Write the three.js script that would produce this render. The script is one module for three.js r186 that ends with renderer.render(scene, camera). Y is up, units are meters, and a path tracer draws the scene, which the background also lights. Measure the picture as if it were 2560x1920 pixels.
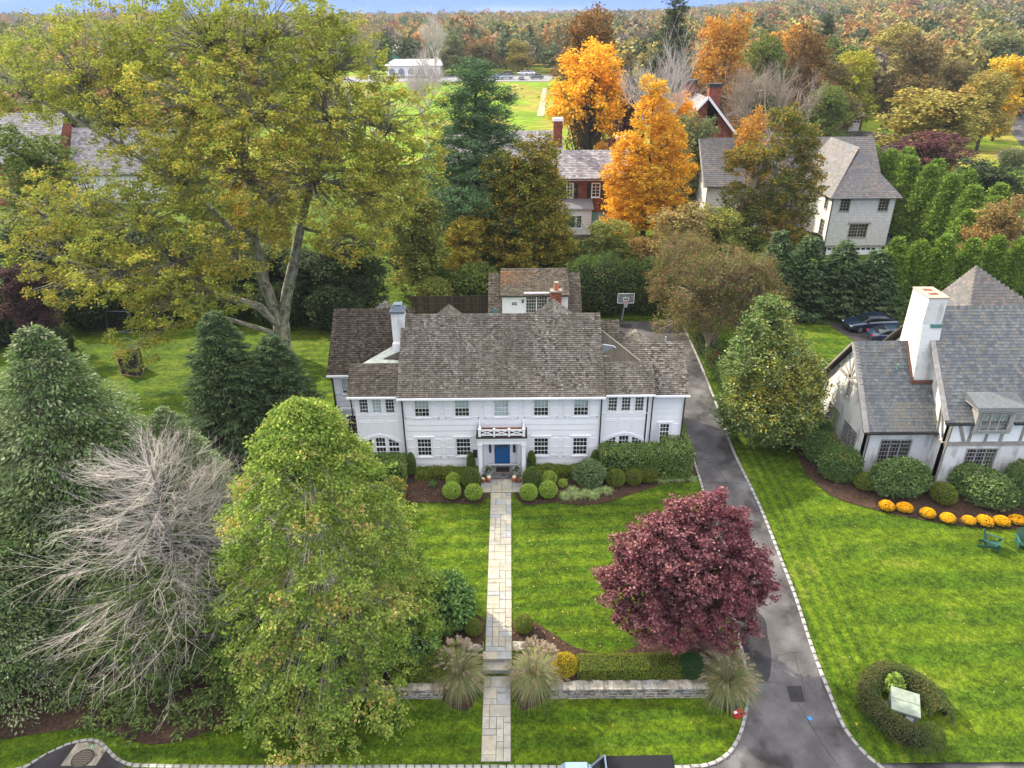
import * as THREE from 'three';
import { mergeGeometries } from 'three/addons/utils/BufferGeometryUtils.js';
import { TessellateModifier } from 'three/addons/modifiers/TessellateModifier.js';

// ---------- camera, sky, sun, exposure ----------
const scene = new THREE.Scene();
const camera = new THREE.PerspectiveCamera(56.8, 4 / 3, 0.5, 6000);
camera.rotation.order = 'YXZ';
camera.position.set(0, 26, 0);
camera.rotation.set(-27.2 * Math.PI / 180, 0, -0.008);
const renderer = new THREE.WebGLRenderer({ antialias: true });
renderer.toneMapping = THREE.LinearToneMapping;
renderer.toneMappingExposure = 2.65;
renderer.shadowMap.enabled = true;
const SUN = new THREE.Vector3(-0.63, 0.616, -0.473).normalize();
const sun = new THREE.DirectionalLight(new THREE.Color().setRGB(1, 0.9, 0.72), 3.6);
sun.name = 'sun';
sun.position.copy(SUN).multiplyScalar(160).add(new THREE.Vector3(0, 0, -50));
sun.target.position.set(0, 0, -50);
sun.castShadow = true; sun.shadow.radius = 1.6; sun.shadow.mapSize.set(4096, 4096);
Object.assign(sun.shadow.camera, { left: -110, right: 110, top: 110, bottom: -110, near: 1, far: 400 });
scene.add(sun, sun.target);

function mulberry(a) { return () => { a = (a + 0x6d2b79f5) | 0; let t = Math.imul(a ^ (a >>> 15), 1 | a); t = (t + Math.imul(t ^ (t >>> 7), 61 | t)) ^ t; return ((t ^ (t >>> 14)) >>> 0) / 4294967296; }; }
const { sin, cos, PI, abs, min, max, sqrt, floor, hypot, atan2, exp, pow } = Math;
const clamp = (x, a = 0, b = 1) => min(b, max(a, x)), lerp = (a, b, t) => a + (b - a) * t, sstep = (a, b, x) => { const t = clamp((x - a) / (b - a)); return t * t * (3 - 2 * t); };
const V = (x, y, z) => new THREE.Vector3(x, y, z);
// hashed value noise, optionally periodic
function hash2(x, y, s) { let h = (Math.imul(x, 374761393) + Math.imul(y, 668265263) + Math.imul(s, 974634721)) | 0; h = Math.imul(h ^ (h >>> 13), 1274126177); return ((h ^ (h >>> 16)) >>> 0) / 4294967296; }
function vnoise(x, y, p = 0, s = 0) {
  let xi = floor(x), yi = floor(y); const fx = x - xi, fy = y - yi, u = fx * fx * (3 - 2 * fx), v = fy * fy * (3 - 2 * fy);
  const w = (a) => (p ? ((a % p) + p) % p : a);
  const a = hash2(w(xi), w(yi), s), b = hash2(w(xi + 1), w(yi), s), c = hash2(w(xi), w(yi + 1), s), d = hash2(w(xi + 1), w(yi + 1), s);
  return lerp(lerp(a, b, u), lerp(c, d, u), v);
}
function fbm(x, y, p = 0, o = 4, s = 0) { let t = 0, a = 0.5, n = 0; for (let i = 0; i < o; i++) { t += a * vnoise(x, y, p, s + i * 17); n += a; a *= 0.5; x *= 2; y *= 2; p *= 2; } return t / n; }
function noise3(x, y, z) { return (vnoise(x + z * 0.71, y - z * 0.43, 0, 5) + vnoise(y + x * 0.37, z + x * 0.59, 0, 9) + vnoise(z - y * 0.31, x + y * 0.47, 0, 13)) / 3; }

{ // sky: clear blue low down with wisps, thin broken cloud higher up
  const W = 1024, Hh = 512, d = new Float32Array(W * Hh * 4);
  for (let r = 0; r < Hh; r++) {
    const el = ((r + 0.5) / Hh - 0.5) * PI;
    for (let c = 0; c < W; c++) {
      const az = (c + 0.5) / W * 2 * PI, o = (r * W + c) * 4, y = max(sin(el), 0.0);
      const k = 1 / (y + 0.12), px = cos(az) * cos(el) * k, pz = sin(az) * cos(el) * k;
      const n = fbm(px * 1.1 + 40, pz * 1.1 + 40, 0, 5, 3), wisp = fbm(px * 0.5 + 9, pz * 2.6 + 30, 0, 5, 8);
      const cl = sstep(0.24, 0.58, n) * sstep(0.17, 0.45, y), wi = sstep(0.56, 0.85, wisp) * 0.22;
      const g = pow(1 - y, 5), a = clamp(cl * 0.95 + wi);
      const sky = [lerp(0.06, 0.075, g), lerp(0.14, 0.165, g), lerp(0.42, 0.43, g)], cw = [1.22, 1.19, 1.17];
      for (let i = 0; i < 3; i++) d[o + i] = lerp(sky[i], cw[i], a);
      d[o + 3] = 1;
    }
  }
  const t = new THREE.DataTexture(d, W, Hh, THREE.RGBAFormat, THREE.FloatType);
  t.mapping = THREE.EquirectangularReflectionMapping; t.magFilter = THREE.LinearFilter; t.needsUpdate = true;
  scene.background = t; scene.environment = t;
}
scene.fog = new THREE.FogExp2(new THREE.Color().setRGB(0.86, 0.92, 1.0), 0.00012);

// ---------- helpers ----------
const used = new Map();
function numbered(n) { const k = used.get(n) ?? 0; used.set(n, k + 1); return k ? n + '_' + String(k).padStart(3, '0') : n; }
function shade(o) { o.traverse((m) => { if (m.isMesh) { m.castShadow = true; m.receiveShadow = true; } }); return o; }
function thing(name, label, category, pos = [0, 0, 0], turn = 0, group) {
  const o = new THREE.Group(); o.name = numbered(name); o.position.set(...pos); o.rotation.y = turn;
  o.userData = { label, category }; if (group) o.userData.group = group; scene.add(o); return o;
}
function part(name, geo, mat, parent, label) { const m = new THREE.Mesh(geo, mat); m.name = name; m.castShadow = m.receiveShadow = true; if (label) m.userData.label = label; parent.add(m); return m; }
function stuffPart(name, geo, mat, parent) { const m = part(name, geo, mat, parent); m.userData.kind = 'stuff'; return m; }
function sub(name, parent, pos = [0, 0, 0], turn = 0) { const g = new THREE.Group(); g.name = name; g.position.set(...pos); g.rotation.y = turn; parent.add(g); return g; }
function struct(name, geo, mat, label) { const m = new THREE.Mesh(geo, mat); m.name = numbered(name); m.castShadow = m.receiveShadow = true; m.userData = { kind: 'structure', label: label ?? name.replace(/_/g, ' ') }; scene.add(m); return m; }
function dup(src, pos, turn, scale, label, group) {
  const o = src.clone(); o.name = numbered(src.name.replace(/_\d{3}$/, '')); o.userData = { ...src.userData, label }; if (group) o.userData.group = group;
  o.position.set(...pos); o.rotation.y = turn; if (typeof scale === 'number') o.scale.setScalar(scale); else o.scale.set(...scale); scene.add(o); return o;
}
class GB { // geometry builder: flat faces, uv in metres, optional colours
  constructor(colored = false) { this.p = []; this.n = []; this.u = []; this.c = colored ? [] : null; }
  tri(a, b, c, col) {
    const ux = b[0] - a[0], uy = b[1] - a[1], uz = b[2] - a[2], vx = c[0] - a[0], vy = c[1] - a[1], vz = c[2] - a[2];
    let nx = uy * vz - uz * vy, ny = uz * vx - ux * vz, nz = ux * vy - uy * vx; const l = hypot(nx, ny, nz) || 1; nx /= l; ny /= l; nz /= l;
    for (const q of [a, b, c]) { this.p.push(q[0], q[1], q[2]); this.n.push(nx, ny, nz); const ax = abs(nx), ay = abs(ny), az = abs(nz); if (ay >= ax && ay >= az) this.u.push(q[0], q[2]); else if (ax >= az) this.u.push(q[2], q[1]); else this.u.push(q[0], q[1]); if (this.c) this.c.push(...(col ?? [1, 1, 1])); }
    return this;
  }
  quad(a, b, c, d, col) { this.tri(a, b, c, col); return this.tri(a, c, d, col); }
  box(x0, y0, z0, x1, y1, z1, col) {
    if (x0 > x1) [x0, x1] = [x1, x0]; if (y0 > y1) [y0, y1] = [y1, y0]; if (z0 > z1) [z0, z1] = [z1, z0];
    return this.hexa([[x0, y0, z1], [x1, y0, z1], [x1, y1, z1], [x0, y1, z1]], [[x0, y0, z0], [x1, y0, z0], [x1, y1, z0], [x0, y1, z0]], col);
  }
  hexa(f, b, col) { // front quad ccw, back quad matching
    this.quad(f[0], f[1], f[2], f[3], col); this.quad(b[1], b[0], b[3], b[2], col); this.quad(b[0], f[0], f[3], b[3], col);
    this.quad(f[1], b[1], b[2], f[2], col); this.quad(f[3], f[2], b[2], b[3], col); return this.quad(b[0], b[1], f[1], f[0], col);
  }
  bar(a, b, w, h, col, upv = [0, 1, 0]) { // oriented bar from a to b
    const A = V(...a), B = V(...b), d = B.clone().sub(A).normalize(), s = d.clone().cross(V(...upv)); if (s.lengthSq() < 1e-6) s.set(1, 0, 0); s.normalize();
    const t = s.clone().cross(d).normalize(); s.multiplyScalar(w / 2); t.multiplyScalar(h / 2);
    const k = (P, i, j) => [P.x + s.x * i + t.x * j, P.y + s.y * i + t.y * j, P.z + s.z * i + t.z * j];
    return this.hexa([k(A, -1, -1), k(A, 1, -1), k(A, 1, 1), k(A, -1, 1)], [k(B, -1, -1), k(B, 1, -1), k(B, 1, 1), k(B, -1, 1)], col);
  }
  tube(pts, rad, sides = 6, col, cap = true) { // smooth sided polyline tube
    const n = pts.length, rings = []; let pu = null;
    for (let i = 0; i < n; i++) {
      const a = pts[max(0, i - 1)], b = pts[min(n - 1, i + 1)], d = V(b[0] - a[0], b[1] - a[1], b[2] - a[2]).normalize();
      let u = pu ? pu.clone().addScaledVector(d, -pu.dot(d)) : (abs(d.y) < 0.9 ? V(0, 1, 0) : V(1, 0, 0)).cross(d); if (u.lengthSq() < 1e-8) u = V(d.y, d.z, d.x).cross(d); u.normalize(); pu = u;
      const v = d.clone().cross(u), r = typeof rad === 'number' ? rad : rad[i], ring = [];
      for (let k = 0; k < sides; k++) { const t = k / sides * 2 * PI, nx = u.x * cos(t) + v.x * sin(t), ny = u.y * cos(t) + v.y * sin(t), nz = u.z * cos(t) + v.z * sin(t); ring.push([pts[i][0] + nx * r, pts[i][1] + ny * r, pts[i][2] + nz * r, nx, ny, nz]); }
      rings.push(ring);
    }
    let len = 0;
    for (let i = 0; i < n - 1; i++) {
      const l2 = len + hypot(pts[i + 1][0] - pts[i][0], pts[i + 1][1] - pts[i][1], pts[i + 1][2] - pts[i][2]);
      for (let k = 0; k < sides; k++) {
        const k2 = (k + 1) % sides, q = [rings[i][k], rings[i][k2], rings[i + 1][k2], rings[i][k], rings[i + 1][k2], rings[i + 1][k]], uu = [[k, len], [k + 1, len], [k + 1, l2], [k, len], [k + 1, l2], [k, l2]];
        for (let j = 0; j < 6; j++) { const w = q[j]; this.p.push(w[0], w[1], w[2]); this.n.push(w[3], w[4], w[5]); this.u.push(uu[j][0] * 0.25, uu[j][1]); if (this.c) this.c.push(...(col ?? [1, 1, 1])); }
      }
      len = l2;
    }
    if (cap) for (const [ri, s] of [[0, -1], [n - 1, 1]]) { const R = rings[ri].map((w) => w.slice(0, 3)); for (let k = 1; k < sides - 1; k++) s > 0 ? this.tri(R[0], R[k], R[k + 1], col) : this.tri(R[0], R[k + 1], R[k], col); }
    return this;
  }
  cyl(x, y0, y1, z, r, r2 = r, sides = 12, col) { return this.tube([[x, y0, z], [x, y1, z]], [r, r2], sides, col); }
  poly(pts, depthVec, col) { // convex polygon extruded
    const n = pts.length, q = pts.map((p) => [p[0] + depthVec[0], p[1] + depthVec[1], p[2] + depthVec[2]]);
    for (let i = 1; i < n - 1; i++) { this.tri(pts[0], pts[i], pts[i + 1], col); this.tri(q[0], q[i + 1], q[i], col); }
    for (let i = 0; i < n; i++) { const j = (i + 1) % n; this.quad(pts[i], q[i], q[j], pts[j], col); }
    return this;
  }
  build() {
    const g = new THREE.BufferGeometry();
    g.setAttribute('position', new THREE.Float32BufferAttribute(this.p, 3)); g.setAttribute('normal', new THREE.Float32BufferAttribute(this.n, 3)); g.setAttribute('uv', new THREE.Float32BufferAttribute(this.u, 2));
    if (this.c) g.setAttribute('color', new THREE.Float32BufferAttribute(this.c, 3));
    return g;
  }
}
const boxGeo = (x0, y0, z0, x1, y1, z1) => new GB().box(x0, y0, z0, x1, y1, z1).build();
const UNIT = new THREE.BoxGeometry(1, 1, 1);
function boxPart(name, x0, y0, z0, x1, y1, z1, mat, parent) { return part(name, boxGeo(x0, y0, z0, x1, y1, z1), mat, parent); }

// ---------- textures and materials ----------
function tex(w, h, fn, srgb = true) {
  const d = new Uint8Array(w * h * 4);
  for (let y = 0; y < h; y++) for (let x = 0; x < w; x++) { const c = fn(x / w, y / h, x, y), o = (y * w + x) * 4; d[o] = clamp(c[0]) * 255; d[o + 1] = clamp(c[1]) * 255; d[o + 2] = clamp(c[2]) * 255; d[o + 3] = 255; }
  const t = new THREE.DataTexture(d, w, h); t.wrapS = t.wrapT = THREE.RepeatWrapping; t.magFilter = THREE.LinearFilter; t.minFilter = THREE.LinearMipmapLinearFilter; t.generateMipmaps = true;
  if (srgb) t.colorSpace = THREE.SRGBColorSpace; t.needsUpdate = true; return t;
}
const rep = (t, sx, sy = sx) => { const c = t.clone(); c.repeat.set(sx, sy); c.needsUpdate = true; return c; };
const S = (r, g, b) => new THREE.Color().setRGB(r, g, b);
const grainT = tex(256, 256, (u, v, x, y) => { const n = 0.72 + 0.28 * fbm(u * 8, v * 8, 8, 5, 1); const s = n * (0.9 + 0.1 * hash2(x, y, 4)); return [s, s, s]; });
const grainB = tex(256, 256, (u, v, x, y) => { const n = fbm(u * 32, v * 32, 32, 3, 2) * 0.6 + 0.4 * hash2(x, y, 7); return [n, n, n]; }, false);
const woodT = tex(256, 256, (u, v, x) => { const n = 0.62 + 0.38 * (0.6 * vnoise(u * 48, v * 3, 0, 3) + 0.4 * fbm(u * 10, v * 10, 10, 4, 6)) * (0.9 + 0.1 * hash2(x, 0, 5)); return [n, n * 0.985, n * 0.96]; });
const std = (color, roughness = 0.8, o = {}) => (roughness >= 0.9 ? new THREE.MeshPhysicalMaterial({ color, roughness, specularIntensity: 0.25, ...o }) : new THREE.MeshStandardMaterial({ color, roughness, ...o }));
const M = {};
M.white = std(S(0.84, 0.842, 0.845), 0.55, { map: rep(tex(512, 512, (u, v) => { const n = 0.97 + 0.03 * fbm(u * 8, v * 3, 8, 5, 21); const st = sstep(0.62, 0.8, fbm(u * 24, v * 4, 24, 4, 30)) * 0.018; return [n - st, n - st, n - st * 1.15]; }), 0.3), bumpMap: rep(grainB, 2), bumpScale: 0.0015 });
M.whiteTrim = std(S(0.84, 0.84, 0.845), 0.45);
M.whiteBrick = std(S(0.76, 0.752, 0.735), 0.7, { map: rep(tex(512, 512, (u, v) => { const row = floor(v * 44), fx = (u * 15 + (row % 2) * 0.5) % 1, j = v * 44 - row < 0.14 || fx < 0.05 ? 0.93 : 1, n = (0.93 + 0.07 * fbm(u * 6, v * 6, 6, 5, 25)) * j * (0.97 + 0.03 * hash2(floor(u * 15 + (row % 2) * 0.5), row, 3)), st = sstep(0.6, 0.78, fbm(u * 9, v * 3, 9, 5, 28)) * 0.14; return [n - st, n - st, n * 0.985 - st]; }), 0.27), bumpMap: rep(tex(256, 256, (u, v) => { const row = floor(v * 12), fy = v * 12 - row, fx = (u * 4 + (row % 2) * 0.5) % 1; const j = fy < 0.12 || fx < 0.05 ? 0 : 1; return [j, j, j].map((k) => k * 0.8 + 0.2 * vnoise(u * 40, v * 40, 40, 2)); }, false), 0.95, 0.95), bumpScale: 0.005 });
M.darkMetal = std(S(0.035, 0.022, 0.018), 0.5, { metalness: 0.3 });
M.black = std(S(0.012, 0.012, 0.013), 0.6);
M.iron = std(S(0.02, 0.02, 0.022), 0.5);
M.glass = new THREE.MeshPhysicalMaterial({ color: S(0.9, 0.94, 0.95), roughness: 0.03, transmission: 1, thickness: 0, ior: 1.5 });
M.blind = std(S(0.55, 0.62, 0.56), 0.85);
M.interior = std(S(0.05, 0.045, 0.04), 0.9);  // near-black colour that paints room darkness behind the glass
M.blue = std(S(0.014, 0.14, 0.36), 0.4);
M.greyPaint = std(S(0.46, 0.44, 0.41), 0.6, { map: rep(grainT, 0.7) });
M.tan = std(S(0.42, 0.385, 0.34), 0.65, { map: rep(grainT, 0.7) });
M.roofBase = std(S(0.06, 0.052, 0.045), 0.95);
M.copperGreen = std(S(0.13, 0.3, 0.26), 0.6, { map: rep(grainT, 1.2) });
M.copper = std(S(0.23, 0.09, 0.06), 0.5, { metalness: 0.4, map: rep(grainT, 1) });
M.lead = std(S(0.34, 0.42, 0.48), 0.35, { metalness: 0.5 });
M.stone = std(S(0.4, 0.37, 0.32), 0.9, { map: rep(tex(512, 512, (u, v, x, y) => { const n = 0.6 + 0.45 * fbm(u * 8, v * 8, 8, 6, 41), s = sstep(0.58, 0.75, fbm(u * 5, v * 5, 5, 5, 47)) * 0.28; const h = 0.94 + 0.06 * hash2(x, y, 3); return [(n - s) * h, (n - s) * h, (n - s * 1.05) * h]; }), 0.6), bumpMap: rep(grainB, 1.5), bumpScale: 0.006 });
M.flag = M.stone.clone(); M.flag.map = rep(tex(512, 512, (u, v, x, y) => { const n = 0.78 + 0.24 * fbm(u * 7, v * 7, 7, 6, 43), s = sstep(0.6, 0.76, fbm(u * 5, v * 5, 5, 5, 49)) * 0.1, h = 0.95 + 0.05 * hash2(x, y, 3); return [(n - s) * h, (n - s) * h, (n - s) * h]; }), 0.6);
M.bluestone = M.stone.clone(); M.bluestone.color = S(0.27, 0.27, 0.26);
M.concrete = std(S(0.36, 0.34, 0.31), 0.9, { map: rep(grainT, 0.5), bumpMap: rep(grainB, 2), bumpScale: 0.003 });
M.brick = std(S(0.27, 0.085, 0.05), 0.85, { map: rep(tex(512, 512, (u, v, x, y) => { const row = floor(v * 16), fy = v * 16 - row, ux = u * 5 + (row % 2) * 0.5, col = floor(ux) % 5, fx = ux - floor(ux); const m = fy < 0.16 || fx < 0.06; const t = 0.55 + 0.6 * hash2(col, row, 8); const g = 0.9 + 0.1 * hash2(x, y, 2); return m ? [1, 0.98, 0.95] : [t * g, t * g * 0.92, t * g * 0.9]; }), 0.8), bumpMap: null });
M.terracotta = std(S(0.45, 0.15, 0.07), 0.8);
M.asphalt = std(S(0.2, 0.194, 0.192), 0.92, { map: rep(tex(1024, 1024, (u, v, x, y) => { const n = 0.5 + 0.6 * fbm(u * 6, v * 6, 6, 6, 51), sp = hash2(x, y, 11), g = 0.75 + 0.45 * sp * sp; const st = 0.2 * sstep(0.5, 0.62, fbm(u * 3, v * 3, 3, 5, 57)); const c = (n - st) * g; return [c, c * 0.99, c * 1.0]; }), 0.16), bumpMap: rep(grainB, 3), bumpScale: 0.004 });
M.asphaltDark = M.asphalt.clone(); M.asphaltDark.color = S(0.085, 0.082, 0.084);
M.mulch = std(S(0.095, 0.058, 0.04), 0.98, { map: rep(tex(512, 512, (u, v, x, y) => { const n = 0.35 + 0.55 * fbm(u * 40, v * 40, 40, 3, 61) + 0.25 * hash2(x, y, 15), p = sstep(0.5, 0.8, fbm(u * 4, v * 4, 4, 4, 63)) * 0.4; return [n + p * 0.5, n + p * 0.42, n + p * 0.35]; }), 0.37), bumpMap: rep(grainB, 1.5), bumpScale: 0.03 });
M.bark = std(S(0.44, 0.41, 0.36), 0.95, { map: rep(tex(256, 512, (u, v, x, y) => { const n = 0.35 + 0.75 * fbm(u * 8, v * 6, 8, 5, 71), l = sstep(0.55, 0.7, fbm(u * 6, v * 8, 6, 4, 77)); return [lerp(n, 0.85, l * 0.6), lerp(n, 0.9, l * 0.6), lerp(n * 0.95, 0.82, l * 0.6)]; }), 1, 0.5), bumpMap: rep(grainB, 1, 0.4), bumpScale: 0.03 });
M.barkDark = std(S(0.09, 0.075, 0.06), 0.95, { map: rep(grainT, 1, 0.3) });
M.twig = std(S(0.46, 0.42, 0.385), 0.9);
M.twigTan = std(S(0.29, 0.24, 0.19), 0.9);
M.woodFence = std(S(0.115, 0.085, 0.06), 0.9, { map: rep(woodT, 1.2, 0.5) });
const leafMat = (r, g, b, t = 0.3) => new THREE.MeshPhysicalMaterial({ color: S(r, g, b), vertexColors: true, roughness: 0.85, transmission: t, thickness: 0, side: THREE.DoubleSide, specularIntensity: 0.12 });
// ---------- terrain ----------
const STEPZ = -23.15, WALLZ = -21.82;
const baseY = (z) => -1.3 * clamp((z + 36.6) / 17.8);
const terrY = (z) => -0.45 * clamp((z + 36.6) / 13.0);
function rise(x, z) { // back country: falls away flat, climbs to the playing field and the wooded ridge
  const d = -z;
  let y = 6.6 * sstep(150, 285, d);
  y += 9 * sstep(420, 1100, d) + 2 * sstep(900, 1500, d);
  const right = sstep(60, 420, x / max(d, 1) * 620);
  y += right * (22 * sstep(230, 800, d) + 22 * sstep(700, 1500, d));
  y += (fbm(x * 0.004 + 7, z * 0.004 + 3, 0, 3, 91) - 0.5) * 10 * sstep(500, 1100, d);
  return y;
}
function ground(x, z) {
  if (z > (x < -3.3 || x > 1.75 ? WALLZ - 0.16 : -24.0)) return baseY(z);
  if (z > -36.6) { const m = sstep(-14, -9, x) * (1 - sstep(8.75, 9.6, x)); return lerp(baseY(z), terrY(z), m); }
  return z < -140 ? rise(x, z) : 0;
}
function lines(stops) { const r = []; for (const [a, b, s] of stops) for (let v = a; v < b - 1e-6; v += s) r.push(v); r.push(stops[stops.length - 1][1]); return r; }
function sheet(xs, zs, yfn, uvs, skip) {
  const p = [], u = [], c = [], idx = [], w = xs.length;
  for (const z of zs) for (const x of xs) { p.push(x, yfn(x, z), z); u.push(x * uvs, -z * uvs); }
  for (let j = 0; j < zs.length - 1; j++) for (let i = 0; i < w - 1; i++) { if (skip && skip((xs[i] + xs[i + 1]) / 2, (zs[j] + zs[j + 1]) / 2)) continue; const a = j * w + i, b = a + 1, d = a + w, e = d + 1; idx.push(a, d, b, b, d, e); }
  const g = new THREE.BufferGeometry(); g.setAttribute('position', new THREE.Float32BufferAttribute(p, 3)); g.setAttribute('uv', new THREE.Float32BufferAttribute(u, 2)); g.setIndex(idx); g.computeVertexNormals(); return g;
}
{ // lawn: turf colour with mowing stripes, dry patches and grain; 60 m tile laid out in metres
  const N = 2048, T = 60;
  const lawnT = tex(N, N, (u, v, px, py) => {
    const x = u * T, z = -v * T; const wx = x > 36 ? x - 60 : x, wz = z; // world x in [-24,36], z in [-60,0]
    const fine = 0.5 * hash2(px, py, 31) + 0.5 * vnoise(u * 700, v * 700, 700, 32), tuft = fbm(u * 160, v * 220, 0, 3, 33), mid = fbm(u * 30, v * 40, 0, 4, 34), big = fbm(u * 7, v * 7, 7, 3, 35);
    const period = wx > 14 ? 2.3 : 1.15, wob = (vnoise(x * 0.3, z * 0.3, 0, 36) - 0.5) * 0.5;
    let st = 0.5 + 0.5 * sin((wz + wob + wx * 0.02) / period * 2 * PI); st = sstep(0.25, 0.75, st);
    if (wx > 14 && wx < 19) { const s2 = sstep(0.25, 0.75, 0.5 + 0.5 * sin((wx + (wz + 30) * 0.02) / 0.62 * 2 * PI)); st = lerp(s2, st, sstep(16.5, 19, wx)); }
    const dry = sstep(0.5, 0.72, mid * 0.55 + big * 0.45 + (tuft - 0.5) * 0.5);
    let l = 0.425 + 0.22 * (tuft - 0.5) + 0.34 * (fine - 0.5) + 0.13 * (mid - 0.5) + 0.04 * (st - 0.5) + 0.08 * (big - 0.5);
    let r = l * lerp(0.55, 0.63, st), g = l * lerp(0.77, 0.8, st), b = l * 0.11;
    r = lerp(r, l * 0.78, dry * 0.5); g = lerp(g, l * 0.77, dry * 0.45); b = lerp(b, l * 0.36, dry * 0.45);
    return [r, g, b];
  });
  M.lawn = std(S(1, 1, 1), 0.95, { map: rep(lawnT, 1), bumpMap: rep(grainB, 60 / 1.6), bumpScale: 0.035 });
  const xs = lines([[-80, -30, 2.5], [-30, -14, 1], [-14, -9, 0.5], [-9, -4, 0.5], [-4, 2.5, 0.13], [2.5, 8.7, 0.62], [8.7, 9.7, 0.1], [9.7, 40, 1.01], [40, 120, 4]]);
  const zs = lines([[-140, -72, 4], [-72, -37, 1], [-37, -36.6, 0.2], [-36.6, -24.6, 0.48], [-24.6, -23.4, 0.06], [-23.4, -22.2, 0.3], [-22.2, WALLZ - 0.16, 0.05], [WALLZ - 0.159, -18.78, 0.3]]);
  const g = sheet(xs, zs, ground, 1 / T); struct('lawn', g, M.lawn, 'mown green lawn around the houses');
  // country beyond: meadow and wooded ridge
  const fieldT = tex(512, 512, (u, v, x, y) => { const a = fbm(u * 6, v * 10, 0, 4, 81), b = fbm(u * 40, v * 60, 0, 3, 84), n = 0.62 + 0.25 * (b - 0.5) + 0.1 * (hash2(x, y, 2) - 0.5); const d = sstep(0.45, 0.7, a); return [n * lerp(0.62, 0.8, d), n * lerp(0.78, 0.76, d), n * lerp(0.16, 0.3, d)]; });
  M.field = std(S(0.95, 0.95, 0.95), 0.95, { map: rep(fieldT, 1) });
  const fx = lines([[-1800, -600, 100], [-600, 600, 20], [600, 1800, 100]]), fz = lines([[-1700, -1000, 50], [-1000, -140, 10]]);
  struct('field', sheet(fx, fz, (x, z) => (z > -141 ? -0.02 : rise(x, z)), 1 / 90), M.field, 'bright playing field and far ground');
  struct('ground', sheet(lines([[-1800, -80, 172], [-80, 120, 20], [120, 1800, 168]]), lines([[-140, -20, 10], [-20, 60, 8]]), (x, z) => (x > -79 && x < 119 ? -3.5 : -0.05), 1 / 90, (x, z) => z < -18.9 && x > -80 && x < 120), M.field, 'grassy ground at both sides');
}
function drape(pts, dy, edge, uvs = 1) {
  const s = new THREE.Shape(pts.map(([x, z]) => new THREE.Vector2(x, -z)));
  let g = new THREE.ShapeGeometry(s).toNonIndexed(); g = new TessellateModifier(edge, 9).modify(g);
  const p = g.attributes.position, u = new Float32Array(p.count * 2);
  for (let i = 0; i < p.count; i++) { const x = p.getX(i), z = -p.getY(i); p.setXYZ(i, x, ground(x, z) + dy, z); u[2 * i] = x * uvs; u[2 * i + 1] = z * uvs; }
  g.setAttribute('uv', new THREE.BufferAttribute(u, 2)); g.computeVertexNormals(); return g;
}
const curvePts = (pts, n, closed = false) => new THREE.CatmullRomCurve3(pts.map(([x, z]) => V(x, 0, z)), closed, 'centripetal').getSpacedPoints(n).map((p) => [p.x, p.z]);
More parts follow.
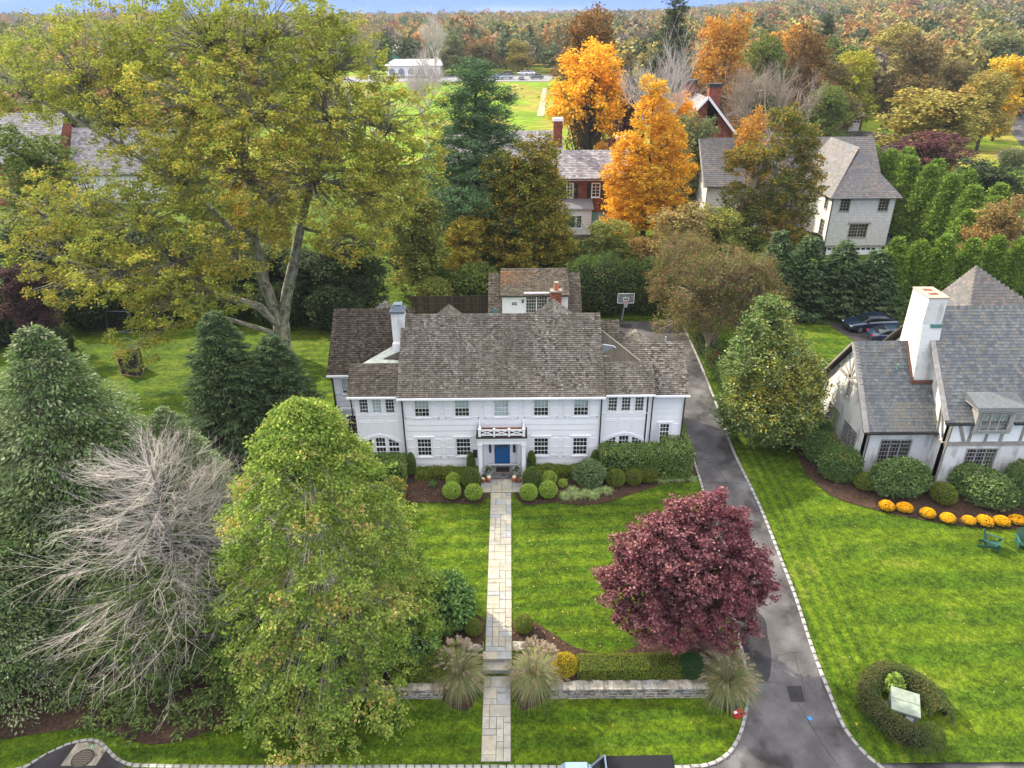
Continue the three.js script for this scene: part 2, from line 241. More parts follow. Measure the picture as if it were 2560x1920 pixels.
// driveway
const driveRight = [[16.3, -63.6], [16.0, -56], [15.73, -51.4], [15.41, -47], [14.86, -40.3], [14.79, -37.4], [14.81, -34.1], [14.68, -30.6], [14.53, -27.4], [14.25, -24.4], [14.14, -22], [14.15, -20.25], [14.5, -19.2], [15.05, -18.4]];
const driveLeft = [[12.2, -41.5], [11.97, -39.8], [11.77, -36.2], [11.45, -31.5], [11.05, -27], [10.63, -22.4], [10.15, -21.1], [9.5, -19.9], [8.78, -19.13], [7.9, -18.72], [7.2, -18.66]];
{
  const r = curvePts(driveRight, 50), l = curvePts(driveLeft, 36);
  const g = drape([...r, [15.05, -18.3], [7.2, -18.3], ...l.slice().reverse(), [12.4, -44], [12.5, -50], [6, -50.5], [6, -63.4], [14.5, -63.55]], 0.03, 0.9);
  struct('driveway', g, M.asphalt, 'grey asphalt driveway running past the white house');
  struct('driveway_patch', drape([[12.34, -22.33], [13.03, -22.37], [12.91, -21.55], [12.26, -21.56]], 0.036, 0.5), M.asphaltDark, 'darker square asphalt repair on the driveway');
  // dark sealed / damp stain as a patch of its own colour
  struct('driveway_stain', drape(curvePts([[10.95, -26.6], [11.9, -26.9], [12.5, -26.2], [12.35, -25.1], [12.2, -24.1], [11.9, -23.2], [11.55, -22.6], [11.1, -22.5], [10.85, -23.2], [11.0, -24.6]], 40, true), 0.034, 0.5), std(S(0.07, 0.07, 0.076), 0.9, { map: M.asphalt.map }), 'dark damp stain on the driveway asphalt');
  // cracks
  const k = new GB(), rr = mulberry(77);
  for (const [a, b, w] of [[[12.55, -21.5], [13.2, -18.6], 0.022], [[11.0, -22.6], [12.2, -22.5], 0.018], [[11.2, -23.9], [13.9, -24.2], 0.014], [[12.6, -33], [14.2, -32.7], 0.02], [[12.2, -36.8], [14.5, -36.6], 0.03], [[13.2, -38.6], [13.4, -36.7], 0.02], [[12.1, -39.4], [14.8, -39.5], 0.03], [[13.0, -21.5], [13.3, -24.2], 0.014]]) {
    let prev = null; for (let i = 0; i <= 14; i++) { const t = i / 14, x = lerp(a[0], b[0], t) + (rr() - 0.5) * 0.14 * sin(t * PI), z = lerp(a[1], b[1], t) + (rr() - 0.5) * 0.12 * sin(t * PI), y = ground(x, z) + 0.037; const ww = w * (0.5 + rr()); const nx = -(b[1] - a[1]), nz = b[0] - a[0], l2 = hypot(nx, nz); const q = [[x - nx / l2 * ww / 2, y, z - nz / l2 * ww / 2], [x + nx / l2 * ww / 2, y, z + nz / l2 * ww / 2]]; if (prev) k.quad(prev[0], prev[1], q[1], q[0]); prev = q; }
  }
  const cr = struct('driveway_crack', k.build(), std(S(0.02, 0.02, 0.02), 1), 'fine cracks across the driveway asphalt'); cr.userData.kind = 'structure';
  struct('paint_mark', drape([[12.7, -20.82], [12.9, -20.86], [12.93, -20.7], [12.78, -20.66]], 0.036, 0.5), std(S(0.02, 0.2, 0.6), 0.8), 'small blue survey paint mark on the driveway');
  // street
  struct('street', sheet(lines([[-60, 60, 4]]), lines([[-18.95, -6, 2]]), (x, z) => -1.42, 1), M.asphalt, 'asphalt street along the front kerb');
}
// kerbs: courses of granite blocks
const blockMats = [0.44, 0.5, 0.38, 0.47].map((v) => std(S(v * 0.96, v * 0.93, v * 0.88), 0.85, { map: M.stone.map, bumpMap: M.stone.bumpMap, bumpScale: 0.006 }));
const blockGeo = (() => { const r = mulberry(5), out = []; for (let k = 0; k < 5; k++) { const g = new GB(), j = () => (r() - 0.5) * 0.08; const c = 0.44, f = [[-0.5, -0.5, 0.5], [0.5, -0.5, 0.5], [0.5 - 0.04 + j(), 0.5, c + j() * 0.4], [-0.5 + 0.04 + j(), 0.5, c + j() * 0.4]], b = [[-0.5, -0.5, -0.5], [0.5, -0.5, -0.5], [0.5 - 0.04 + j(), 0.5, -c + j() * 0.4], [-0.5 + 0.04 + j(), 0.5, -c + j() * 0.4]]; out.push(g.hexa(f, b).build()); } return out; })();
function kerb(name, label, pts, step, width, high, depth) {
  const grp = new THREE.Group(); grp.name = numbered(name); grp.userData = { kind: 'structure', label }; scene.add(grp);
  const c = new THREE.CatmullRomCurve3(pts.map(([x, z]) => V(x, 0, z)), false, 'centripetal'), n = floor(c.getLength() / step), r = mulberry(n * 7 + 3), q = c.getSpacedPoints(n);
  for (let i = 0; i < n; i++) {
    const a = q[i], b = q[i + 1], m = new THREE.Mesh(blockGeo[floor(r() * 5)], blockMats[floor(r() * 4)]); m.name = 'block'; m.castShadow = m.receiveShadow = true;
    const x = (a.x + b.x) / 2, z = (a.z + b.z) / 2; m.position.set(x, ground(x, z) + high - depth / 2 + (r() - 0.5) * 0.02, z); m.rotation.set((r() - 0.5) * 0.06, -atan2(b.z - a.z, b.x - a.x) + (r() - 0.5) * 0.06, 0); m.scale.set(a.distanceTo(b) - 0.018, depth, width * (0.9 + r() * 0.2)); grp.add(m);
  }
}
kerb('kerb', 'granite block kerb along the right side of the driveway', driveRight, 0.42, 0.17, 0.09, 0.24);
kerb('kerb', 'granite block kerb along the lawn side of the driveway', driveLeft.slice(1), 0.36, 0.15, 0.09, 0.24);
kerb('kerb', 'granite block kerb along the street edge', [[-15.8, -18.94], [-12, -18.84], [-7, -18.81], [-0.6, -18.75], [4, -18.7], [7.2, -18.68]], 0.34, 0.17, 0.02, 0.26);
kerb('kerb', 'granite block kerb curving round the street drain', [[-24.5, -18.8], [-20.6, -18.78], [-20.25, -18.87], [-19.6, -19.43], [-18.92, -19.87], [-18.47, -20.02], [-17.95, -20.05], [-17.55, -19.89], [-17.1, -19.58], [-16.62, -19.24], [-16.17, -19.04], [-15.8, -18.94]], 0.3, 0.15, 0.04, 0.26);
{ // street drain inside its bay
  const s = thing('storm_drain', 'round iron storm drain grate set in a stained concrete slab', 'drain', [-17.95, -1.34, -19.3]);
  struct('drain_apron', (() => { const g = drape([[-20.1, -18.7], [-19.6, -19.35], [-18.92, -19.8], [-18.47, -19.94], [-17.95, -19.97], [-17.6, -19.82], [-17.15, -19.5], [-16.67, -19.15], [-16.2, -18.95], [-15.9, -18.7]], 0, 0.4); const p = g.attributes.position; for (let i = 0; i < p.count; i++) p.setY(i, baseY(-19.9) + 0.055); return g; })(), M.asphaltDark, 'dark asphalt bay around the street drain');
  const top = baseY(-19.9) + 0.075 + 1.34;
  part('slab', new GB().poly([[-0.72, top, 0.45], [0.72, top, 0.45], [0.8, top, -0.23], [0.05, top, -0.66], [-0.6, top, -0.56]], [0, -0.12, 0]).build(), std(S(0.4, 0.36, 0.28), 0.95, { map: M.stone.map }), s);
  const ring = new THREE.RingGeometry(0.37, 0.44, 36); ring.rotateX(-PI / 2); ring.translate(0.03, top + 0.012, 0.15); part('rim', ring, M.iron, s);
  const pit = new THREE.CircleGeometry(0.37, 32); pit.rotateX(-PI / 2); pit.translate(0.03, top + 0.004, 0.15); part('pit', pit, std(S(0.004, 0.004, 0.004), 1), s);
  const gr = new GB(), gm = std(S(0.16, 0.13, 0.1), 0.7);
  for (let i = -4; i <= 4; i++) { const o = i * 0.08, l = sqrt(0.37 * 0.37 - o * o); gr.bar([0.03 + o, top + 0.014, 0.15 - l], [0.03 + o, top + 0.014, 0.15 + l], 0.022, 0.02); gr.bar([0.03 - l, top + 0.013, 0.15 + o], [0.03 + l, top + 0.013, 0.15 + o], 0.022, 0.018); }
  part('grate', gr.build(), gm, s);
  part('paint_mark', new GB().bar([0.18, top + 0.005, -0.2], [0.1, top + 0.005, -0.5], 0.03, 0.006).build(), std(S(0.1, 0.6, 0.25), 0.8), s);
}
// beds
function bed(label, pts, n = 60) { return struct('mulch_bed', drape(curvePts(pts, n, true), 0.045, 0.5), M.mulch, label); }
bed('brown mulch bed left of the front door', [[-9.9, -38.3], [-9.9, -35.2], [-7.15, -34.76], [-5.88, -34.97], [-3.95, -34.98], [-2.74, -34.85], [-2.07, -34.85], [-1.6, -35.3], [-1.48, -35.84], [-1.75, -37.2], [-1.9, -38.4], [-6, -38.5]]);
bed('brown mulch bed right of the front door', [[0.1, -35.78], [0.38, -35.04], [0.71, -34.7], [2.4, -34.92], [3.72, -34.69], [5.1, -34.74], [6.55, -35.31], [8.06, -36.03], [9.59, -36.67], [11.5, -36.97], [11.8, -37.6], [11.9, -40.3], [6, -38.4], [0.5, -38.4], [0.3, -37.2]]);
bed('dark mulch bed beside the street under the yews', [[-32, -19.95], [-26, -19.95], [-21.95, -20.07], [-20.15, -20.4], [-17.9, -20.6], [-16.82, -20.16], [-15.53, -19.8], [-14.27, -19.93], [-12.84, -20.55], [-11.99, -21.28], [-11.7, -21.96], [-9.5, -22.8], [-9.4, -30], [-14, -34], [-24, -36], [-34, -34]], 90);
bed('mulch bed curving under the purple maple', [[-0.02, -25.85], [0.97, -25.68], [1.92, -24.91], [2.84, -24.16], [3.69, -23.84], [4.77, -23.78], [5.7, -24.13], [6.47, -24.95], [7.7, -26.2], [8.9, -26.6], [10.3, -25], [10.4, -22.6], [9.9, -21.2], [9.2, -21.2], [8.6, -21.7], [8.4, -22.15], [2.2, -22.15], [0.4, -21.2], [0.2, -21.3], [0.1, -23]], 80);
bed('mulch bed left of the stone steps', [[-1.5, -25.85], [-2.2, -26.4], [-3.4, -27.2], [-5.5, -27.3], [-9.2, -27], [-9.3, -22.2], [-3.6, -22.12], [-2.8, -21.4], [-2.0, -21.3], [-1.65, -22.4], [-1.5, -24]], 70);
bed('mulch bed along the half-timbered house', [[19.4, -43], [19.1, -40.65], [18.78, -38.06], [19.07, -36.22], [19.72, -35.19], [20.8, -34.5], [21.83, -34.0], [22.65, -33.66], [23.79, -33.25], [25.03, -32.95], [26.18, -32.65], [28, -32.38], [30, -32.45], [34, -33], [34, -36.1], [26, -36.1], [22, -37], [21.5, -43]], 90);
// ---------- vegetation ----------
// a cloud of leaves: every leaf is a small folded rhombus; colours are the leaf's own, except painted holly highlights
class Leaves {
  constructor(cap) { this.p = new Float32Array(cap * 12); this.c = new Float32Array(cap * 12); this.n = 0; this.cap = cap; }
  add(x, y, z, dx, dy, dz, len, wid, nx, ny, nz, r, g, b, fold = 0.12) { // (d) leaf axis, (n) rough face normal
    if (this.n >= this.cap) return;
    let l = hypot(dx, dy, dz) || 1; dx /= l; dy /= l; dz /= l;
    let sx = dy * nz - dz * ny, sy = dz * nx - dx * nz, sz = dx * ny - dy * nx; l = hypot(sx, sy, sz); if (l < 1e-4) { sx = -dz; sy = 0.3; sz = dx; l = hypot(sx, sy, sz); } sx *= wid / 2 / l; sy *= wid / 2 / l; sz *= wid / 2 / l;
    const o = this.n * 12, p = this.p, hx = dx * len, hy = dy * len, hz = dz * len, f = fold * len;
    p[o] = x; p[o + 1] = y; p[o + 2] = z;
    p[o + 3] = x + hx * 0.48 + sx + nx * f; p[o + 4] = y + hy * 0.48 + sy + ny * f; p[o + 5] = z + hz * 0.48 + sz + nz * f;
    p[o + 6] = x + hx; p[o + 7] = y + hy; p[o + 8] = z + hz;
    p[o + 9] = x + hx * 0.48 - sx + nx * f; p[o + 10] = y + hy * 0.48 - sy + ny * f; p[o + 11] = z + hz * 0.48 - sz + nz * f;
    for (let k = 0; k < 12; k += 3) { this.c[o + k] = r; this.c[o + k + 1] = g; this.c[o + k + 2] = b; }
    this.n++;
  }
  build() {
    const n = this.n, g = new THREE.BufferGeometry(), idx = new Uint32Array(n * 6);
    for (let i = 0; i < n; i++) { const a = i * 4, o = i * 6; idx[o] = a; idx[o + 1] = a + 1; idx[o + 2] = a + 2; idx[o + 3] = a; idx[o + 4] = a + 2; idx[o + 5] = a + 3; }
    g.setAttribute('position', new THREE.BufferAttribute(this.p.slice(0, n * 12), 3)); g.setAttribute('color', new THREE.BufferAttribute(this.c.slice(0, n * 12), 3)); g.setIndex(new THREE.BufferAttribute(idx, 1)); return g;
  }
}
const gauss = (r) => (r() + r() + r() + r() - 2) * 0.87;
function unit(r) { const z = r() * 2 - 1, a = r() * 2 * PI, s = sqrt(1 - z * z); return [s * cos(a), z, s * sin(a)]; }
const mixc = (a, b, t) => [lerp(a[0], b[0], t), lerp(a[1], b[1], t), lerp(a[2], b[2], t)];
// pick a colour from a palette [[weight, r, g, b], ...]; q in 0..1
function pick(pal, q) { let s = 0; for (const p of pal) s += p[0]; q *= s; for (const p of pal) { q -= p[0]; if (q <= 0) return [p[1], p[2], p[3]]; } const l = pal[pal.length - 1]; return [l[1], l[2], l[3]]; }
function leafClump(L, r, cx, cy, cz, rad, n, o, tint) { // o: leaf, pal, flat, up
  for (let i = 0; i < n; i++) {
    const x = cx + gauss(r) * rad, y = cy + gauss(r) * rad * (o.flat ?? 0.7), z = cz + gauss(r) * rad;
    const [nx0, ny0, nz0] = unit(r), up = o.up ?? 0.6, nx = nx0, ny = ny0 + up, nz = nz0, nl = hypot(nx, ny, nz) || 1, a = r() * 2 * PI, s = o.leaf * (0.65 + 0.7 * r());
    const c = pick(o.pal, clamp(tint + (r() - 0.5) * (o.mix ?? 0.6))), k = 0.72 + 0.56 * r();
    L.add(x, y, z, cos(a), -(o.hang ?? 0.25) + (r() - 0.5) * 0.6, sin(a), s, s * (o.wide ?? 0.62), nx / nl, ny / nl, nz / nl, c[0] * k, c[1] * k, c[2] * k);
  }
}
function limbPath(r, a, b, bend, n = 4) { const pts = [], m = [(r() - 0.5) * bend, (r() - 0.2) * bend * 0.6, (r() - 0.5) * bend]; for (let i = 0; i <= n; i++) { const t = i / n, s = sin(t * PI); pts.push([lerp(a[0], b[0], t) + m[0] * s + (i && i < n ? (r() - 0.5) * bend * 0.2 : 0), lerp(a[1], b[1], t) + m[1] * s, lerp(a[2], b[2], t) + m[2] * s + (i && i < n ? (r() - 0.5) * bend * 0.2 : 0)]); } return pts; }
// broadleaf: stems are polylines with radii, lobes are ellipsoids of foliage
function broadTree(o) {
  const r = mulberry(o.seed), wood = new GB(), L = new Leaves(o.clumps * o.leaves + 10), stemPts = [];
  for (const st of o.stems) { wood.tube(st.map((q) => q.slice(0, 3)), st.map((q) => q[3]), 8); for (let i = 0; i < st.length - 1; i++) for (let k = 0; k < 6; k++) { const t = k / 6; stemPts.push([0, 1, 2, 3].map((j) => lerp(st[i][j], st[i + 1][j], t))); } }
  const vol = o.lobes.map((l) => pow(l[3] * l[4] * l[5], 0.72)), sum = vol.reduce((a, b) => a + b, 0);
  o.lobes.forEach((lb, li) => {
    let best = null, bd = 1e9; for (const s of stemPts) { if (s[1] > lb[1] + lb[4] * 0.2) continue; const d = hypot(s[0] - lb[0], (s[1] - lb[1]) * 0.8, s[2] - lb[2]); if (d < bd) { bd = d; best = s; } }
    best = best ?? stemPts[0]; const end = [lb[0], lb[1] - lb[4] * 0.15, lb[2]], lim = limbPath(r, best, end, bd * 0.18, 5), r0 = min(best[3] * 0.7, 0.035 + bd * 0.022) * (o.limb ?? 1);
    wood.tube(lim, lim.map((_, i) => lerp(r0, r0 * 0.3, i / 5)), 6);
    const n = Math.round(o.clumps * vol[li] / sum), tl = o.tint ? o.tint(lb, r) : r();
    for (let i = 0; i < n; i++) {
      const d = unit(r), rough = (o.rough0 ?? 0.72) + (o.rough1 ?? 0.55) * noise3(d[0] * 2.1 + li * 5.1, d[1] * 2.1 + 3, d[2] * 2.1 + o.seed), k = (r() < (o.shell ?? 0.7) ? lerp(0.72, 1.04, r()) : sqrt(r()) * 0.75) * rough;
      const c = [lb[0] + d[0] * lb[3] * k, lb[1] + d[1] * lb[4] * k, lb[2] + d[2] * lb[5] * k];
      if (o.floor !== undefined && c[1] < o.floor) continue;
      if (!(o.twigs === 0)) { const s = lim[2 + floor(r() * 4)], m = [lerp(s[0], c[0], 0.55) + (r() - 0.5) * 0.5, lerp(s[1], c[1], 0.5) + 0.2, lerp(s[2], c[2], 0.55) + (r() - 0.5) * 0.5], tr = (o.twig ?? 0.022) * (0.6 + r()); if (r() < (o.twigs ?? 0.6)) wood.tube([s.slice(0, 3), m, c], [tr, tr * 0.7, tr * 0.25], 3, null, false); }
      const tint = clamp(lerp(tl, noise3(c[0] * 0.35, c[1] * 0.35, c[2] * 0.35 + o.seed) * 1.6 - 0.3, 0.6) + (r() - 0.5) * 0.25);
      leafClump(L, r, c[0], c[1], c[2], (o.clumpR ?? 0.55) * (0.7 + 0.6 * r()), o.leaves, o, tint);
    }
  });
  if (o.bare) for (let i = 0; i < o.bare; i++) { const lb = o.lobes[floor(r() * o.lobes.length)], d = unit(r); let best = stemPts[floor(r() * stemPts.length)]; const e = [lb[0] + d[0] * lb[3] * 1.08, lb[1] + abs(d[1]) * lb[4] * 1.08, lb[2] + d[2] * lb[5] * 1.08], p = limbPath(r, best, e, 1.2, 4); wood.tube(p, p.map((_, k) => lerp(0.05, 0.008, k / 4) * (o.bareR ?? 1)), 4, null, false); }
  return { wood: wood.build(), crown: L.build() };
}
function plant(name, label, cat, pos, geo, bark, leaf, turn = 0, group) { const t = thing(name, label, cat, pos, turn, group); if (geo.wood) part('trunk', geo.wood, bark, t); const c = stuffPart('crown', geo.crown, leaf, t); return t; }
// conifer: whorls of drooping branches set with shoots
function conifer(o) { // h, rad(t) -> branch reach, levels, per, shoots, shoot, pal
  const r = mulberry(o.seed), wood = new GB(), L = new Leaves(o.cap ?? 90000);
  const lean = o.lean ?? [0, 0]; wood.tube([[0, -0.2, 0], [lean[0] * 0.5, o.h * 0.5, lean[1] * 0.5], [lean[0], o.h, lean[1]]], [o.tr ?? o.h * 0.018, (o.tr ?? o.h * 0.018) * 0.6, 0.01], 7);
  for (let lv = 0; lv < o.levels; lv++) {
    const t = (lv + r() * 0.6) / o.levels, y = lerp(o.y0 ?? 0.3, o.h * 0.985, t), R = o.rad(t), nb = max(3, Math.round(o.per * (0.45 + 0.55 * R / o.rmax)));
    for (let b = 0; b < nb; b++) {
      const az = b / nb * 2 * PI + lv * 2.4 + (r() - 0.5) * 0.7, reach = R * (0.72 + 0.45 * r()), dr = (o.droop ?? 0.2) * reach * (0.6 + 0.8 * r()), lift = (o.lift ?? 0) * reach;
      const tint = r(), at = (s) => [lean[0] * t + cos(az) * reach * s, y + lift * s - dr * s * s + (o.tip ?? 0.1) * reach * s * s * s, lean[1] * t + sin(az) * reach * s];
      wood.tube([at(0), at(0.5), at(1)], [0.02 + reach * 0.009, 0.012 + reach * 0.004, 0.004], 3, null, false);
      const n = Math.round(o.shoots * (0.3 + reach / o.rmax));
      for (let i = 0; i < n; i++) {
        const s = o.inner + (1.02 - o.inner) * pow(r(), 0.7), p = at(s), side = (r() - 0.5) * 2, w = (o.fan ?? 0.28) * reach * (1.15 - s) * side + (r() - 0.5) * 0.12;
        const px = p[0] - sin(az) * w, pz = p[2] + cos(az) * w, py = p[1] + (r() - 0.6) * (o.thick ?? 0.16) - abs(w) * 0.25, aa = az + side * 0.9 + (r() - 0.5) * 0.6, len = o.shoot * (0.6 + 0.8 * r());
        const c = pick(o.pal, clamp(tint + (r() - 0.5) * 0.7)), k = 0.7 + 0.6 * r(), [ux, uy, uz] = unit(r);
        L.add(px, py, pz, cos(aa), (o.hang ?? -0.25) + (r() - 0.5) * (o.wild ?? 0.5), sin(aa), len, len * (o.wide ?? 0.3), ux * 0.5, 1 + uy * 0.5, uz * 0.5, c[0] * k, c[1] * k, c[2] * k, 0.05);
      }
    }
  }
  return { wood: wood.build(), crown: L.build() };
}
// bare branching tree
function bareTree(o) {
  const r = mulberry(o.seed), wood = new GB();
  (function grow(p, d, len, rad, depth) {
    const n = depth > 2 ? 4 : 3, pts = [p]; let q = p, dir = d;
    for (let i = 0; i < n; i++) { const u = unit(r); dir = [dir[0] + u[0] * 0.16, dir[1] + u[1] * 0.14 + (o.up ?? 0.05), dir[2] + u[2] * 0.16]; const l = hypot(...dir); dir = dir.map((v) => v / l); q = [q[0] + dir[0] * len / n, q[1] + dir[1] * len / n, q[2] + dir[2] * len / n]; pts.push(q); }
    wood.tube(pts, pts.map((_, i) => lerp(rad, rad * 0.62, i / n)), depth > 3 ? 7 : depth > 1 ? 4 : 3, null, false);
    if (depth <= 0) return;
    const kids = depth > 3 ? o.kids ?? 3 : (o.fork ?? 3) + (r() < 0.4 ? 1 : 0);
    for (let k = 0; k < kids; k++) { const i = depth > 3 ? n : 1 + floor(r() * n), u = unit(r), sp = o.spread ?? 0.75; const dd = [dir[0] + u[0] * sp, dir[1] + u[1] * sp * 0.7 + 0.1, dir[2] + u[2] * sp], l = hypot(...dd); grow(pts[min(i, n)], dd.map((v) => v / l), len * (0.62 + 0.25 * r()), rad * (0.5 + 0.12 * r()), depth - 1); }
  })([0, -0.2, 0], [0, 1, 0], o.h * (o.first ?? 0.32), o.r ?? o.h * 0.018, o.depth ?? 5);
  return { wood: wood.build() };
}
// clipped shrub: leaf shell over any star-shaped surface function f(dir) -> radius
function shellShrub(o) { // shape(u,v,r) -> [pos, normal]; n leaves
  const r = mulberry(o.seed), L = new Leaves(o.n + 5);
  for (let i = 0; i < o.n; i++) {
    const [p, nn] = o.shape(r), dep = -abs(gauss(r)) * (o.depth ?? 0.05) + (r() < 0.08 ? r() * (o.fuzz ?? 0.05) : 0), u = unit(r), nx = nn[0] * 0.8 + u[0], ny = nn[1] * 0.8 + u[1] + 0.25, nz = nn[2] * 0.8 + u[2], nl = hypot(nx, ny, nz) || 1, a = unit(r), s = o.leaf * (0.6 + 0.8 * r());
    const bump = (noise3(p[0] * (o.nf ?? 3), p[1] * (o.nf ?? 3), p[2] * (o.nf ?? 3) + o.seed) - 0.5) * (o.rough ?? 0.08), c = pick(o.pal, clamp(noise3(p[0] * 1.7, p[1] * 1.7, p[2] * 1.7 + o.seed) * 1.5 - 0.25 + (r() - 0.5) * 0.6)), k = 0.7 + 0.6 * r();
    L.add(p[0] + nn[0] * (dep + bump), p[1] + nn[1] * (dep + bump), p[2] + nn[2] * (dep + bump), a[0] + nn[0] * 0.5, a[1] + nn[1] * 0.5 + 0.1, a[2] + nn[2] * 0.5, s, s * (o.wide ?? 0.6), nx / nl, ny / nl, nz / nl, c[0] * k, c[1] * k, c[2] * k);
  }
  return L.build();
}
const ballShape = (rx, ry, rz, cy, low = -0.75) => (r) => { let d; do d = unit(r); while (d[1] < low); const n = [d[0] / rx, d[1] / ry, d[2] / rz], l = hypot(...n); return [[d[0] * rx, cy + d[1] * ry, d[2] * rz], n.map((v) => v / l)]; };
const slabShape = (x0, y0, z0, x1, y1, z1, rd = 0.15) => { // rounded box without its underside
  const w = x1 - x0, h = y1 - y0, d = z1 - z0, A = [w * d, w * h, w * h, d * h, d * h], s = A.reduce((a, b) => a + b, 0);
  return (r) => { let q = r() * s, f = 0; while (f < 4 && q > A[f]) q -= A[f++]; const a = r(), b = r(); let p, n;
    if (f === 0) { p = [x0 + a * w, y1, z0 + b * d]; n = [0, 1, 0]; } else if (f === 1) { p = [x0 + a * w, y0 + b * h, z1]; n = [0, 0, 1]; } else if (f === 2) { p = [x0 + a * w, y0 + b * h, z0]; n = [0, 0, -1]; } else if (f === 3) { p = [x0, y0 + a * h, z0 + b * d]; n = [-1, 0, 0]; } else { p = [x1, y0 + a * h, z0 + b * d]; n = [1, 0, 0]; }
    const c = [clamp(p[0], x0 + rd, x1 - rd), min(p[1], y1 - rd), clamp(p[2], z0 + rd, z1 - rd)], v = [p[0] - c[0], p[1] - c[1], p[2] - c[2]], l = hypot(...v); if (l > 1e-4) { n = v.map((k) => k / l); p = c.map((k, i) => k + n[i] * rd); } return [p, n]; };
};
function shrub(name, label, cat, pos, geo, core, leaf, group, turn = 0) { const t = thing(name, label, cat, pos, turn, group); if (core) part('stems', core, M.hedgeCore, t); stuffPart('foliage', geo, leaf, t); return t; }
M.hedgeCore = std(S(0.022, 0.026, 0.014), 1);
const ballCore = (rx, ry, rz, cy) => { const g = new THREE.IcosahedronGeometry(1, 2); g.scale(rx * 0.9, ry * 0.9, rz * 0.9); g.translate(0, cy, 0); return g; };

// leaf palettes (base colours; holly also holds painted highlights)
const PAL = {
  oak: [[3, 0.26, 0.31, 0.05], [3, 0.38, 0.39, 0.06], [2, 0.52, 0.45, 0.07], [1, 0.52, 0.32, 0.06], [1, 0.18, 0.24, 0.045]],
  spruce: [[3, 0.06, 0.1, 0.04], [2, 0.09, 0.14, 0.055], [1, 0.04, 0.07, 0.03]],
  hemlock: [[2, 0.17, 0.22, 0.095], [2, 0.11, 0.175, 0.05], [2, 0.07, 0.135, 0.035], [1, 0.3, 0.33, 0.19]],
  cypress: [[2, 0.15, 0.24, 0.04], [3, 0.25, 0.34, 0.055], [2.8, 0.36, 0.41, 0.085], [0.7, 0.58, 0.42, 0.17], [0.4, 0.55, 0.33, 0.1]],
  red: [[2, 0.16, 0.04, 0.055], [3, 0.22, 0.085, 0.095], [2, 0.32, 0.16, 0.155], [1, 0.12, 0.025, 0.035]],
  holly: [[3, 0.1, 0.16, 0.04], [2, 0.16, 0.22, 0.06], [0.8, 0.34, 0.37, 0.18], [0.5, 0.3, 0.26, 0.03]],  // palest tone paints light highlights into the foliage
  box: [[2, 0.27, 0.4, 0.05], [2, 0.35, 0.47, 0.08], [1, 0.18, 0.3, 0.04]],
  boxDark: [[2, 0.1, 0.16, 0.03], [2, 0.14, 0.2, 0.04], [1, 0.065, 0.11, 0.022]],
  hedge: [[2, 0.12, 0.2, 0.045], [2, 0.16, 0.24, 0.06], [1, 0.28, 0.33, 0.13], [1, 0.06, 0.11, 0.03]],
  yew: [[2, 0.14, 0.19, 0.026], [2, 0.19, 0.22, 0.03], [1, 0.09, 0.13, 0.022]],
  gold: [[2, 0.42, 0.34, 0.018], [2, 0.5, 0.38, 0.025], [1, 0.3, 0.28, 0.03]],
  arbor: [[2, 0.17, 0.27, 0.035], [2, 0.24, 0.34, 0.05], [1.4, 0.11, 0.19, 0.03]],
  rhodo: [[2, 0.1, 0.19, 0.045], [2, 0.16, 0.27, 0.075], [1, 0.055, 0.11, 0.03]],
  orange: [[3, 0.78, 0.42, 0.03], [2.4, 0.82, 0.52, 0.045], [1.3, 0.68, 0.3, 0.03], [1.2, 0.6, 0.46, 0.05]],
  greengold: [[2.4, 0.18, 0.21, 0.03], [2, 0.28, 0.25, 0.035], [1.5, 0.48, 0.3, 0.035], [1.4, 0.11, 0.15, 0.03]],
  pine: [[2, 0.11, 0.19, 0.085], [2, 0.075, 0.145, 0.06], [1.4, 0.19, 0.27, 0.14]],
  scrag: [[2, 0.2, 0.18, 0.05], [2, 0.16, 0.17, 0.04], [1.4, 0.24, 0.1, 0.065], [1, 0.1, 0.125, 0.035]],
};
// ---------- buildings: tools ----------
function rectsMinus(x0, x1, y0, y1, holes) { // rectangle decomposition around holes [x0,x1,y0,y1]
  const ys = [...new Set([y0, y1, ...holes.flatMap((h) => [h[2], h[3]])])].filter((y) => y >= y0 && y <= y1).sort((a, b) => a - b), out = [];
  for (let i = 0; i < ys.length - 1; i++) {
    const a = ys[i], b = ys[i + 1], m = (a + b) / 2; if (b - a < 1e-4) continue; let x = x0;
    for (const h of holes.filter((q) => q[2] < m && q[3] > m).sort((p, q) => p[0] - q[0])) { if (h[0] > x + 1e-4) out.push([x, min(h[0], x1), a, b]); x = max(x, h[1]); }
    if (x < x1 - 1e-4) out.push([x, x1, a, b]);
  }
  return out;
}
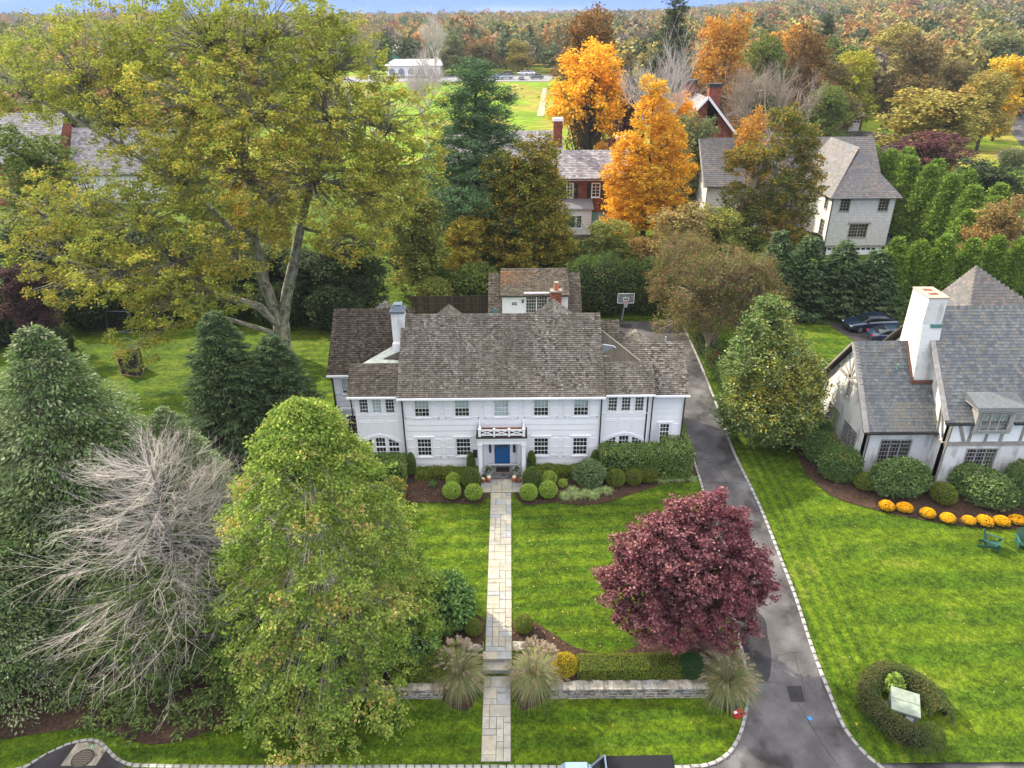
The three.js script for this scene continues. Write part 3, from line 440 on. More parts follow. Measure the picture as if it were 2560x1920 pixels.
// a wall in its own plane: u along, y up, n outwards. frame = {o:[x,z], u:[ux,uz]} ; outward normal is u x up turned right
const face = (ox, oz, ux, uz) => ({ P: (u, y, d) => [ox + ux * u - uz * d, y, oz + uz * u + ux * d] }); // d outwards for walls seen with u running to the right
function fbox(g, f, u0, u1, y0, y1, d0, d1, col) { g.hexa([f.P(u0, y0, d1), f.P(u1, y0, d1), f.P(u1, y1, d1), f.P(u0, y1, d1)], [f.P(u0, y0, d0), f.P(u1, y0, d0), f.P(u1, y1, d0), f.P(u0, y1, d0)], col); return g; }
function wallPanel(f, u0, u1, y0, y1, holes, t, mat, parent, name = 'wall') { const g = new GB(); for (const q of rectsMinus(u0, u1, y0, y1, holes)) fbox(g, f, q[0], q[1], q[2], q[3], -t, 0); return part(name, g.build(), mat, parent); }
function siding(f, u0, u1, y0, y1, holes, e, mat, parent) { // overlapping boards, one mesh each
  for (let y = y0; y < y1 - 0.02; y += e) {
    const yt = min(y + e, y1);
    for (const q of rectsMinus(u0, u1, y, yt, holes)) { const g = new GB(); const k = (q[2] - y) / e, k2 = (q[3] - y) / e, d0 = lerp(0.05, 0.01, k), d1 = lerp(0.05, 0.01, k2); g.hexa([f.P(q[0], q[2], d0), f.P(q[1], q[2], d0), f.P(q[1], q[3], d1), f.P(q[0], q[3], d1)], [f.P(q[0], q[2], 0.002), f.P(q[1], q[2], 0.002), f.P(q[1], q[3], 0.002), f.P(q[0], q[3], 0.002)]); part('siding_board', g.build(), mat, parent); }
  }
}
const paneGeos = new Map();
function paneGeo(w, h) { const k = w.toFixed(3) + h.toFixed(3); if (!paneGeos.has(k)) paneGeos.set(k, new THREE.PlaneGeometry(w, h)); return paneGeos.get(k); }
// window: opening u0..u1,y0..y1; cols x rows panes; every pane its own mesh
function windowIn(f, u0, u1, y0, y1, cols, rows, parent, o = {}) {
  const w = new THREE.Group(); w.name = 'window'; parent.add(w); const fr = o.frame ?? M.whiteTrim, fw = o.fw ?? 0.055, mw = o.mw ?? 0.022, g = new GB(), dz = o.depth ?? -0.05;
  fbox(g, f, u0, u0 + fw, y0, y1, dz - 0.05, 0.05); fbox(g, f, u1 - fw, u1, y0, y1, dz - 0.05, 0.05); fbox(g, f, u0 + fw, u1 - fw, y1 - fw, y1, dz - 0.05, 0.048); fbox(g, f, u0 + fw, u1 - fw, y0, y0 + fw, dz - 0.05, 0.048);
  part('frame', g.build(), fr, w);
  const m = new GB(), a0 = u0 + fw, a1 = u1 - fw, b0 = y0 + fw, b1 = y1 - fw, cw = (a1 - a0) / cols, rh = (b1 - b0) / rows;
  for (let i = 1; i < cols; i++) { const big = o.mull && i % o.mull === 0; const hw = big ? 0.05 : mw / 2; fbox(m, f, a0 + i * cw - hw, a0 + i * cw + hw, b0, b1, dz - 0.012, dz + (big ? 0.03 : 0.02)); }
  for (let j = 1; j < rows; j++) { const mid = o.rail === j, hw = mid ? 0.024 : mw / 2; fbox(m, f, a0, a1, b0 + j * rh - hw, b0 + j * rh + hw, dz - 0.011, dz + (mid ? 0.03 : 0.018)); }
  if (m.p.length) part('glazing_bar', m.build(), fr, w);
  const pg = paneGeo(cw - 0.004, rh - 0.004), c0 = f.P(0, 0, 0), c1 = f.P(1, 0, 0), ang = atan2(-(c1[2] - c0[2]), c1[0] - c0[0]);
  for (let i = 0; i < cols; i++) for (let j = 0; j < rows; j++) { const q = part('pane', pg, M.glass, w); q.position.set(...f.P(a0 + (i + 0.5) * cw, b0 + (j + 0.5) * rh, dz)); q.rotation.y = ang; }
  if (o.blind) { const bg = new GB(); fbox(bg, f, a0, a1, lerp(b1, b0, o.blind), b1, dz - 0.1, dz - 0.085); part('blind', bg.build(), M.blind, w); }
  if (!o.noSill) { const s = new GB(); fbox(s, f, u0 - 0.05, u1 + 0.05, y0 - 0.05, y0, -0.02, 0.09); part('sill', s.build(), o.sill ?? fr, w); }
  const bk = new GB(); fbox(bk, f, u0 - 0.1, u1 + 0.1, y0 - 0.1, y1 + 0.1, -0.9, -0.86); part('room_shade', bk.build(), M.interior, w);  // dark sheet added behind the panes as painted room shade
  return w;
}
function shutter(f, u0, u1, y0, y1, mat, parent, hook) {
  const g = new GB(), s = 0.05; fbox(g, f, u0, u1, y0, y1, 0.042, 0.062); fbox(g, f, u0, u0 + s, y0, y1, 0.062, 0.078); fbox(g, f, u1 - s, u1, y0, y1, 0.062, 0.078); const m = lerp(y0, y1, 0.5);
  for (const [a, b] of [[y0, y0 + 0.07], [m - 0.03, m + 0.03], [y1 - 0.07, y1]]) fbox(g, f, u0 + s, u1 - s, a, b, 0.062, 0.077);
  const sh = part('shutter', g.build(), mat, parent);
  if (hook) { const h = new GB(), c = (u0 + u1) / 2 + hook * 0.2; h.tube([f.P(c - 0.04 * hook, y0 - 0.1, 0.08), f.P(c + 0.03, y0 - 0.07, 0.085), f.P(c - 0.03, y0 - 0.03, 0.085), f.P(c + 0.04 * hook, y0 + 0.01, 0.085)], 0.012, 4); part('shutter_hook', h.build(), M.iron, sh); }
}
// a plane of shingles. O eave corner, U along the eave, Vv up the slope (unit), W width, Ls slope length; left(v), right(v) trims for hips/valleys
const toneMats = new Map();
function shingles(roof, o) {
  const r = mulberry(o.seed), U = V(...o.U).normalize(), Up = V(...o.V).normalize(), Nn = U.clone().cross(Up).normalize(); if (Nn.y < 0) Nn.negate();
  const all = new GB(true), single = o.single ?? 0; let made = 0; const th = o.th ?? 0.034, rows = Math.ceil(o.L / o.e), O = V(...o.O);
  if (single && !toneMats.has(o.mat)) toneMats.set(o.mat, [0.7, 0.82, 0.92, 1.02, 1.14, 1.28].map((k) => { const m = o.mat.clone(); m.vertexColors = false; const c = pick(o.pal, (k - 0.7) / 0.58); m.color = S(c[0] * k, c[1] * k, c[2] * k).multiply(o.mat.color); return m; }));
  for (let j = 0; j < rows; j++) {
    const v0 = j * o.e, v1 = min(v0 + o.e * 1.12, o.L), a = o.left ? o.left(v0 + o.e / 2) : 0, b = o.right ? o.right(v0 + o.e / 2) : o.W; let u = a - (j % 2) * o.w * 0.5 - r() * 0.04;
    while (u < b) {
      const w = o.w * (o.even ? 0.96 + 0.08 * r() : 0.55 + 0.9 * r()), u0 = max(u, a) + 0.004, u1 = min(u + w, b) - 0.004; u += w; if (u1 - u0 < 0.03) continue;
      const lift = th * (0.8 + 0.5 * r()), jit = (r() - 0.5) * o.e * (o.jit ?? 0.12), P = (uu, vv, n) => { const q = O.clone().addScaledVector(U, uu).addScaledVector(Up, vv).addScaledVector(Nn, n); return [q.x, q.y, q.z]; };
      const mid = P((u0 + u1) / 2, (v0 + v1) / 2, 0), big = fbm(mid[0] * 0.55 + o.seed, mid[2] * 0.55 + mid[1] * 0.4, 0, 3, 5), k = (0.84 + 0.26 * r() + (big - 0.5) * 0.3) , c = pick(o.pal, clamp(big * 0.9 + 0.05 + (r() - 0.5) * 0.9)), col = c.map((x) => x * k);
      const cut = o.cut ? o.e * 0.16 : 0;
      const gb = made < single && u1 - u0 > o.w * 0.5 ? new GB() : all;
      if (cut) { const f = [P(u0 + cut, v0 + jit, lift * 1.5), P(u1 - cut, v0 + jit, lift * 1.5), P(u1, v0 + cut + jit, lift * 1.4), P(u1, v1, 0.003), P(u0, v1, 0.003), P(u0, v0 + cut + jit, lift * 1.4)]; for (let i = 1; i < 5; i++) gb.tri(f[0], f[i], f[i + 1], col); gb.quad(P(u0 + cut, v0 + jit, 0), P(u1 - cut, v0 + jit, 0), f[1], f[0], col); gb.quad(P(u1 - cut, v0 + jit, 0), P(u1, v0 + cut, 0), f[2], f[1], col); gb.quad(P(u0, v0 + cut, 0), P(u0 + cut, v0 + jit, 0), f[0], f[5], col); }
      else { const A = P(u0, v0 + jit, lift * 1.6), B = P(u1, v0 + jit, lift * 1.6), C = P(u1, v1, 0.004), D = P(u0, v1, 0.004); gb.quad(A, B, C, D, col); gb.quad(P(u0, v0 + jit, 0), P(u1, v0 + jit, 0), B, A, col); gb.tri(P(u0, v0 + jit, 0), A, D, col); gb.tri(P(u1, v0 + jit, 0), C, B, col); }
      if (gb !== all) { made++; const ms = toneMats.get(o.mat), sh = part('shingle', gb.build(), ms[clamp(floor((k - 0.45) / 0.9 * 6), 0, 5)], roof); }
    }
  }
  if (all.p.length) stuffPart('shingles', all.build(), o.mat, roof);
}
M.shake = std(S(1, 1, 1), 0.92, { vertexColors: true, map: rep(woodT, 1.4) });
M.slate = std(S(1, 1, 1), 0.7, { vertexColors: true, map: rep(grainT, 1.3) });
const PALR = {
  shake: [[2, 0.17, 0.152, 0.128], [3, 0.215, 0.195, 0.168], [2.4, 0.26, 0.242, 0.215], [1.1, 0.33, 0.315, 0.29], [0.4, 0.125, 0.108, 0.088]],
  shakeDark: [[3, 0.085, 0.071, 0.058], [2, 0.115, 0.097, 0.08], [1, 0.15, 0.13, 0.108], [0.5, 0.06, 0.05, 0.042]],
  shakeMid: [[2, 0.145, 0.126, 0.102], [2, 0.18, 0.16, 0.134], [1, 0.225, 0.204, 0.175], [1, 0.115, 0.098, 0.079]],
  slate: [[3, 0.15, 0.165, 0.17], [2, 0.19, 0.2, 0.195], [1, 0.2, 0.185, 0.155], [1.4, 0.12, 0.135, 0.15]],
  slateWarm: [[2, 0.2, 0.18, 0.165], [2, 0.17, 0.16, 0.155], [1, 0.24, 0.19, 0.165], [1, 0.15, 0.16, 0.17]],
  slatePale: [[2, 0.36, 0.34, 0.34], [2, 0.29, 0.26, 0.27], [1, 0.42, 0.4, 0.39], [1, 0.22, 0.18, 0.19]],
};
// gable roof whose ridge runs along x: prism slab + two planes of shingles
function gableX(h, o) { // x0,x1, ze (front eave z), ye, zr, yr (ridge), zb (back eave)
  const roof = new THREE.Group(); roof.name = 'roof'; h.add(roof); const t = 0.12, g = new GB(), yb = o.yb ?? o.ye, pr = (x) => [[x, o.ye, o.ze], [x, o.yr, o.zr], [x, yb, o.zb], [x, yb - t, o.zb], [x, o.yr - t * 1.3, o.zr], [x, o.ye - t, o.ze]];
  const A = pr(o.x0), B = pr(o.x1); for (let i = 0; i < 6; i++) { const j = (i + 1) % 6; g.quad(A[i], A[j], B[j], B[i]); } for (const [Q, s] of [[A, 1], [B, 0]]) for (const [i, j, k] of [[0, 1, 4], [0, 4, 5], [1, 2, 3], [1, 3, 4]]) s ? g.tri(Q[i], Q[j], Q[k]) : g.tri(Q[i], Q[k], Q[j]);
  part('deck', g.build(), o.deck ?? M.roofBase, roof);
  const L = hypot(o.yr - o.ye, o.zr - o.ze);
  shingles(roof, { seed: o.seed, O: [o.x0, o.ye + 0.006, o.ze], U: [1, 0, 0], V: [0, o.yr - o.ye, o.zr - o.ze], W: o.x1 - o.x0, L, e: o.e ?? 0.14, w: o.w ?? 0.16, pal: o.pal, mat: o.mat ?? M.shake, single: o.single, left: o.left, right: o.right, even: o.even, cut: o.cut, th: o.th, jit: o.jit });
  if (!o.noBack) { const L2 = hypot(o.yr - yb, o.zr - o.zb); shingles(roof, { seed: o.seed + 1, O: [o.x1, yb + 0.006, o.zb], U: [-1, 0, 0], V: [0, o.yr - yb, o.zr - o.zb], W: o.x1 - o.x0, L: L2, e: (o.e ?? 0.14) * 1.6, w: (o.w ?? 0.16) * 1.6, pal: o.pal, mat: o.mat ?? M.shake }); }
  if (o.cap !== false) { const c = new GB(true), r = mulberry(o.seed + 9), s = o.capS ?? 0.17, hh = 0.11; for (let x = o.x0; x < o.x1 - 0.02; x += s) { const k = 0.7 + 0.6 * r(), q = pick(o.pal, r()).map((v) => v * k), x1 = min(x + s - 0.008, o.x1), dy = (o.yr - o.ye) / (o.ze - o.zr) * hh * 1.3, y = o.yr + 0.03; c.quad([x, y - dy, o.zr + hh * 1.3], [x1, y - dy, o.zr + hh * 1.3], [x1, y + 0.02, o.zr], [x, y + 0.02, o.zr], q); c.quad([x1, y - dy, o.zr - hh * 1.3], [x, y - dy, o.zr - hh * 1.3], [x, y + 0.02, o.zr], [x1, y + 0.02, o.zr], q); } part('ridge_cap', c.build(), o.mat ?? M.shake, roof); }
  return roof;
}
function gableWall(f, u0, u1, yb, ye, um, yr, t, mat, parent, holes = [], name = 'wall') { // pentagon end wall with rectangular holes
  const s = new THREE.Shape([[u0, yb], [u1, yb], [u1, ye], [um, yr], [u0, ye]].map((p) => new THREE.Vector2(...p)));
  for (const h of holes) s.holes.push(new THREE.Path([[h[0], h[2]], [h[0], h[3]], [h[1], h[3]], [h[1], h[2]]].map((p) => new THREE.Vector2(...p))));
  return part(name, onFace(new THREE.ExtrudeGeometry(s, { depth: t, bevelEnabled: false }), f, -t), mat, parent);
}
function onFace(g, f, d0) { // maps extrude (x,y,z) to wall (u,y,d)
  g = g.index ? g.toNonIndexed() : g; const p = g.attributes.position; for (let i = 0; i < p.count; i++) p.setXYZ(i, ...f.P(p.getX(i), p.getY(i), p.getZ(i) + d0)); g.computeVertexNormals(); return g;
}
// ---------- the white colonial house ----------
{
  const H = thing('white_house', 'long white clapboard house with weathered shingle roof and blue front door', 'house', [0, 0, 0]);
  const ZF = -38.54, F = face(0, ZF, 1, 0);
  const up = [-5.61, -3.12, -0.67, 1.8, 4.28].map((c) => [c - 0.48, c + 0.48, 3.9, 5.16]), lo = [-5.62, -3.13, 1.83, 4.31].map((c) => [c - 0.48, c + 0.48, 1.0, 2.37]);
  const doorHole = [-1.62, 0.32, 0.0, 2.52], holes = [...up, ...lo, doorHole];
  wallPanel(F, -6.87, 5.45, -0.1, 5.6, holes, 0.2, M.white, H);
  siding(F, -6.75, 5.33, 0.42, 5.34, holes, 0.42, M.white, H);
  { const g = new GB(); fbox(g, F, -6.87, 5.45, 0, 0.4, 0, 0.05); fbox(g, F, -6.87, -6.74, 0.4, 5.34, 0, 0.055); fbox(g, F, 5.32, 5.45, 0.4, 5.34, 0, 0.055); fbox(g, F, -6.9, 5.48, 5.3, 5.62, 0.0, 0.07); fbox(g, F, -6.9, 5.48, 5.2, 5.3, 0, 0.052); part('trim', g.build(), M.whiteTrim, H); }
  up.forEach((q, i) => { windowIn(F, q[0], q[1], q[2], q[3], 4, 4, H, { rail: 2, blind: [0.5, 0.52, 1, 0.5, 0.48][i] }); });
  lo.forEach((q) => { windowIn(F, q[0], q[1], q[2], q[3], 4, 4, H, { rail: 2 }); const g = new GB(); fbox(g, F, q[0] - 0.18, q[1] + 0.18, q[3] + 0.1, q[3] + 0.17, 0.02, 0.11); fbox(g, F, q[0] - 0.02, q[1] + 0.02, q[3], q[3] + 0.1, 0.02, 0.06); part('window_head', g.build(), M.whiteTrim, H); });
  [...up, ...lo].forEach((q) => { shutter(F, q[0] - 0.6, q[0] - 0.07, q[2] + 0.02, q[3] - 0.02, M.whiteTrim, H, -1); shutter(F, q[1] + 0.07, q[1] + 0.6, q[2] + 0.02, q[3] - 0.02, M.whiteTrim, H, 1); });
  // other walls
  const B = face(5.45, -46.8, -1, 0); wallPanel(B, 0, 12.3, -0.1, 5.6, [], 0.2, M.white, H);
  for (const [x, s] of [[-6.87, 1], [5.45, -1]]) gableWall(s > 0 ? face(x, -46.8, 0, 1) : face(x, ZF, 0, -1), 0, 8.26, -0.1, 5.75, s > 0 ? 4.1 : 4.16, 8.95, 0.2, M.white, H);
  gableX(H, { seed: 11, x0: -7.05, x1: 5.7, ze: -38.15, ye: 5.5, zr: -42.7, yr: 9.12, zb: -47.25, pal: PALR.shake, single: 300 });
  // gutters and leaders
  const gut = (x0, x1, y, z) => { const g = new GB(); g.box(x0, y - 0.11, z, x1, y - 0.1, z + 0.13); g.box(x0, y - 0.1, z + 0.12, x1, y + 0.01, z + 0.14); g.box(x0, y - 0.1, z, x1, y + 0.0, z + 0.012); part('gutter', g.build(), M.whiteTrim, H); };
  gut(-7.05, 5.7, 5.48, -38.13); gut(-10.15, -7.1, 5.46, -38.4); gut(5.76, 8.8, 5.46, -38.42); gut(8.85, 11.0, 5.28, -38.66); gut(-12.1, -10.2, 5.4, -41.55);
  for (const [x, z, yt] of [[-6.8, -38.5, 5.38], [5.52, -38.5, 5.38], [-9.92, -38.52, 5.34], [8.68, -38.55, 5.34], [10.78, -39.0, 5.15], [-11.86, -41.9, 5.25]]) { const g = new GB(); g.tube([[x, yt + 0.08, z + 0.25], [x, yt, z + 0.2], [x, yt - 0.35, z + 0.09], [x, 0.05, z + 0.09]], 0.045, 7); part('downspout', g.build(), M.darkMetal, H); }
  // arched bays
  const bay = (x0, x1, zf, ups, cx, blinds) => {
    const f = face(0, zf, 1, 0), sh = new THREE.Shape([[x0, -0.1], [x1, -0.1], [x1, 5.6], [x0, 5.6]].map((p) => new THREE.Vector2(...p)));
    for (const u of ups) sh.holes.push(new THREE.Path([[u - 0.3, 4.12], [u - 0.3, 5.2], [u + 0.3, 5.2], [u + 0.3, 4.12]].map((p) => new THREE.Vector2(...p))));
    const arch = (u) => 2.42 - 0.42 * pow(abs(u - cx) / 1.2, 2), low = [[cx - 1.2, cx - 0.48], [cx - 0.34, cx + 0.34], [cx + 0.48, cx + 1.2]];
    for (const [a, b] of low) { const pts = [[a, 0.9], [a, arch(a)]]; for (let i = 1; i <= 8; i++) { const u = lerp(a, b, i / 8); pts.push([u, arch(u)]); } pts.push([b, 0.9]); sh.holes.push(new THREE.Path(pts.map((p) => new THREE.Vector2(...p)))); }
    part('wall', onFace(new THREE.ExtrudeGeometry(sh, { depth: 0.2, bevelEnabled: false }), f, -0.2), M.white, H);
    ups.forEach((u, i) => windowIn(f, u - 0.3, u + 0.3, 4.12, 5.2, 3, 4, H, { fw: 0.045, noSill: true, blind: blinds[i] }));
    low.forEach(([a, b]) => { // arched sash: frame follows the curve, panes are clipped to it
      const w = new THREE.Group(); w.name = 'window'; H.add(w); const g = new GB(), fw = 0.045; fbox(g, f, a, a + fw, 0.9, arch(a) + 0.0, -0.1, 0.03); fbox(g, f, b - fw, b, 0.9, arch(b), -0.1, 0.03); fbox(g, f, a + fw, b - fw, 0.9, 0.96, -0.1, 0.028); fbox(g, f, a + fw, b - fw, 1.62, 1.7, -0.07, 0.0);
      for (let i = 0; i < 8; i++) { const u = lerp(a, b, i / 8), v = lerp(a, b, (i + 1) / 8); g.hexa([f.P(u, arch(u) - fw, 0.03), f.P(v, arch(v) - fw, 0.03), f.P(v, arch(v) + 0.02, 0.03), f.P(u, arch(u) + 0.02, 0.03)], [f.P(u, arch(u) - fw, -0.1), f.P(v, arch(v) - fw, -0.1), f.P(v, arch(v) + 0.02, -0.1), f.P(u, arch(u) + 0.02, -0.1)]); }
      const cw = (b - a - 2 * fw) / 3, rows = [0.96, 1.29, 1.62, 1.7, 2.0, 2.5];
      for (let i = 1; i < 3; i++) fbox(g, f, a + fw + i * cw - 0.011, a + fw + i * cw + 0.011, 0.96, min(arch(a + fw + i * cw), 2.4) - 0.02, -0.06, -0.03);
      for (const y of [1.29, 2.0]) fbox(g, f, a + fw, b - fw, y - 0.011, y + 0.011, -0.06, -0.032);
      part('frame', g.build(), M.whiteTrim, w);
      for (let i = 0; i < 3; i++) for (const j of [0, 1, 3, 4]) { const u0 = a + fw + i * cw + 0.006, u1 = u0 + cw - 0.012, y0 = rows[j] + 0.006, t0 = min(rows[j + 1], arch(u0) - 0.01), t1 = min(rows[j + 1], arch(u1) - 0.01), pg = new GB(); if (t0 < y0 + 0.03 && t1 < y0 + 0.03) continue; pg.quad(f.P(u0, y0, -0.05), f.P(u1, y0, -0.05), f.P(u1, max(t1, y0 + 0.02), -0.05), f.P(u0, max(t0, y0 + 0.02), -0.05)); part('pane', pg.build(), M.glass, w); }
      const bk = new GB(); fbox(bk, f, a - 0.1, b + 0.1, 0.8, 2.6, -0.9, -0.86); part('room_shade', bk.build(), M.interior, w);  // added dark sheet, shade of the room behind the arched sash
    });
    // applied mouldings: panels, arch hood and keystone
    const m = new GB(), fr = (u0, u1, y0, y1) => { for (const [a, b, c, d] of [[u0, u1, y0, y0 + 0.03], [u0, u1, y1 - 0.03, y1], [u0, u0 + 0.03, y0 + 0.03, y1 - 0.03], [u1 - 0.03, u1, y0 + 0.03, y1 - 0.03]]) fbox(m, f, a, b, c, d, 0, 0.022); };
    for (const k of [-1, 0, 1]) { const c = cx + k * 0.86; fr(c - 0.38, c + 0.38, 3.58, 3.88); const t = (u) => arch(u) + 0.22; for (const s of [-1, 1]) fbox(m, f, c + s * 0.38 - 0.015, c + s * 0.38 + 0.015, min(t(c + s * 0.36), 3.4) + 0.1, 3.5, 0, 0.02); fbox(m, f, c - 0.38, c + 0.38, 3.47, 3.5, 0, 0.021); }
    for (let i = 0; i < 14; i++) for (const [off, th, d] of [[0.05, 0.07, 0.04], [0.17, 0.03, 0.03]]) { const U = (t) => cx + (t - 0.5) * 2 * 1.3, u = U(i / 14), v = U((i + 1) / 14), A = (q) => 2.42 - 0.42 * pow(abs(q - cx) / 1.2, 2) + off; m.hexa([f.P(u, A(u), d), f.P(v, A(v), d), f.P(v, A(v) + th, d), f.P(u, A(u) + th, d)], [f.P(u, A(u), 0), f.P(v, A(v), 0), f.P(v, A(v) + th, 0), f.P(u, A(u) + th, 0)]); }
    fbox(m, f, cx - 0.06, cx + 0.06, 2.46, 2.66, 0, 0.06); fbox(m, f, x0, x1, 5.26, 5.5, 0, 0.05); fbox(m, f, x0, x0 + 0.1, 0, 5.26, 0, 0.03); fbox(m, f, x1 - 0.1, x1, 0, 5.26, 0, 0.03); fbox(m, f, x0 + 0.1, x1 - 0.1, 0.78, 0.88, 0, 0.07); fbox(m, f, x0 + 0.1, x1 - 0.1, 3.98, 4.06, 0, 0.04);
    part('moulding', m.build(), M.whiteTrim, H);
  };
  bay(-9.8, -6.88, -38.66, [-9.23, -8.41, -7.6], -8.42, [0, 1, 0]);
  bay(5.46, 8.57, -38.68, [6.25, 7.08, 7.91], 7.1, [0, 0, 0]);
  wallPanel(face(-9.8, -41.95, 0, 1), 0, 3.28, -0.1, 5.6, [], 0.2, M.white, H); wallPanel(face(8.57, -38.68, 0, -1), 0, 3, -0.1, 5.6, [], 0.2, M.white, H);
  gableX(H, { seed: 21, x0: -10.15, x1: -7.06, ze: -38.42, ye: 5.48, zr: -40.1, yr: 6.88, zb: -42.0, yb: 5.9, pal: PALR.shakeMid, noBack: true });
  gableX(H, { seed: 31, x0: 5.72, x1: 8.8, ze: -38.44, ye: 5.48, zr: -40.1, yr: 6.86, zb: -42.0, yb: 5.9, pal: PALR.shake, noBack: true });
  // pale flat deck and cricket behind the left bay, leaf filled valley
  { const g = new GB(); g.quad([-9.4, 6.86, -40.15], [-7.06, 6.86, -40.15], [-7.06, 7.25, -42.2], [-7.6, 7.25, -42.2]); part('flashing', g.build(), std(S(0.5, 0.54, 0.47), 0.6, { map: rep(grainT, 0.6), side: 2 }), H);
    const l = new GB(); l.poly([[-7.07, 6.98, -40.5], [-7.07, 7.12, -41.4], [-8.1, 6.95, -40.62]], [0, 0.06, 0]); part('cricket', l.build(), M.roofBase, H); }
  // right wing
  { const zf = -39.05, f = face(0, zf, 1, 0), win = [9.38, 10.06, 1.75, 3.05]; wallPanel(f, 8.4, 10.75, -0.1, 5.6, [win], 0.2, M.white, H); siding(f, 8.6, 10.62, 0.4, 5.15, [win], 0.42, M.white, H); windowIn(f, ...win, 3, 4, H, { rail: 2 }); shutter(f, 10.13, 10.58, 1.77, 3.03, M.whiteTrim, H, 0);
    const g = new GB(); fbox(g, f, 10.62, 10.75, 0, 5.2, 0, 0.055); fbox(g, f, 8.57, 10.78, 5.12, 5.4, 0, 0.06); fbox(g, f, 9.2, 10.24, 3.12, 3.18, 0.02, 0.11); part('trim', g.build(), M.whiteTrim, H);
    const op = new GB(); op.box(9.3, 1.72, -38.98, 9.33, 3.05, -38.5); part('shutter', op.build(), M.whiteTrim, H);
    gableWall(face(10.75, zf, 0, -1), 0, 5.4, -0.1, 5.3, 2.6, 7.3, 0.2, M.white, H); siding(face(10.75, zf, 0, -1), 0, 5.4, 0.4, 5.2, [], 0.42, M.white, H); wallPanel(face(10.75, -44.45, -1, 0), 0, 5.3, -0.1, 5.3, [], 0.2, M.white, H);
    gableX(H, { seed: 41, x0: 6.6, x1: 11.0, ze: -38.68, ye: 5.3, zr: -41.6, yr: 7.55, zb: -44.8, yb: 5.1, pal: PALR.shake, left: (v) => (v < 2.0 ? 2.2 : 0.2) });
  }
  // rear right gable and skylight slope
  gableX(H, { seed: 45, x0: 5.5, x1: 7.35, ze: -43.2, ye: 6.2, zr: -45.2, yr: 7.6, zb: -48, yb: 6, pal: PALR.shakeMid });
  { const roof = new THREE.Group(); roof.name = 'roof'; H.add(roof); const g = new GB(); g.tri([5.72, 6.85, -40.1], [8.0, 6.85, -40.15], [5.72, 8.3, -42.2]); part('deck', g.build(), std(S(0.12, 0.105, 0.088), 0.9, { map: rep(woodT, 1) }), roof);
    const s = new GB(); s.bar([5.76, 7.1, -40.5], [6.9, 7.06, -40.55], 0.05, 0.06).bar([6.9, 7.06, -40.55], [6.5, 7.5, -41.1], 0.05, 0.06).bar([6.5, 7.5, -41.1], [5.76, 7.62, -41.15], 0.05, 0.06); const sk = part('skylight', s.build(), M.whiteTrim, roof); const p = new GB(); p.quad([5.74, 7.12, -40.52], [6.88, 7.1, -40.57], [6.48, 7.52, -41.08], [5.74, 7.62, -41.12]); part('pane', p.build(), std(S(0.03, 0.045, 0.06), 0.1), sk);
    const fl = new GB(); fl.bar([5.75, 8.22, -42.1], [8.05, 6.9, -40.2], 0.08, 0.03); part('flashing', fl.build(), std(S(0.24, 0.22, 0.17), 0.8), roof); }
  // left wing
  { const zf = -41.95, f = face(0, zf, 1, 0), win = [-11.32, -10.45, 3.8, 4.98], w2 = [-11.3, -10.3, 0.5, 2.2]; wallPanel(f, -11.85, -6.9, -0.1, 5.6, [win, w2], 0.2, M.white, H); siding(f, -11.8, -9.8, 2.9, 5.1, [win], 0.42, M.white, H); windowIn(f, ...win, 3, 4, H, { rail: 2, blind: 0.9 }); windowIn(f, ...w2, 4, 5, H); shutter(f, -11.8, -11.4, 3.82, 4.96, M.whiteTrim, H, -1);
    const g = new GB(); fbox(g, f, -11.9, -9.8, 5.05, 5.35, 0, 0.07); fbox(g, f, -11.9, -9.8, 2.55, 2.75, 0, 0.12); part('trim', g.build(), M.whiteTrim, H);
    gableWall(face(-11.85, -49.2, 0, 1), 0, 7.25, -0.1, 5.55, 3.65, 8.3, 0.2, M.white, H); siding(face(-11.85, -49.2, 0, 1), 0, 7.25, 0.4, 5.4, [], 0.42, M.white, H); wallPanel(face(-6.9, -49.2, -1, 0), 0, 5, -0.1, 5.5, [], 0.2, M.white, H);
    gableX(H, { seed: 51, x0: -12.1, x1: -6.6, ze: -41.55, ye: 5.42, zr: -45.4, yr: 8.5, zb: -49.6, yb: 5.2, pal: PALR.shakeDark }); }
  // rear cross gables: ridges running back
  for (const [x, y, z0, z1, hw, s] of [[3.0, 8.15, -43.5, -48.0, 3.2, 61], [-4.4, 8.05, -43.5, -47.3, 3.0, 63], [8.75, 6.4, -42, -46.5, 2.2, 65], [-9.1, 7.95, -46, -48.5, 2.4, 67]]) {
    const roof = new THREE.Group(); roof.name = 'roof'; H.add(roof); const dy = hw * 0.8, g = new GB(); g.poly([[x - hw, y - dy, z1], [x, y, z1], [x + hw, y - dy, z1]], [0, 0, z0 - z1]); part('deck', g.build(), M.roofBase, roof);
    for (const sgn of [-1, 1]) shingles(roof, { seed: s + sgn, O: [x + sgn * hw, y - dy + 0.01, sgn < 0 ? z1 : z0], U: [0, 0, sgn < 0 ? 1 : -1], V: [-sgn * hw, dy, 0], W: z0 - z1, L: hypot(hw, dy), e: 0.16, w: 0.18, pal: PALR.shake, mat: M.shake });
    wallPanel(face(x - hw + 0.3, z1 + 0.3, 1, 0), 0, hw * 2 - 0.6, -0.1, y - dy, [], 0.2, M.white, H);
  }
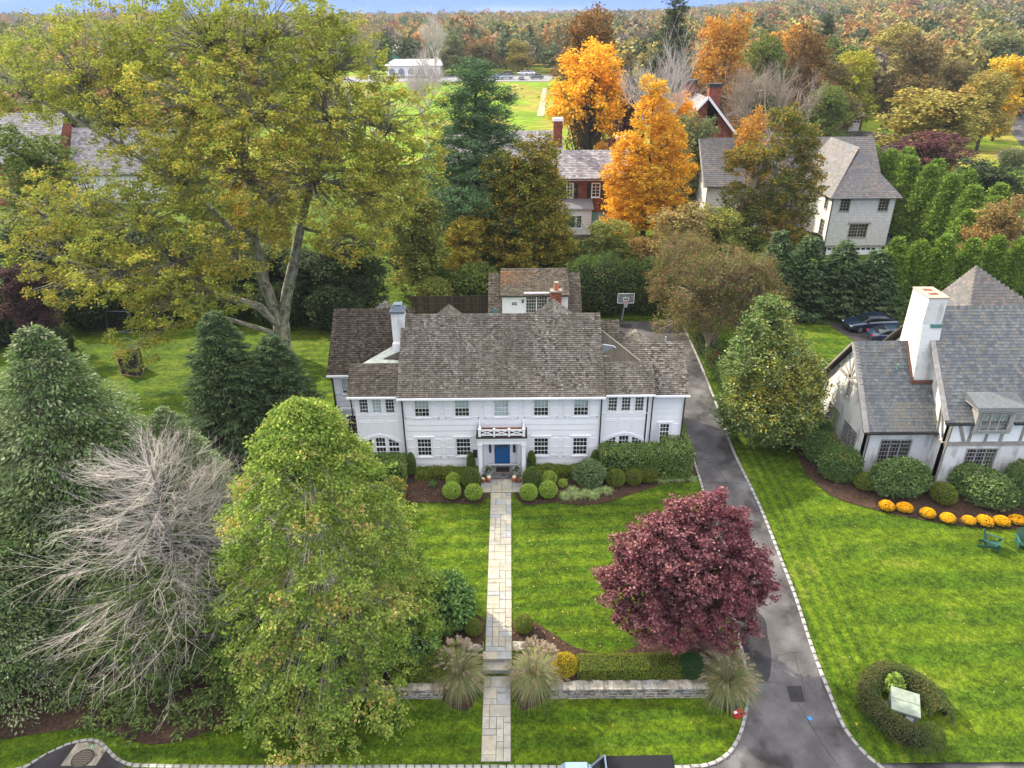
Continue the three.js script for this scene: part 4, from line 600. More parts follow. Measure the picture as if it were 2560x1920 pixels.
  // big white chimney with lead cap
  { const c = new GB(); c.hexa([[-7.62, 5.9, -41.1], [-7.05, 5.9, -41.1], [-7.05, 7.6, -41.5], [-7.62, 7.6, -41.5]], [[-7.62, 5.9, -43.2], [-7.05, 5.9, -43.2], [-7.05, 7.6, -43.2], [-7.62, 7.6, -43.2]]); c.box(-7.62, 7.6, -42.9, -6.82, 9.55, -41.9); const ch = part('chimney', c.build(), M.whiteBrick, H);
    part('cap', boxGeo(-7.7, 9.55, -43.0, -6.74, 9.68, -41.8), std(S(0.1, 0.12, 0.14), 0.5), ch); const p = new GB(); p.box(-7.45, 9.68, -42.75, -7.0, 9.86, -42.3); p.box(-7.5, 9.95, -42.8, -6.95, 9.98, -42.25); for (const [a, b] of [[-7.45, -42.75], [-7.03, -42.75], [-7.45, -42.33], [-7.03, -42.33]]) p.box(a, 9.86, b, a + 0.03, 9.95, b + 0.03); part('flue', p.build(), M.lead, ch); }
  { const g = new GB(); g.cyl(-1.1, 9.0, 9.16, -43.3, 0.2, 0.16); g.cyl(-1.1, 9.16, 9.3, -43.3, 0.22, 0.05); part('roof_vent', g.build(), M.copperGreen, H); const v = new GB(); v.cyl(-9.0, 8.3, 8.75, -45.8, 0.05); part('vent_pipe', v.build(), M.lead, H); const w = new GB(); w.cyl(9.9, 7.3, 7.8, -41.9, 0.05); part('vent_pipe', w.build(), M.lead, H); }
  // entrance
  { const f = face(0, -38.72, 1, 0), E = new THREE.Group(); E.name = 'porch'; H.add(E);
    part('floor', new GB().box(-2.15, -0.05, -38.5, 0.82, 0.14, -37.3).box(-1.75, 0.14, -38.6, 0.42, 0.3, -37.62).build(), M.bluestone, E);
    const wl = new GB(); for (const q of rectsMinus(-1.9, 0.6, 0.3, 2.6, [[-1.17, -0.17, 0.3, 2.32], [-1.52, -1.36, 1.1, 2.25], [0.02, 0.2, 1.1, 2.25]])) fbox(wl, f, q[0], q[1], q[2], q[3], -0.1, 0); for (const u of [-1.24, -0.17]) fbox(wl, f, u, u + 0.07, 0.3, 2.4, 0, 0.05); fbox(wl, f, -1.6, 0.27, 2.3, 2.42, 0, 0.06); for (const u of [-1.56, -0.02]) { fbox(wl, f, u, u + 0.24, 0.5, 0.95, 0, 0.02); fbox(wl, f, u, u + 0.24, 1.02, 1.08, 0, 0.04); } part('surround', wl.build(), M.whiteTrim, E);
    for (const u of [-1.44, 0.11]) { const pg = new GB(); fbox(pg, f, u - 0.08, u + 0.08, 1.1, 2.25, -0.06, -0.05); part('sidelight', pg.build(), std(S(0.015, 0.015, 0.02), 0.1), E); const ld = new GB(); for (let k = 0; k < 3; k++) { const y = 1.3 + k * 0.34; for (const s of [-1, 1]) ld.bar(f.P(u - 0.07 * s, y - 0.14, -0.045), f.P(u + 0.07 * s, y + 0.14, -0.045), 0.012, 0.012); } part('leading', ld.build(), M.lead, E); }
    const P = [[-2.13, -1.9], [0.58, 0.81]]; for (const [a, b] of P) { const g = new GB(); g.box(a, 0.14, -37.6, b, 2.62, -37.37); g.box(a - 0.04, 0.14, -37.64, b + 0.04, 0.34, -37.33); g.box(a - 0.04, 2.5, -37.64, b + 0.04, 2.62, -37.33); g.box(a, 0.3, -38.54, b, 2.62, -38.44); part('post', g.build(), M.whiteTrim, E); }
    part('entablature', new GB().box(-2.16, 2.62, -38.5, 0.84, 2.98, -37.34).box(-2.22, 2.98, -38.5, 0.9, 3.1, -37.26).build(), M.whiteTrim, E);
    part('porch_roof', new GB().box(-2.24, 3.1, -38.5, 0.92, 3.15, -37.22).build(), std(S(0.05, 0.036, 0.03), 0.9, { map: rep(grainT, 1) }), E);
    const lt = new Leaves(900), r = mulberry(8); for (let i = 0; i < 850; i++) { const x = lerp(-1.9, 0.6, r()), z = -38.4 + abs(gauss(r)) * 0.4, k = 0.6 + 0.8 * r(); if (r() < 0.4 + 0.6 * sstep(-1, 0.2, x)) lt.add(x, 3.16 + r() * 0.03, min(z, -37.4), cos(i), 0.1, sin(i), 0.07, 0.05, 0, 1, 0, 0.36 * k, 0.14 * k, 0.06 * k); } stuffPart('leaves', lt.build(), leafMat(1, 1, 1, 0.1), E);
    const rg = new GB(), y0 = 3.15, xs = [-2.02, -1.12, -0.2, 0.7]; xs.forEach((x, i) => { const big = i % 3 === 0; rg.box(x - (big ? 0.08 : 0.06), y0, -37.5, x + (big ? 0.08 : 0.06), y0 + 0.52, -37.36); rg.box(x - (big ? 0.1 : 0.07), y0 + 0.5, -37.52, x + (big ? 0.1 : 0.07), y0 + 0.55, -37.34); });
    for (let i = 0; i < 3; i++) { const a = xs[i] + 0.07, b = xs[i + 1] - 0.07; rg.box(a, y0 + 0.4, -37.46, b, y0 + 0.47, -37.4); rg.box(a, y0 + 0.06, -37.46, b, y0 + 0.12, -37.4); rg.bar([a, y0 + 0.12, -37.43], [b, y0 + 0.4, -37.43], 0.04, 0.045); rg.bar([a, y0 + 0.4, -37.428], [b, y0 + 0.12, -37.428], 0.04, 0.044); }
    for (const x of [-2.02, 0.7]) { rg.box(x - 0.06, y0, -38.48, x + 0.06, y0 + 0.5, -38.38); rg.box(x - 0.03, y0 + 0.42, -38.4, x + 0.03, y0 + 0.47, -37.5); rg.box(x - 0.025, y0 + 0.08, -38.4, x + 0.025, y0 + 0.13, -37.5); }
    part('railing', rg.build(), M.whiteTrim, E);
    part('lantern', new GB().box(-1.85, 2.05, -38.42, -1.68, 2.3, -38.3).build(), M.iron, E); part('lantern', new GB().box(0.38, 2.05, -38.42, 0.55, 2.3, -38.3).build(), M.iron, E);
    const d = new GB(); fbox(d, f, -1.17, -0.17, 0.3, 2.32, -0.06, -0.02); const pn = (u0, u1, y0b, y1b) => { for (const [a, b, c, e] of [[u0, u1, y0b, y0b + 0.03], [u0, u1, y1b - 0.03, y1b], [u0, u0 + 0.03, y0b + 0.03, y1b - 0.03], [u1 - 0.03, u1, y0b + 0.03, y1b - 0.03]]) fbox(d, f, a, b, c, e, -0.02, 0.005); }; pn(-1.08, -0.71, 0.42, 0.88); pn(-0.63, -0.26, 0.42, 0.88); pn(-1.08, -0.71, 0.96, 1.38); pn(-0.63, -0.26, 0.96, 1.38); pn(-1.06, -0.28, 1.46, 2.2);
    const dr = part('door', d.build(), M.blue, H, 'blue panelled front door'); const gl = new GB(); fbox(gl, f, -1.02, -0.32, 1.5, 2.16, -0.02, -0.01); part('pane', gl.build(), std(S(0.02, 0.05, 0.09), 0.15), dr); const gb2 = new GB(); for (let i = 1; i < 5; i++) fbox(gb2, f, -1.02 + i * 0.14 - 0.008, -1.02 + i * 0.14 + 0.008, 1.5, 2.16, -0.01, 0.0); fbox(gb2, f, -1.02, -0.32, 1.82, 1.84, -0.01, -0.001); part('glazing_bar', gb2.build(), M.blue, dr);
    part('handle', new GB().box(-1.14, 1.2, -38.74, -1.11, 1.45, -38.68).build(), M.iron, dr);
    const s2 = new GB(); for (const q of rectsMinus(-1.62, 0.32, 0.0, 2.62, [])) fbox(s2, f, q[0], q[1], q[2], q[3], -0.3, -0.25); part('room_shade', s2.build(), M.interior, E);  // added dark sheet, painted shade behind the door and sidelights
  }
  for (const x of [-7.0, 5.62]) { const g = new GB(); g.tube([[x, 5.35, -38.5], [x, 5.3, -38.25], [x, 5.2, -38.15]], [0.03, 0.05, 0.08], 8); part('floodlight', g.build(), M.whiteTrim, H); }
}
// things on and by the porch
{
  const mat = thing('doormat', 'dark doormat with tan border in front of the blue door', 'doormat', [-0.64, 0.3, -38.0]); part('mat', boxGeo(-0.42, 0.004, -0.27, 0.42, 0.024, 0.27), std(S(0.025, 0.027, 0.03), 1, { map: rep(grainT, 3) }), mat); part('border', boxGeo(-0.5, 0.001, -0.34, 0.5, 0.012, 0.34), std(S(0.2, 0.13, 0.09), 1), mat);
  const urnG = new THREE.LatheGeometry([[0.0, 0], [0.16, 0], [0.17, 0.05], [0.1, 0.09], [0.09, 0.14], [0.2, 0.24], [0.27, 0.4], [0.29, 0.52], [0.26, 0.5], [0.22, 0.44], [0, 0.44]].map((p) => new THREE.Vector2(...p)), 20), r = mulberry(3), L = new Leaves(700);
  for (let i = 0; i < 420; i++) { const u = unit(r), k = 0.8 + 0.4 * r(); L.add(u[0] * 0.24 * r(), 0.55 + abs(u[1]) * 0.3 * r(), u[2] * 0.24 * r(), u[0], abs(u[1]) + 0.2, u[2], 0.13, 0.05, u[2], 0.6, u[0], 0.05 * k, 0.12 * k, 0.04 * k); } for (let i = 0; i < 70; i++) { const u = unit(r); L.add(u[0] * 0.26, 0.58 + abs(u[1]) * 0.26, u[2] * 0.26, u[0], 0.2, u[2], 0.06, 0.06, u[0], 1, u[2], 0.75, 0.75, 0.68); }
  const urn = (x, label) => { const t = thing('planter_urn', label, 'planter', [x, 0.14, -37.3], 0, 'white urns on the porch'); part('urn', urnG, std(S(0.42, 0.42, 0.4), 0.7, { map: rep(grainT, 2) }), t); stuffPart('foliage', L.build(), leafMat(1, 1, 1, 0.2), t); return t; };
  const u1 = urn(-1.55, 'stone urn of green and white plants left of the doormat'); dup(u1, [0.27, 0.14, -37.3], 2, 1, 'stone urn of green and white plants right of the doormat');
  const potG = new THREE.LatheGeometry([[0, 0], [0.11, 0], [0.15, 0.24], [0.17, 0.24], [0.17, 0.3], [0.14, 0.3], [0.13, 0.22], [0, 0.22]].map((p) => new THREE.Vector2(...p)), 16);
  const pumpG = (() => { const g = new THREE.SphereGeometry(0.14, 20, 12), p = g.attributes.position; for (let i = 0; i < p.count; i++) { const a = atan2(p.getZ(i), p.getX(i)), k = 1 - 0.06 * abs(sin(a * 4)); p.setXYZ(i, p.getX(i) * k, p.getY(i) * 0.78, p.getZ(i) * k); } g.computeVertexNormals(); g.translate(0, 0.36, 0); return g; })();
  const pots = [[-1.83, -37.0, 0, 'terracotta pot of green and white gourds at far left of the steps'], [-1.5, -37.02, 1, 'terracotta pot with white pumpkin left of the steps'], [0.1, -37.02, 1, 'terracotta pot with white pumpkin right of the steps'], [0.42, -37.0, 0, 'terracotta pot of green and white gourds at far right of the steps']];
  for (const [x, z, k, l] of pots) { const t = thing('flower_pot', l, 'pot', [x, 0.06, z], x, 'pots at the front steps'); part('pot', potG, M.terracotta, t); if (k) { part('pumpkin', pumpG, std(S(0.72, 0.62, 0.42), 0.5), t); part('stalk', new GB().tube([[0, 0.45, 0], [0.02, 0.53, 0.01]], [0.02, 0.012], 5).build(), std(S(0.25, 0.2, 0.1), 0.9), t); } else { const g = pumpG.clone(); g.scale(0.8, 0.8, 0.8); g.translate(0.06, 0.03, 0.03); part('gourd', g, std(S(0.72, 0.66, 0.5), 0.5), t); const L2 = new Leaves(90), r2 = mulberry(5); for (let i = 0; i < 80; i++) { const u = unit(r2); L2.add(-0.05 + u[0] * 0.08, 0.34 + abs(u[1]) * 0.12, u[2] * 0.1, u[0], 0.4, u[2], 0.1, 0.06, 0, 1, 0, 0.08, 0.16, 0.06); } stuffPart('foliage', L2.build(), leafMat(1, 1, 1, 0.2), t); } }
  const mb = thing('mailbox', 'black mailbox on the wall left of the porch', 'mailbox', [-2.4, 1.0, -38.4]); part('body', boxGeo(-0.13, 0, -0.1, 0.13, 0.42, 0.06), M.black, mb); part('lid', new GB().hexa([[-0.14, 0.42, 0.1], [0.14, 0.42, 0.1], [0.14, 0.46, 0.08], [-0.14, 0.46, 0.08]], [[-0.14, 0.42, -0.1], [0.14, 0.42, -0.1], [0.14, 0.54, -0.1], [-0.14, 0.54, -0.1]]).build(), M.black, mb);
}
// ---------- front walk, steps, retaining walls ----------
const stoneMats = [[0.43, 0.41, 0.345], [0.385, 0.37, 0.32], [0.45, 0.41, 0.32], [0.35, 0.36, 0.355], [0.4, 0.375, 0.31]].map((c) => { const m = M.flag.clone(); m.color = S(...c); return m; });
{
  const walk = new THREE.Group(); walk.name = 'front_walk'; walk.userData = { kind: 'structure', label: 'flagstone walk from the street to the blue door' }; scene.add(walk);
  const r = mulberry(404);
  const slab = (x0, x1, z0, z1, ya, yb, mt) => { const j = () => (r() - 0.5) * 0.012, g = 0.009, b = 0.012; const A = [[x0 + g + j(), ya, z1 - g + j()], [x1 - g + j(), ya, z1 - g + j()], [x1 - g + j(), yb, z0 + g + j()], [x0 + g + j(), yb, z0 + g + j()]], gb = new GB(), T = A.map((p, i) => [p[0] + (i === 0 || i === 3 ? b : -b), p[1] + 0.0, p[2] + (i < 2 ? -b : b)]), lowp = A.map((p) => [p[0], p[1] - 0.012, p[2]]), deep = A.map((p) => [p[0], p[1] - 0.14, p[2]]); gb.quad(T[0], T[1], T[2], T[3]); for (let i = 0; i < 4; i++) { const k = (i + 1) % 4; gb.quad(lowp[i], lowp[k], T[k], T[i]); gb.quad(deep[i], deep[k], lowp[k], lowp[i]); } part('flagstone', gb.build(), mt ?? stoneMats[floor(r() * 5)], walk); };
  const lay = (x0, x1, z0, z1, yf, cols) => { // random ashlar on a small grid
    const cw = (x1 - x0) / cols, rows = Math.round((z1 - z0) / 0.29), rh = (z1 - z0) / rows, full = new Uint8Array(cols * rows);
    for (let j = 0; j < rows; j++) for (let i = 0; i < cols; i++) { if (full[j * cols + i]) continue; let w = 1 + (r() < 0.62) + (r() < 0.2), h = 1 + (r() < 0.5) + (r() < 0.1); if (w === 1 && h === 1) h = 2; w = min(w, cols - i); h = min(h, rows - j); for (let k = 1; k < w; k++) if (full[j * cols + i + k]) { w = k; break; } for (let a = 0; a < h; a++) for (let b = 0; b < w; b++) full[(j + a) * cols + i + b] = 1; const za = z0 + j * rh, zb = za + h * rh; slab(x0 + i * cw, x0 + (i + w) * cw, za, zb, yf(zb) + (r() - 0.5) * 0.008, yf(za) + (r() - 0.5) * 0.008); }
  };
  lay(-1.36, -0.1, -35.9, -23.92, (z) => terrY(z) + 0.05, 4); lay(-2.0, 0.62, -37.3, -35.92, () => 0.06, 8); lay(-1.41, -0.17, -22.98, -18.95, (z) => baseY(z) + 0.05, 4);
  // bedding so that joints show dark sand
  struct('walk_bedding', drape([[-2.02, -37.32], [0.64, -37.32], [0.64, -35.9], [-0.1, -35.9], [-0.1, -23.95], [-1.37, -23.95], [-1.37, -35.9], [-2.02, -35.9]], 0.025, 0.6), std(S(0.1, 0.085, 0.06), 1), 'dark sand joints of the flagstone walk');
  struct('walk_bedding', drape([[-1.42, -22.98], [-0.16, -22.98], [-0.16, -18.95], [-1.42, -18.95]], 0.025, 0.6), std(S(0.1, 0.085, 0.06), 1), 'dark sand joints of the lower walk');
  const st = thing('stone_steps', 'two bluestone steps in the front walk between ornamental grasses', 'steps', [0, 0, 0]);
  const tread = (x0, x1, z0, z1, y, mt) => part('tread', new GB().box(x0, y - 0.07, z0, x1, y, z1).build(), mt, st), riser = (z0, z1, y0, y1) => part('riser', boxGeo(-1.42, y0, z0, -0.14, y1, z1), stoneMats[4], st);
  tread(-1.46, -0.8, -23.95, -23.5, -0.42, stoneMats[2]); tread(-0.79, -0.12, -23.95, -23.5, -0.42, stoneMats[3]); riser(-24.2, -23.55, -1.1, -0.49); tread(-1.46, -0.82, -23.56, -23.1, -0.69, stoneMats[0]); tread(-0.81, -0.12, -23.56, -23.1, -0.69, stoneMats[0]); riser(-23.9, -23.15, -1.2, -0.76);
}
const wallMats = [[0.56, 0.51, 0.42], [0.48, 0.45, 0.38], [0.6, 0.54, 0.43], [0.42, 0.41, 0.38], [0.52, 0.46, 0.36]].map((c) => { const m = M.stone.clone(); m.color = S(...c); return m; });
function stoneWall(label, x0, x1, z, thick, base, top, seed, along = 'x', end) { // courses of squared rubble, each stone a mesh
  const w = thing('retaining_wall', label, 'stone wall', [0, 0, 0]), r = mulberry(seed);
  const put = (a0, a1, y0, y1, d0, d1, big) => { const g = new GB(), j = () => (r() - 0.5) * 0.035, b = 0.018, P = (a, y, d) => (along === 'x' ? [a, y, z + d] : [z + d, y, -a]); const f = [[a0 + j() * 0.3, y0 + 0.006], [a1 - 0.012 + j() * 0.3, y0 + 0.006], [a1 - 0.012 + j() * 0.3, y1 - 0.008 + j() * 0.3], [a0 + j() * 0.3, y1 - 0.008 + j() * 0.3]], dd = d1 + j() * 0.6, q = f.map((p, i) => P(p[0] + (i % 3 ? -b : b), p[1] + (i < 2 ? b : -b), dd)), m = f.map((p) => P(p[0], p[1], dd - 0.03)), k = f.map((p) => P(p[0], p[1], d0)); g.quad(q[0], q[1], q[2], q[3]); for (let i = 0; i < 4; i++) { const n = (i + 1) % 4; g.quad(m[i], m[n], q[n], q[i]); g.quad(k[i], k[n], m[n], m[i]); } g.quad(k[1], k[0], k[3], k[2]); part('stone', g.build(), wallMats[floor(r() * 5)], w); };
  const hs = [0.17, 0.15, 0.18]; let y = base - 0.15, row = 0; while (y < top - 0.16) { let h = min(hs[row++ % 3], top - 0.1 - y), a = x0; while (a < x1 - 0.02) { let l = 0.22 + r() * 0.3; if (x1 - a - l < 0.15) l = x1 - a; put(a, a + l, y, y + h, -thick / 2, thick / 2 - 0.02); a += l; } y += h; }
  let a = x0; while (a < x1 - 0.02) { let l = 0.22 + r() * 0.16; if (x1 - a - l < 0.14) l = x1 - a; put(a, a + l, y, top + (r() - 0.5) * 0.03, -thick * 0.8, thick / 2 + 0.02, true); a += l; }
  part('mortar', along === 'x' ? boxGeo(x0 + 0.03, base - 0.1, z - thick / 2, x1 - 0.03, top - 0.05, z + thick / 2 - 0.05) : boxGeo(z - thick / 2 + 0.03, base - 0.1, -x1 + 0.03, z + thick / 2 - 0.05, top - 0.05, -x0 - 0.03), std(S(0.12, 0.11, 0.095), 1), w); return w;
}
stoneWall('pale fieldstone retaining wall below the clipped yew hedge right of the steps', 1.6, 8.66, -21.98, 0.36, -1.06, -0.42, 91);
stoneWall('short fieldstone return wall beside the right ornamental grass', 22.2, 23.4, 1.8, 0.34, -1.0, -0.42, 92, 'z');
stoneWall('pale fieldstone retaining wall left of the steps beside the grass', -9.2, -3.2, -22.02, 0.36, -1.06, -0.42, 93);
stoneWall('stub of stone wall left of the top step', -2.2, -1.44, -24.2, 0.34, -0.9, -0.36, 94);
stoneWall('stub of stone wall right of the top step', -0.08, 0.5, -24.2, 0.34, -0.9, -0.36, 95);
// ---------- half-timbered neighbour ----------
{
  const H = thing('tudor_house', 'white half-timbered house with grey slate roofs at the right edge', 'house', [0, 0, 0]), wf = { frame: M.greyPaint, fw: 0.07, mw: 0.024 };
  const f = face(0, -37.3, 1, 0), w1 = [22.74, 24.69, 0.95, 2.78]; wallPanel(f, 21.75, 26, -0.1, 3.75, [w1], 0.25, M.whiteBrick, H); windowIn(f, ...w1, 9, 6, H, { ...wf, mull: 3, rail: 5, sill: M.whiteBrick });
  const L = face(21.75, -44.1, 0, 1), hs = [[1.5, 3.15, 0.9, 2.67], [4.0, 5.85, 0.9, 2.63], [3.3, 3.9, 4.03, 5.25]]; gableWall(L, 0, 6.8, -0.1, 3.75, 3.4, 7.55, 0.25, M.whiteBrick, H, hs);
  windowIn(L, ...hs[0], 9, 6, H, { ...wf, mull: 3, rail: 5 }); windowIn(L, ...hs[1], 9, 6, H, { ...wf, mull: 3, rail: 5 }); windowIn(L, ...hs[2], 2, 6, H, wf);
  const tb = (u0, y0, u1, y1, w, ff = L) => { const g = new GB(); g.bar(ff.P(u0, y0, 0.025), ff.P(u1, y1, 0.025), w, 0.05, null, ff === L ? [-1, 0, 0] : [0, 0, 1]); part('timber', g.build(), M.tan, H); };
  tb(1.55, 5.3, 5.0, 5.3, 0.26); tb(3.4, 5.4, 3.4, 7.4, 0.16); tb(3.4, 5.4, 2.2, 6.0, 0.14); tb(3.4, 5.4, 2.7, 6.7, 0.14); tb(3.4, 5.4, 4.6, 6.0, 0.14); tb(3.4, 5.4, 4.1, 6.7, 0.14);
  for (const s of [-1, 1]) { const g = new GB(); g.bar([21.5, 3.5, -40.7 + s * 3.75], [21.5, 7.8, -40.7], 0.1, 0.34, null, [1, 0, 0]); part('bargeboard', g.build(), M.tan, H); }
  gableX(H, { seed: 71, x0: 21.45, x1: 25.95, ze: -36.95, ye: 3.52, zr: -40.7, yr: 7.86, zb: -44.45, pal: PALR.slate, mat: M.slate, e: 0.21, w: 0.26, even: true, cut: true, th: 0.014, jit: 0.03, single: 150 });
  // main body
  const m = face(0, -36.2, 1, 0), w2 = [27.4, 29.3, 0.98, 2.8], w3 = [27.4, 29.12, 4.18, 5.4]; wallPanel(m, 25.9, 36, -0.1, 3.0, [w2, [31.2, 33, 0.2, 2.4]], 0.25, M.whiteBrick, H); windowIn(m, ...w2, 9, 6, H, { ...wf, mull: 3, rail: 5, sill: M.whiteBrick }); windowIn(m, 31.2, 33, 0.2, 2.4, 6, 6, H, wf);
  wallPanel(m, 25.9, 36, 3.0, 4.8, [], 0.25, M.white, H); { const dm = face(0, -35.86, 1, 0); wallPanel(dm, 27.15, 29.38, 4.0, 5.7, [w3], 0.2, M.greyPaint, H, 'dormer'); for (const u of [27.15, 29.18]) part('dormer', boxGeo(u, 4.6, -37.2, u + 0.2, 5.7, -36.06), M.greyPaint, H); windowIn(dm, ...w3, 9, 5, H, { ...wf, mull: 3, blind: 0.65, noSill: true }); }
  const T = (u0, y0, u1, y1, w) => tb(u0, y0, u1, y1, w, m); T(25.9, 3.13, 36, 3.13, 0.28); T(27.32, 3.27, 27.32, 5.1, 0.18); T(29.22, 3.27, 29.22, 5.5, 0.18); T(27.4, 4.08, 29.15, 4.08, 0.18); T(28.3, 3.27, 28.3, 4.0, 0.15); T(26.35, 4.8, 27.05, 3.27, 0.18); T(30.4, 3.27, 30.4, 5, 0.16); T(31.6, 4.9, 32.3, 3.27, 0.16); T(25.98, 3.27, 25.98, 4.9, 0.12);
  { const g = new GB(); fbox(g, m, 27.0, 29.5, 5.5, 5.7, 0.34, 0.5); fbox(g, m, 26.85, 29.65, 5.7, 5.82, -0.9, 0.62); part('dormer_cornice', g.build(), M.greyPaint, H); const s = new GB(); s.hexa([[26.8, 5.82, -35.55], [29.7, 5.82, -35.55], [29.7, 5.9, -35.6], [26.8, 5.9, -35.6]], [[26.8, 5.82, -36.9], [29.7, 5.82, -36.9], [29.7, 6.25, -36.95], [26.8, 6.25, -36.95]]); part('dormer_roof', s.build(), std(S(0.15, 0.16, 0.17), 0.6, { map: rep(grainT, 1) }), H); }
  const G2 = face(25.9, -45.5, 0, 1), w4 = [3.6, 4.15, 7.35, 8.45]; gableWall(G2, 0, 9.3, -0.1, 4.75, 4.65, 9.8, 0.25, M.whiteBrick, H, [w4]); windowIn(G2, ...w4, 3, 4, H, wf);
  for (const a of [[9.2, 5.0, 4.9, 9.6], [7.6, 6.6, 9.1, 3.4], [6.6, 7.7, 8.5, 5.6], [5.6, 8.8, 7.6, 6.7], [8.1, 5.9, 8.5, 3.2], [9.3, 3.2, 7.2, 3.2]]) tb(a[0], a[1], a[2], a[3], 0.2, G2);
  { const g = new GB(); g.bar([25.5, 4.85, -36.0], [25.5, 10.08, -40.85], 0.06, 0.3, null, [1, 0, 0]); part('bargeboard', g.build(), M.tan, H); }
  gableX(H, { seed: 75, x0: 25.45, x1: 36.5, ze: -35.95, ye: 4.72, zr: -40.85, yr: 10.12, zb: -46, pal: PALR.slate, mat: M.slate, e: 0.21, w: 0.27, even: true, cut: true, th: 0.014, jit: 0.03, single: 150, left: (v) => 0, right: (v) => 11.05 });
  // rear hipped wing
  { const roof = new THREE.Group(); roof.name = 'roof'; H.add(roof); const A = [34.2, 9.6, -50.3], x0 = 32.4, x1 = 42, y = 4.6, z0 = -46.2, z1 = -53.5; const g = new GB(); const q = [[x0, y, z0], [x1, y, z0], [x1, y, z1], [x0, y, z1]]; for (let i = 0; i < 4; i++) g.tri(q[i], q[(i + 1) % 4], A); part('deck', g.build(), M.roofBase, roof);
    for (const [a, b, s] of [[q[0], q[1], 81], [q[3], q[0], 83]]) { const U = V(b[0] - a[0], 0, b[2] - a[2]), W = U.length(); U.normalize(); const t = V(A[0] - a[0], A[1] - a[1], A[2] - a[2]), ua = t.dot(U), vv = t.clone().addScaledVector(U, -ua), Ls = vv.length(); shingles(roof, { seed: s, O: [a[0], a[1] + 0.02, a[2]], U: U.toArray(), V: vv.normalize().toArray(), W, L: Ls, e: 0.24, w: 0.3, pal: s === 83 ? PALR.slateWarm : PALR.slateWarm, mat: M.slate, even: true, left: (v) => ua * v / Ls, right: (v) => W - (W - ua) * v / Ls, th: 0.014, jit: 0.03 }); }
    wallPanel(face(32.7, -53.2, 0, 1), 0, 6.6, -0.1, 4.6, [], 0.25, M.greyPaint, H); const v = new GB(); v.cyl(33.6, 7.0, 7.5, -47.6, 0.08); part('vent_pipe', v.build(), M.copperGreen, H); const v2 = new GB(); v2.cyl(23.9, 6.2, 6.85, -39.5, 0.07); part('vent_pipe', v2.build(), M.copperGreen, H); }
  // tall painted chimney with copper flashing
  { const g = new GB(); g.box(24.7, 6.0, -41.4, 25.85, 11.12, -39.55); g.hexa([[24.72, 5.5, -38.9], [25.9, 5.5, -38.9], [25.9, 9.4, -39.5], [24.72, 9.4, -39.5]], [[24.72, 5.5, -41.3], [25.9, 5.5, -41.3], [25.9, 9.4, -41.3], [24.72, 9.4, -41.3]]); const c = part('chimney', g.build(), M.whiteBrick, H); part('cap', new GB().box(24.66, 11.12, -41.44, 25.89, 11.2, -39.51).build(), std(S(0.38, 0.3, 0.22), 0.9), c); part('flue', new GB().box(25.0, 11.2, -41.0, 25.5, 11.23, -40.7).box(25.0, 11.2, -40.3, 25.5, 11.23, -40.0).build(), M.brick, c);
    part('flashing', new GB().bar([24.66, 5.95, -38.85], [24.66, 8.0, -40.5], 0.05, 0.16, null, [1, 0, 0]).bar([24.6, 5.95, -38.86], [25.9, 5.95, -38.86], 0.05, 0.22).build(), M.copper, c); part('chimney_pan', new GB().box(25.2, 9.3, -39.56, 25.87, 9.5, -39.42).build(), M.copperGreen, c); }
  for (const [x, z] of [[21.8, -37.2], [25.95, -36.1]]) { const g = new GB(); g.tube([[x, x < 22 ? 3.4 : 4.6, z + 0.2], [x, x < 22 ? 3.1 : 4.3, z + 0.05], [x, 0.1, z + 0.05]], 0.05, 7); part('downspout', g.build(), M.tan, H); }
  { const g = new GB(); g.box(21.45, 3.38, -36.95, 25.95, 3.5, -36.83).box(25.45, 4.58, -35.95, 27.1, 4.7, -35.83).box(29.5, 4.58, -35.95, 36.5, 4.7, -35.83); part('gutter', g.build(), M.iron, H); }
}
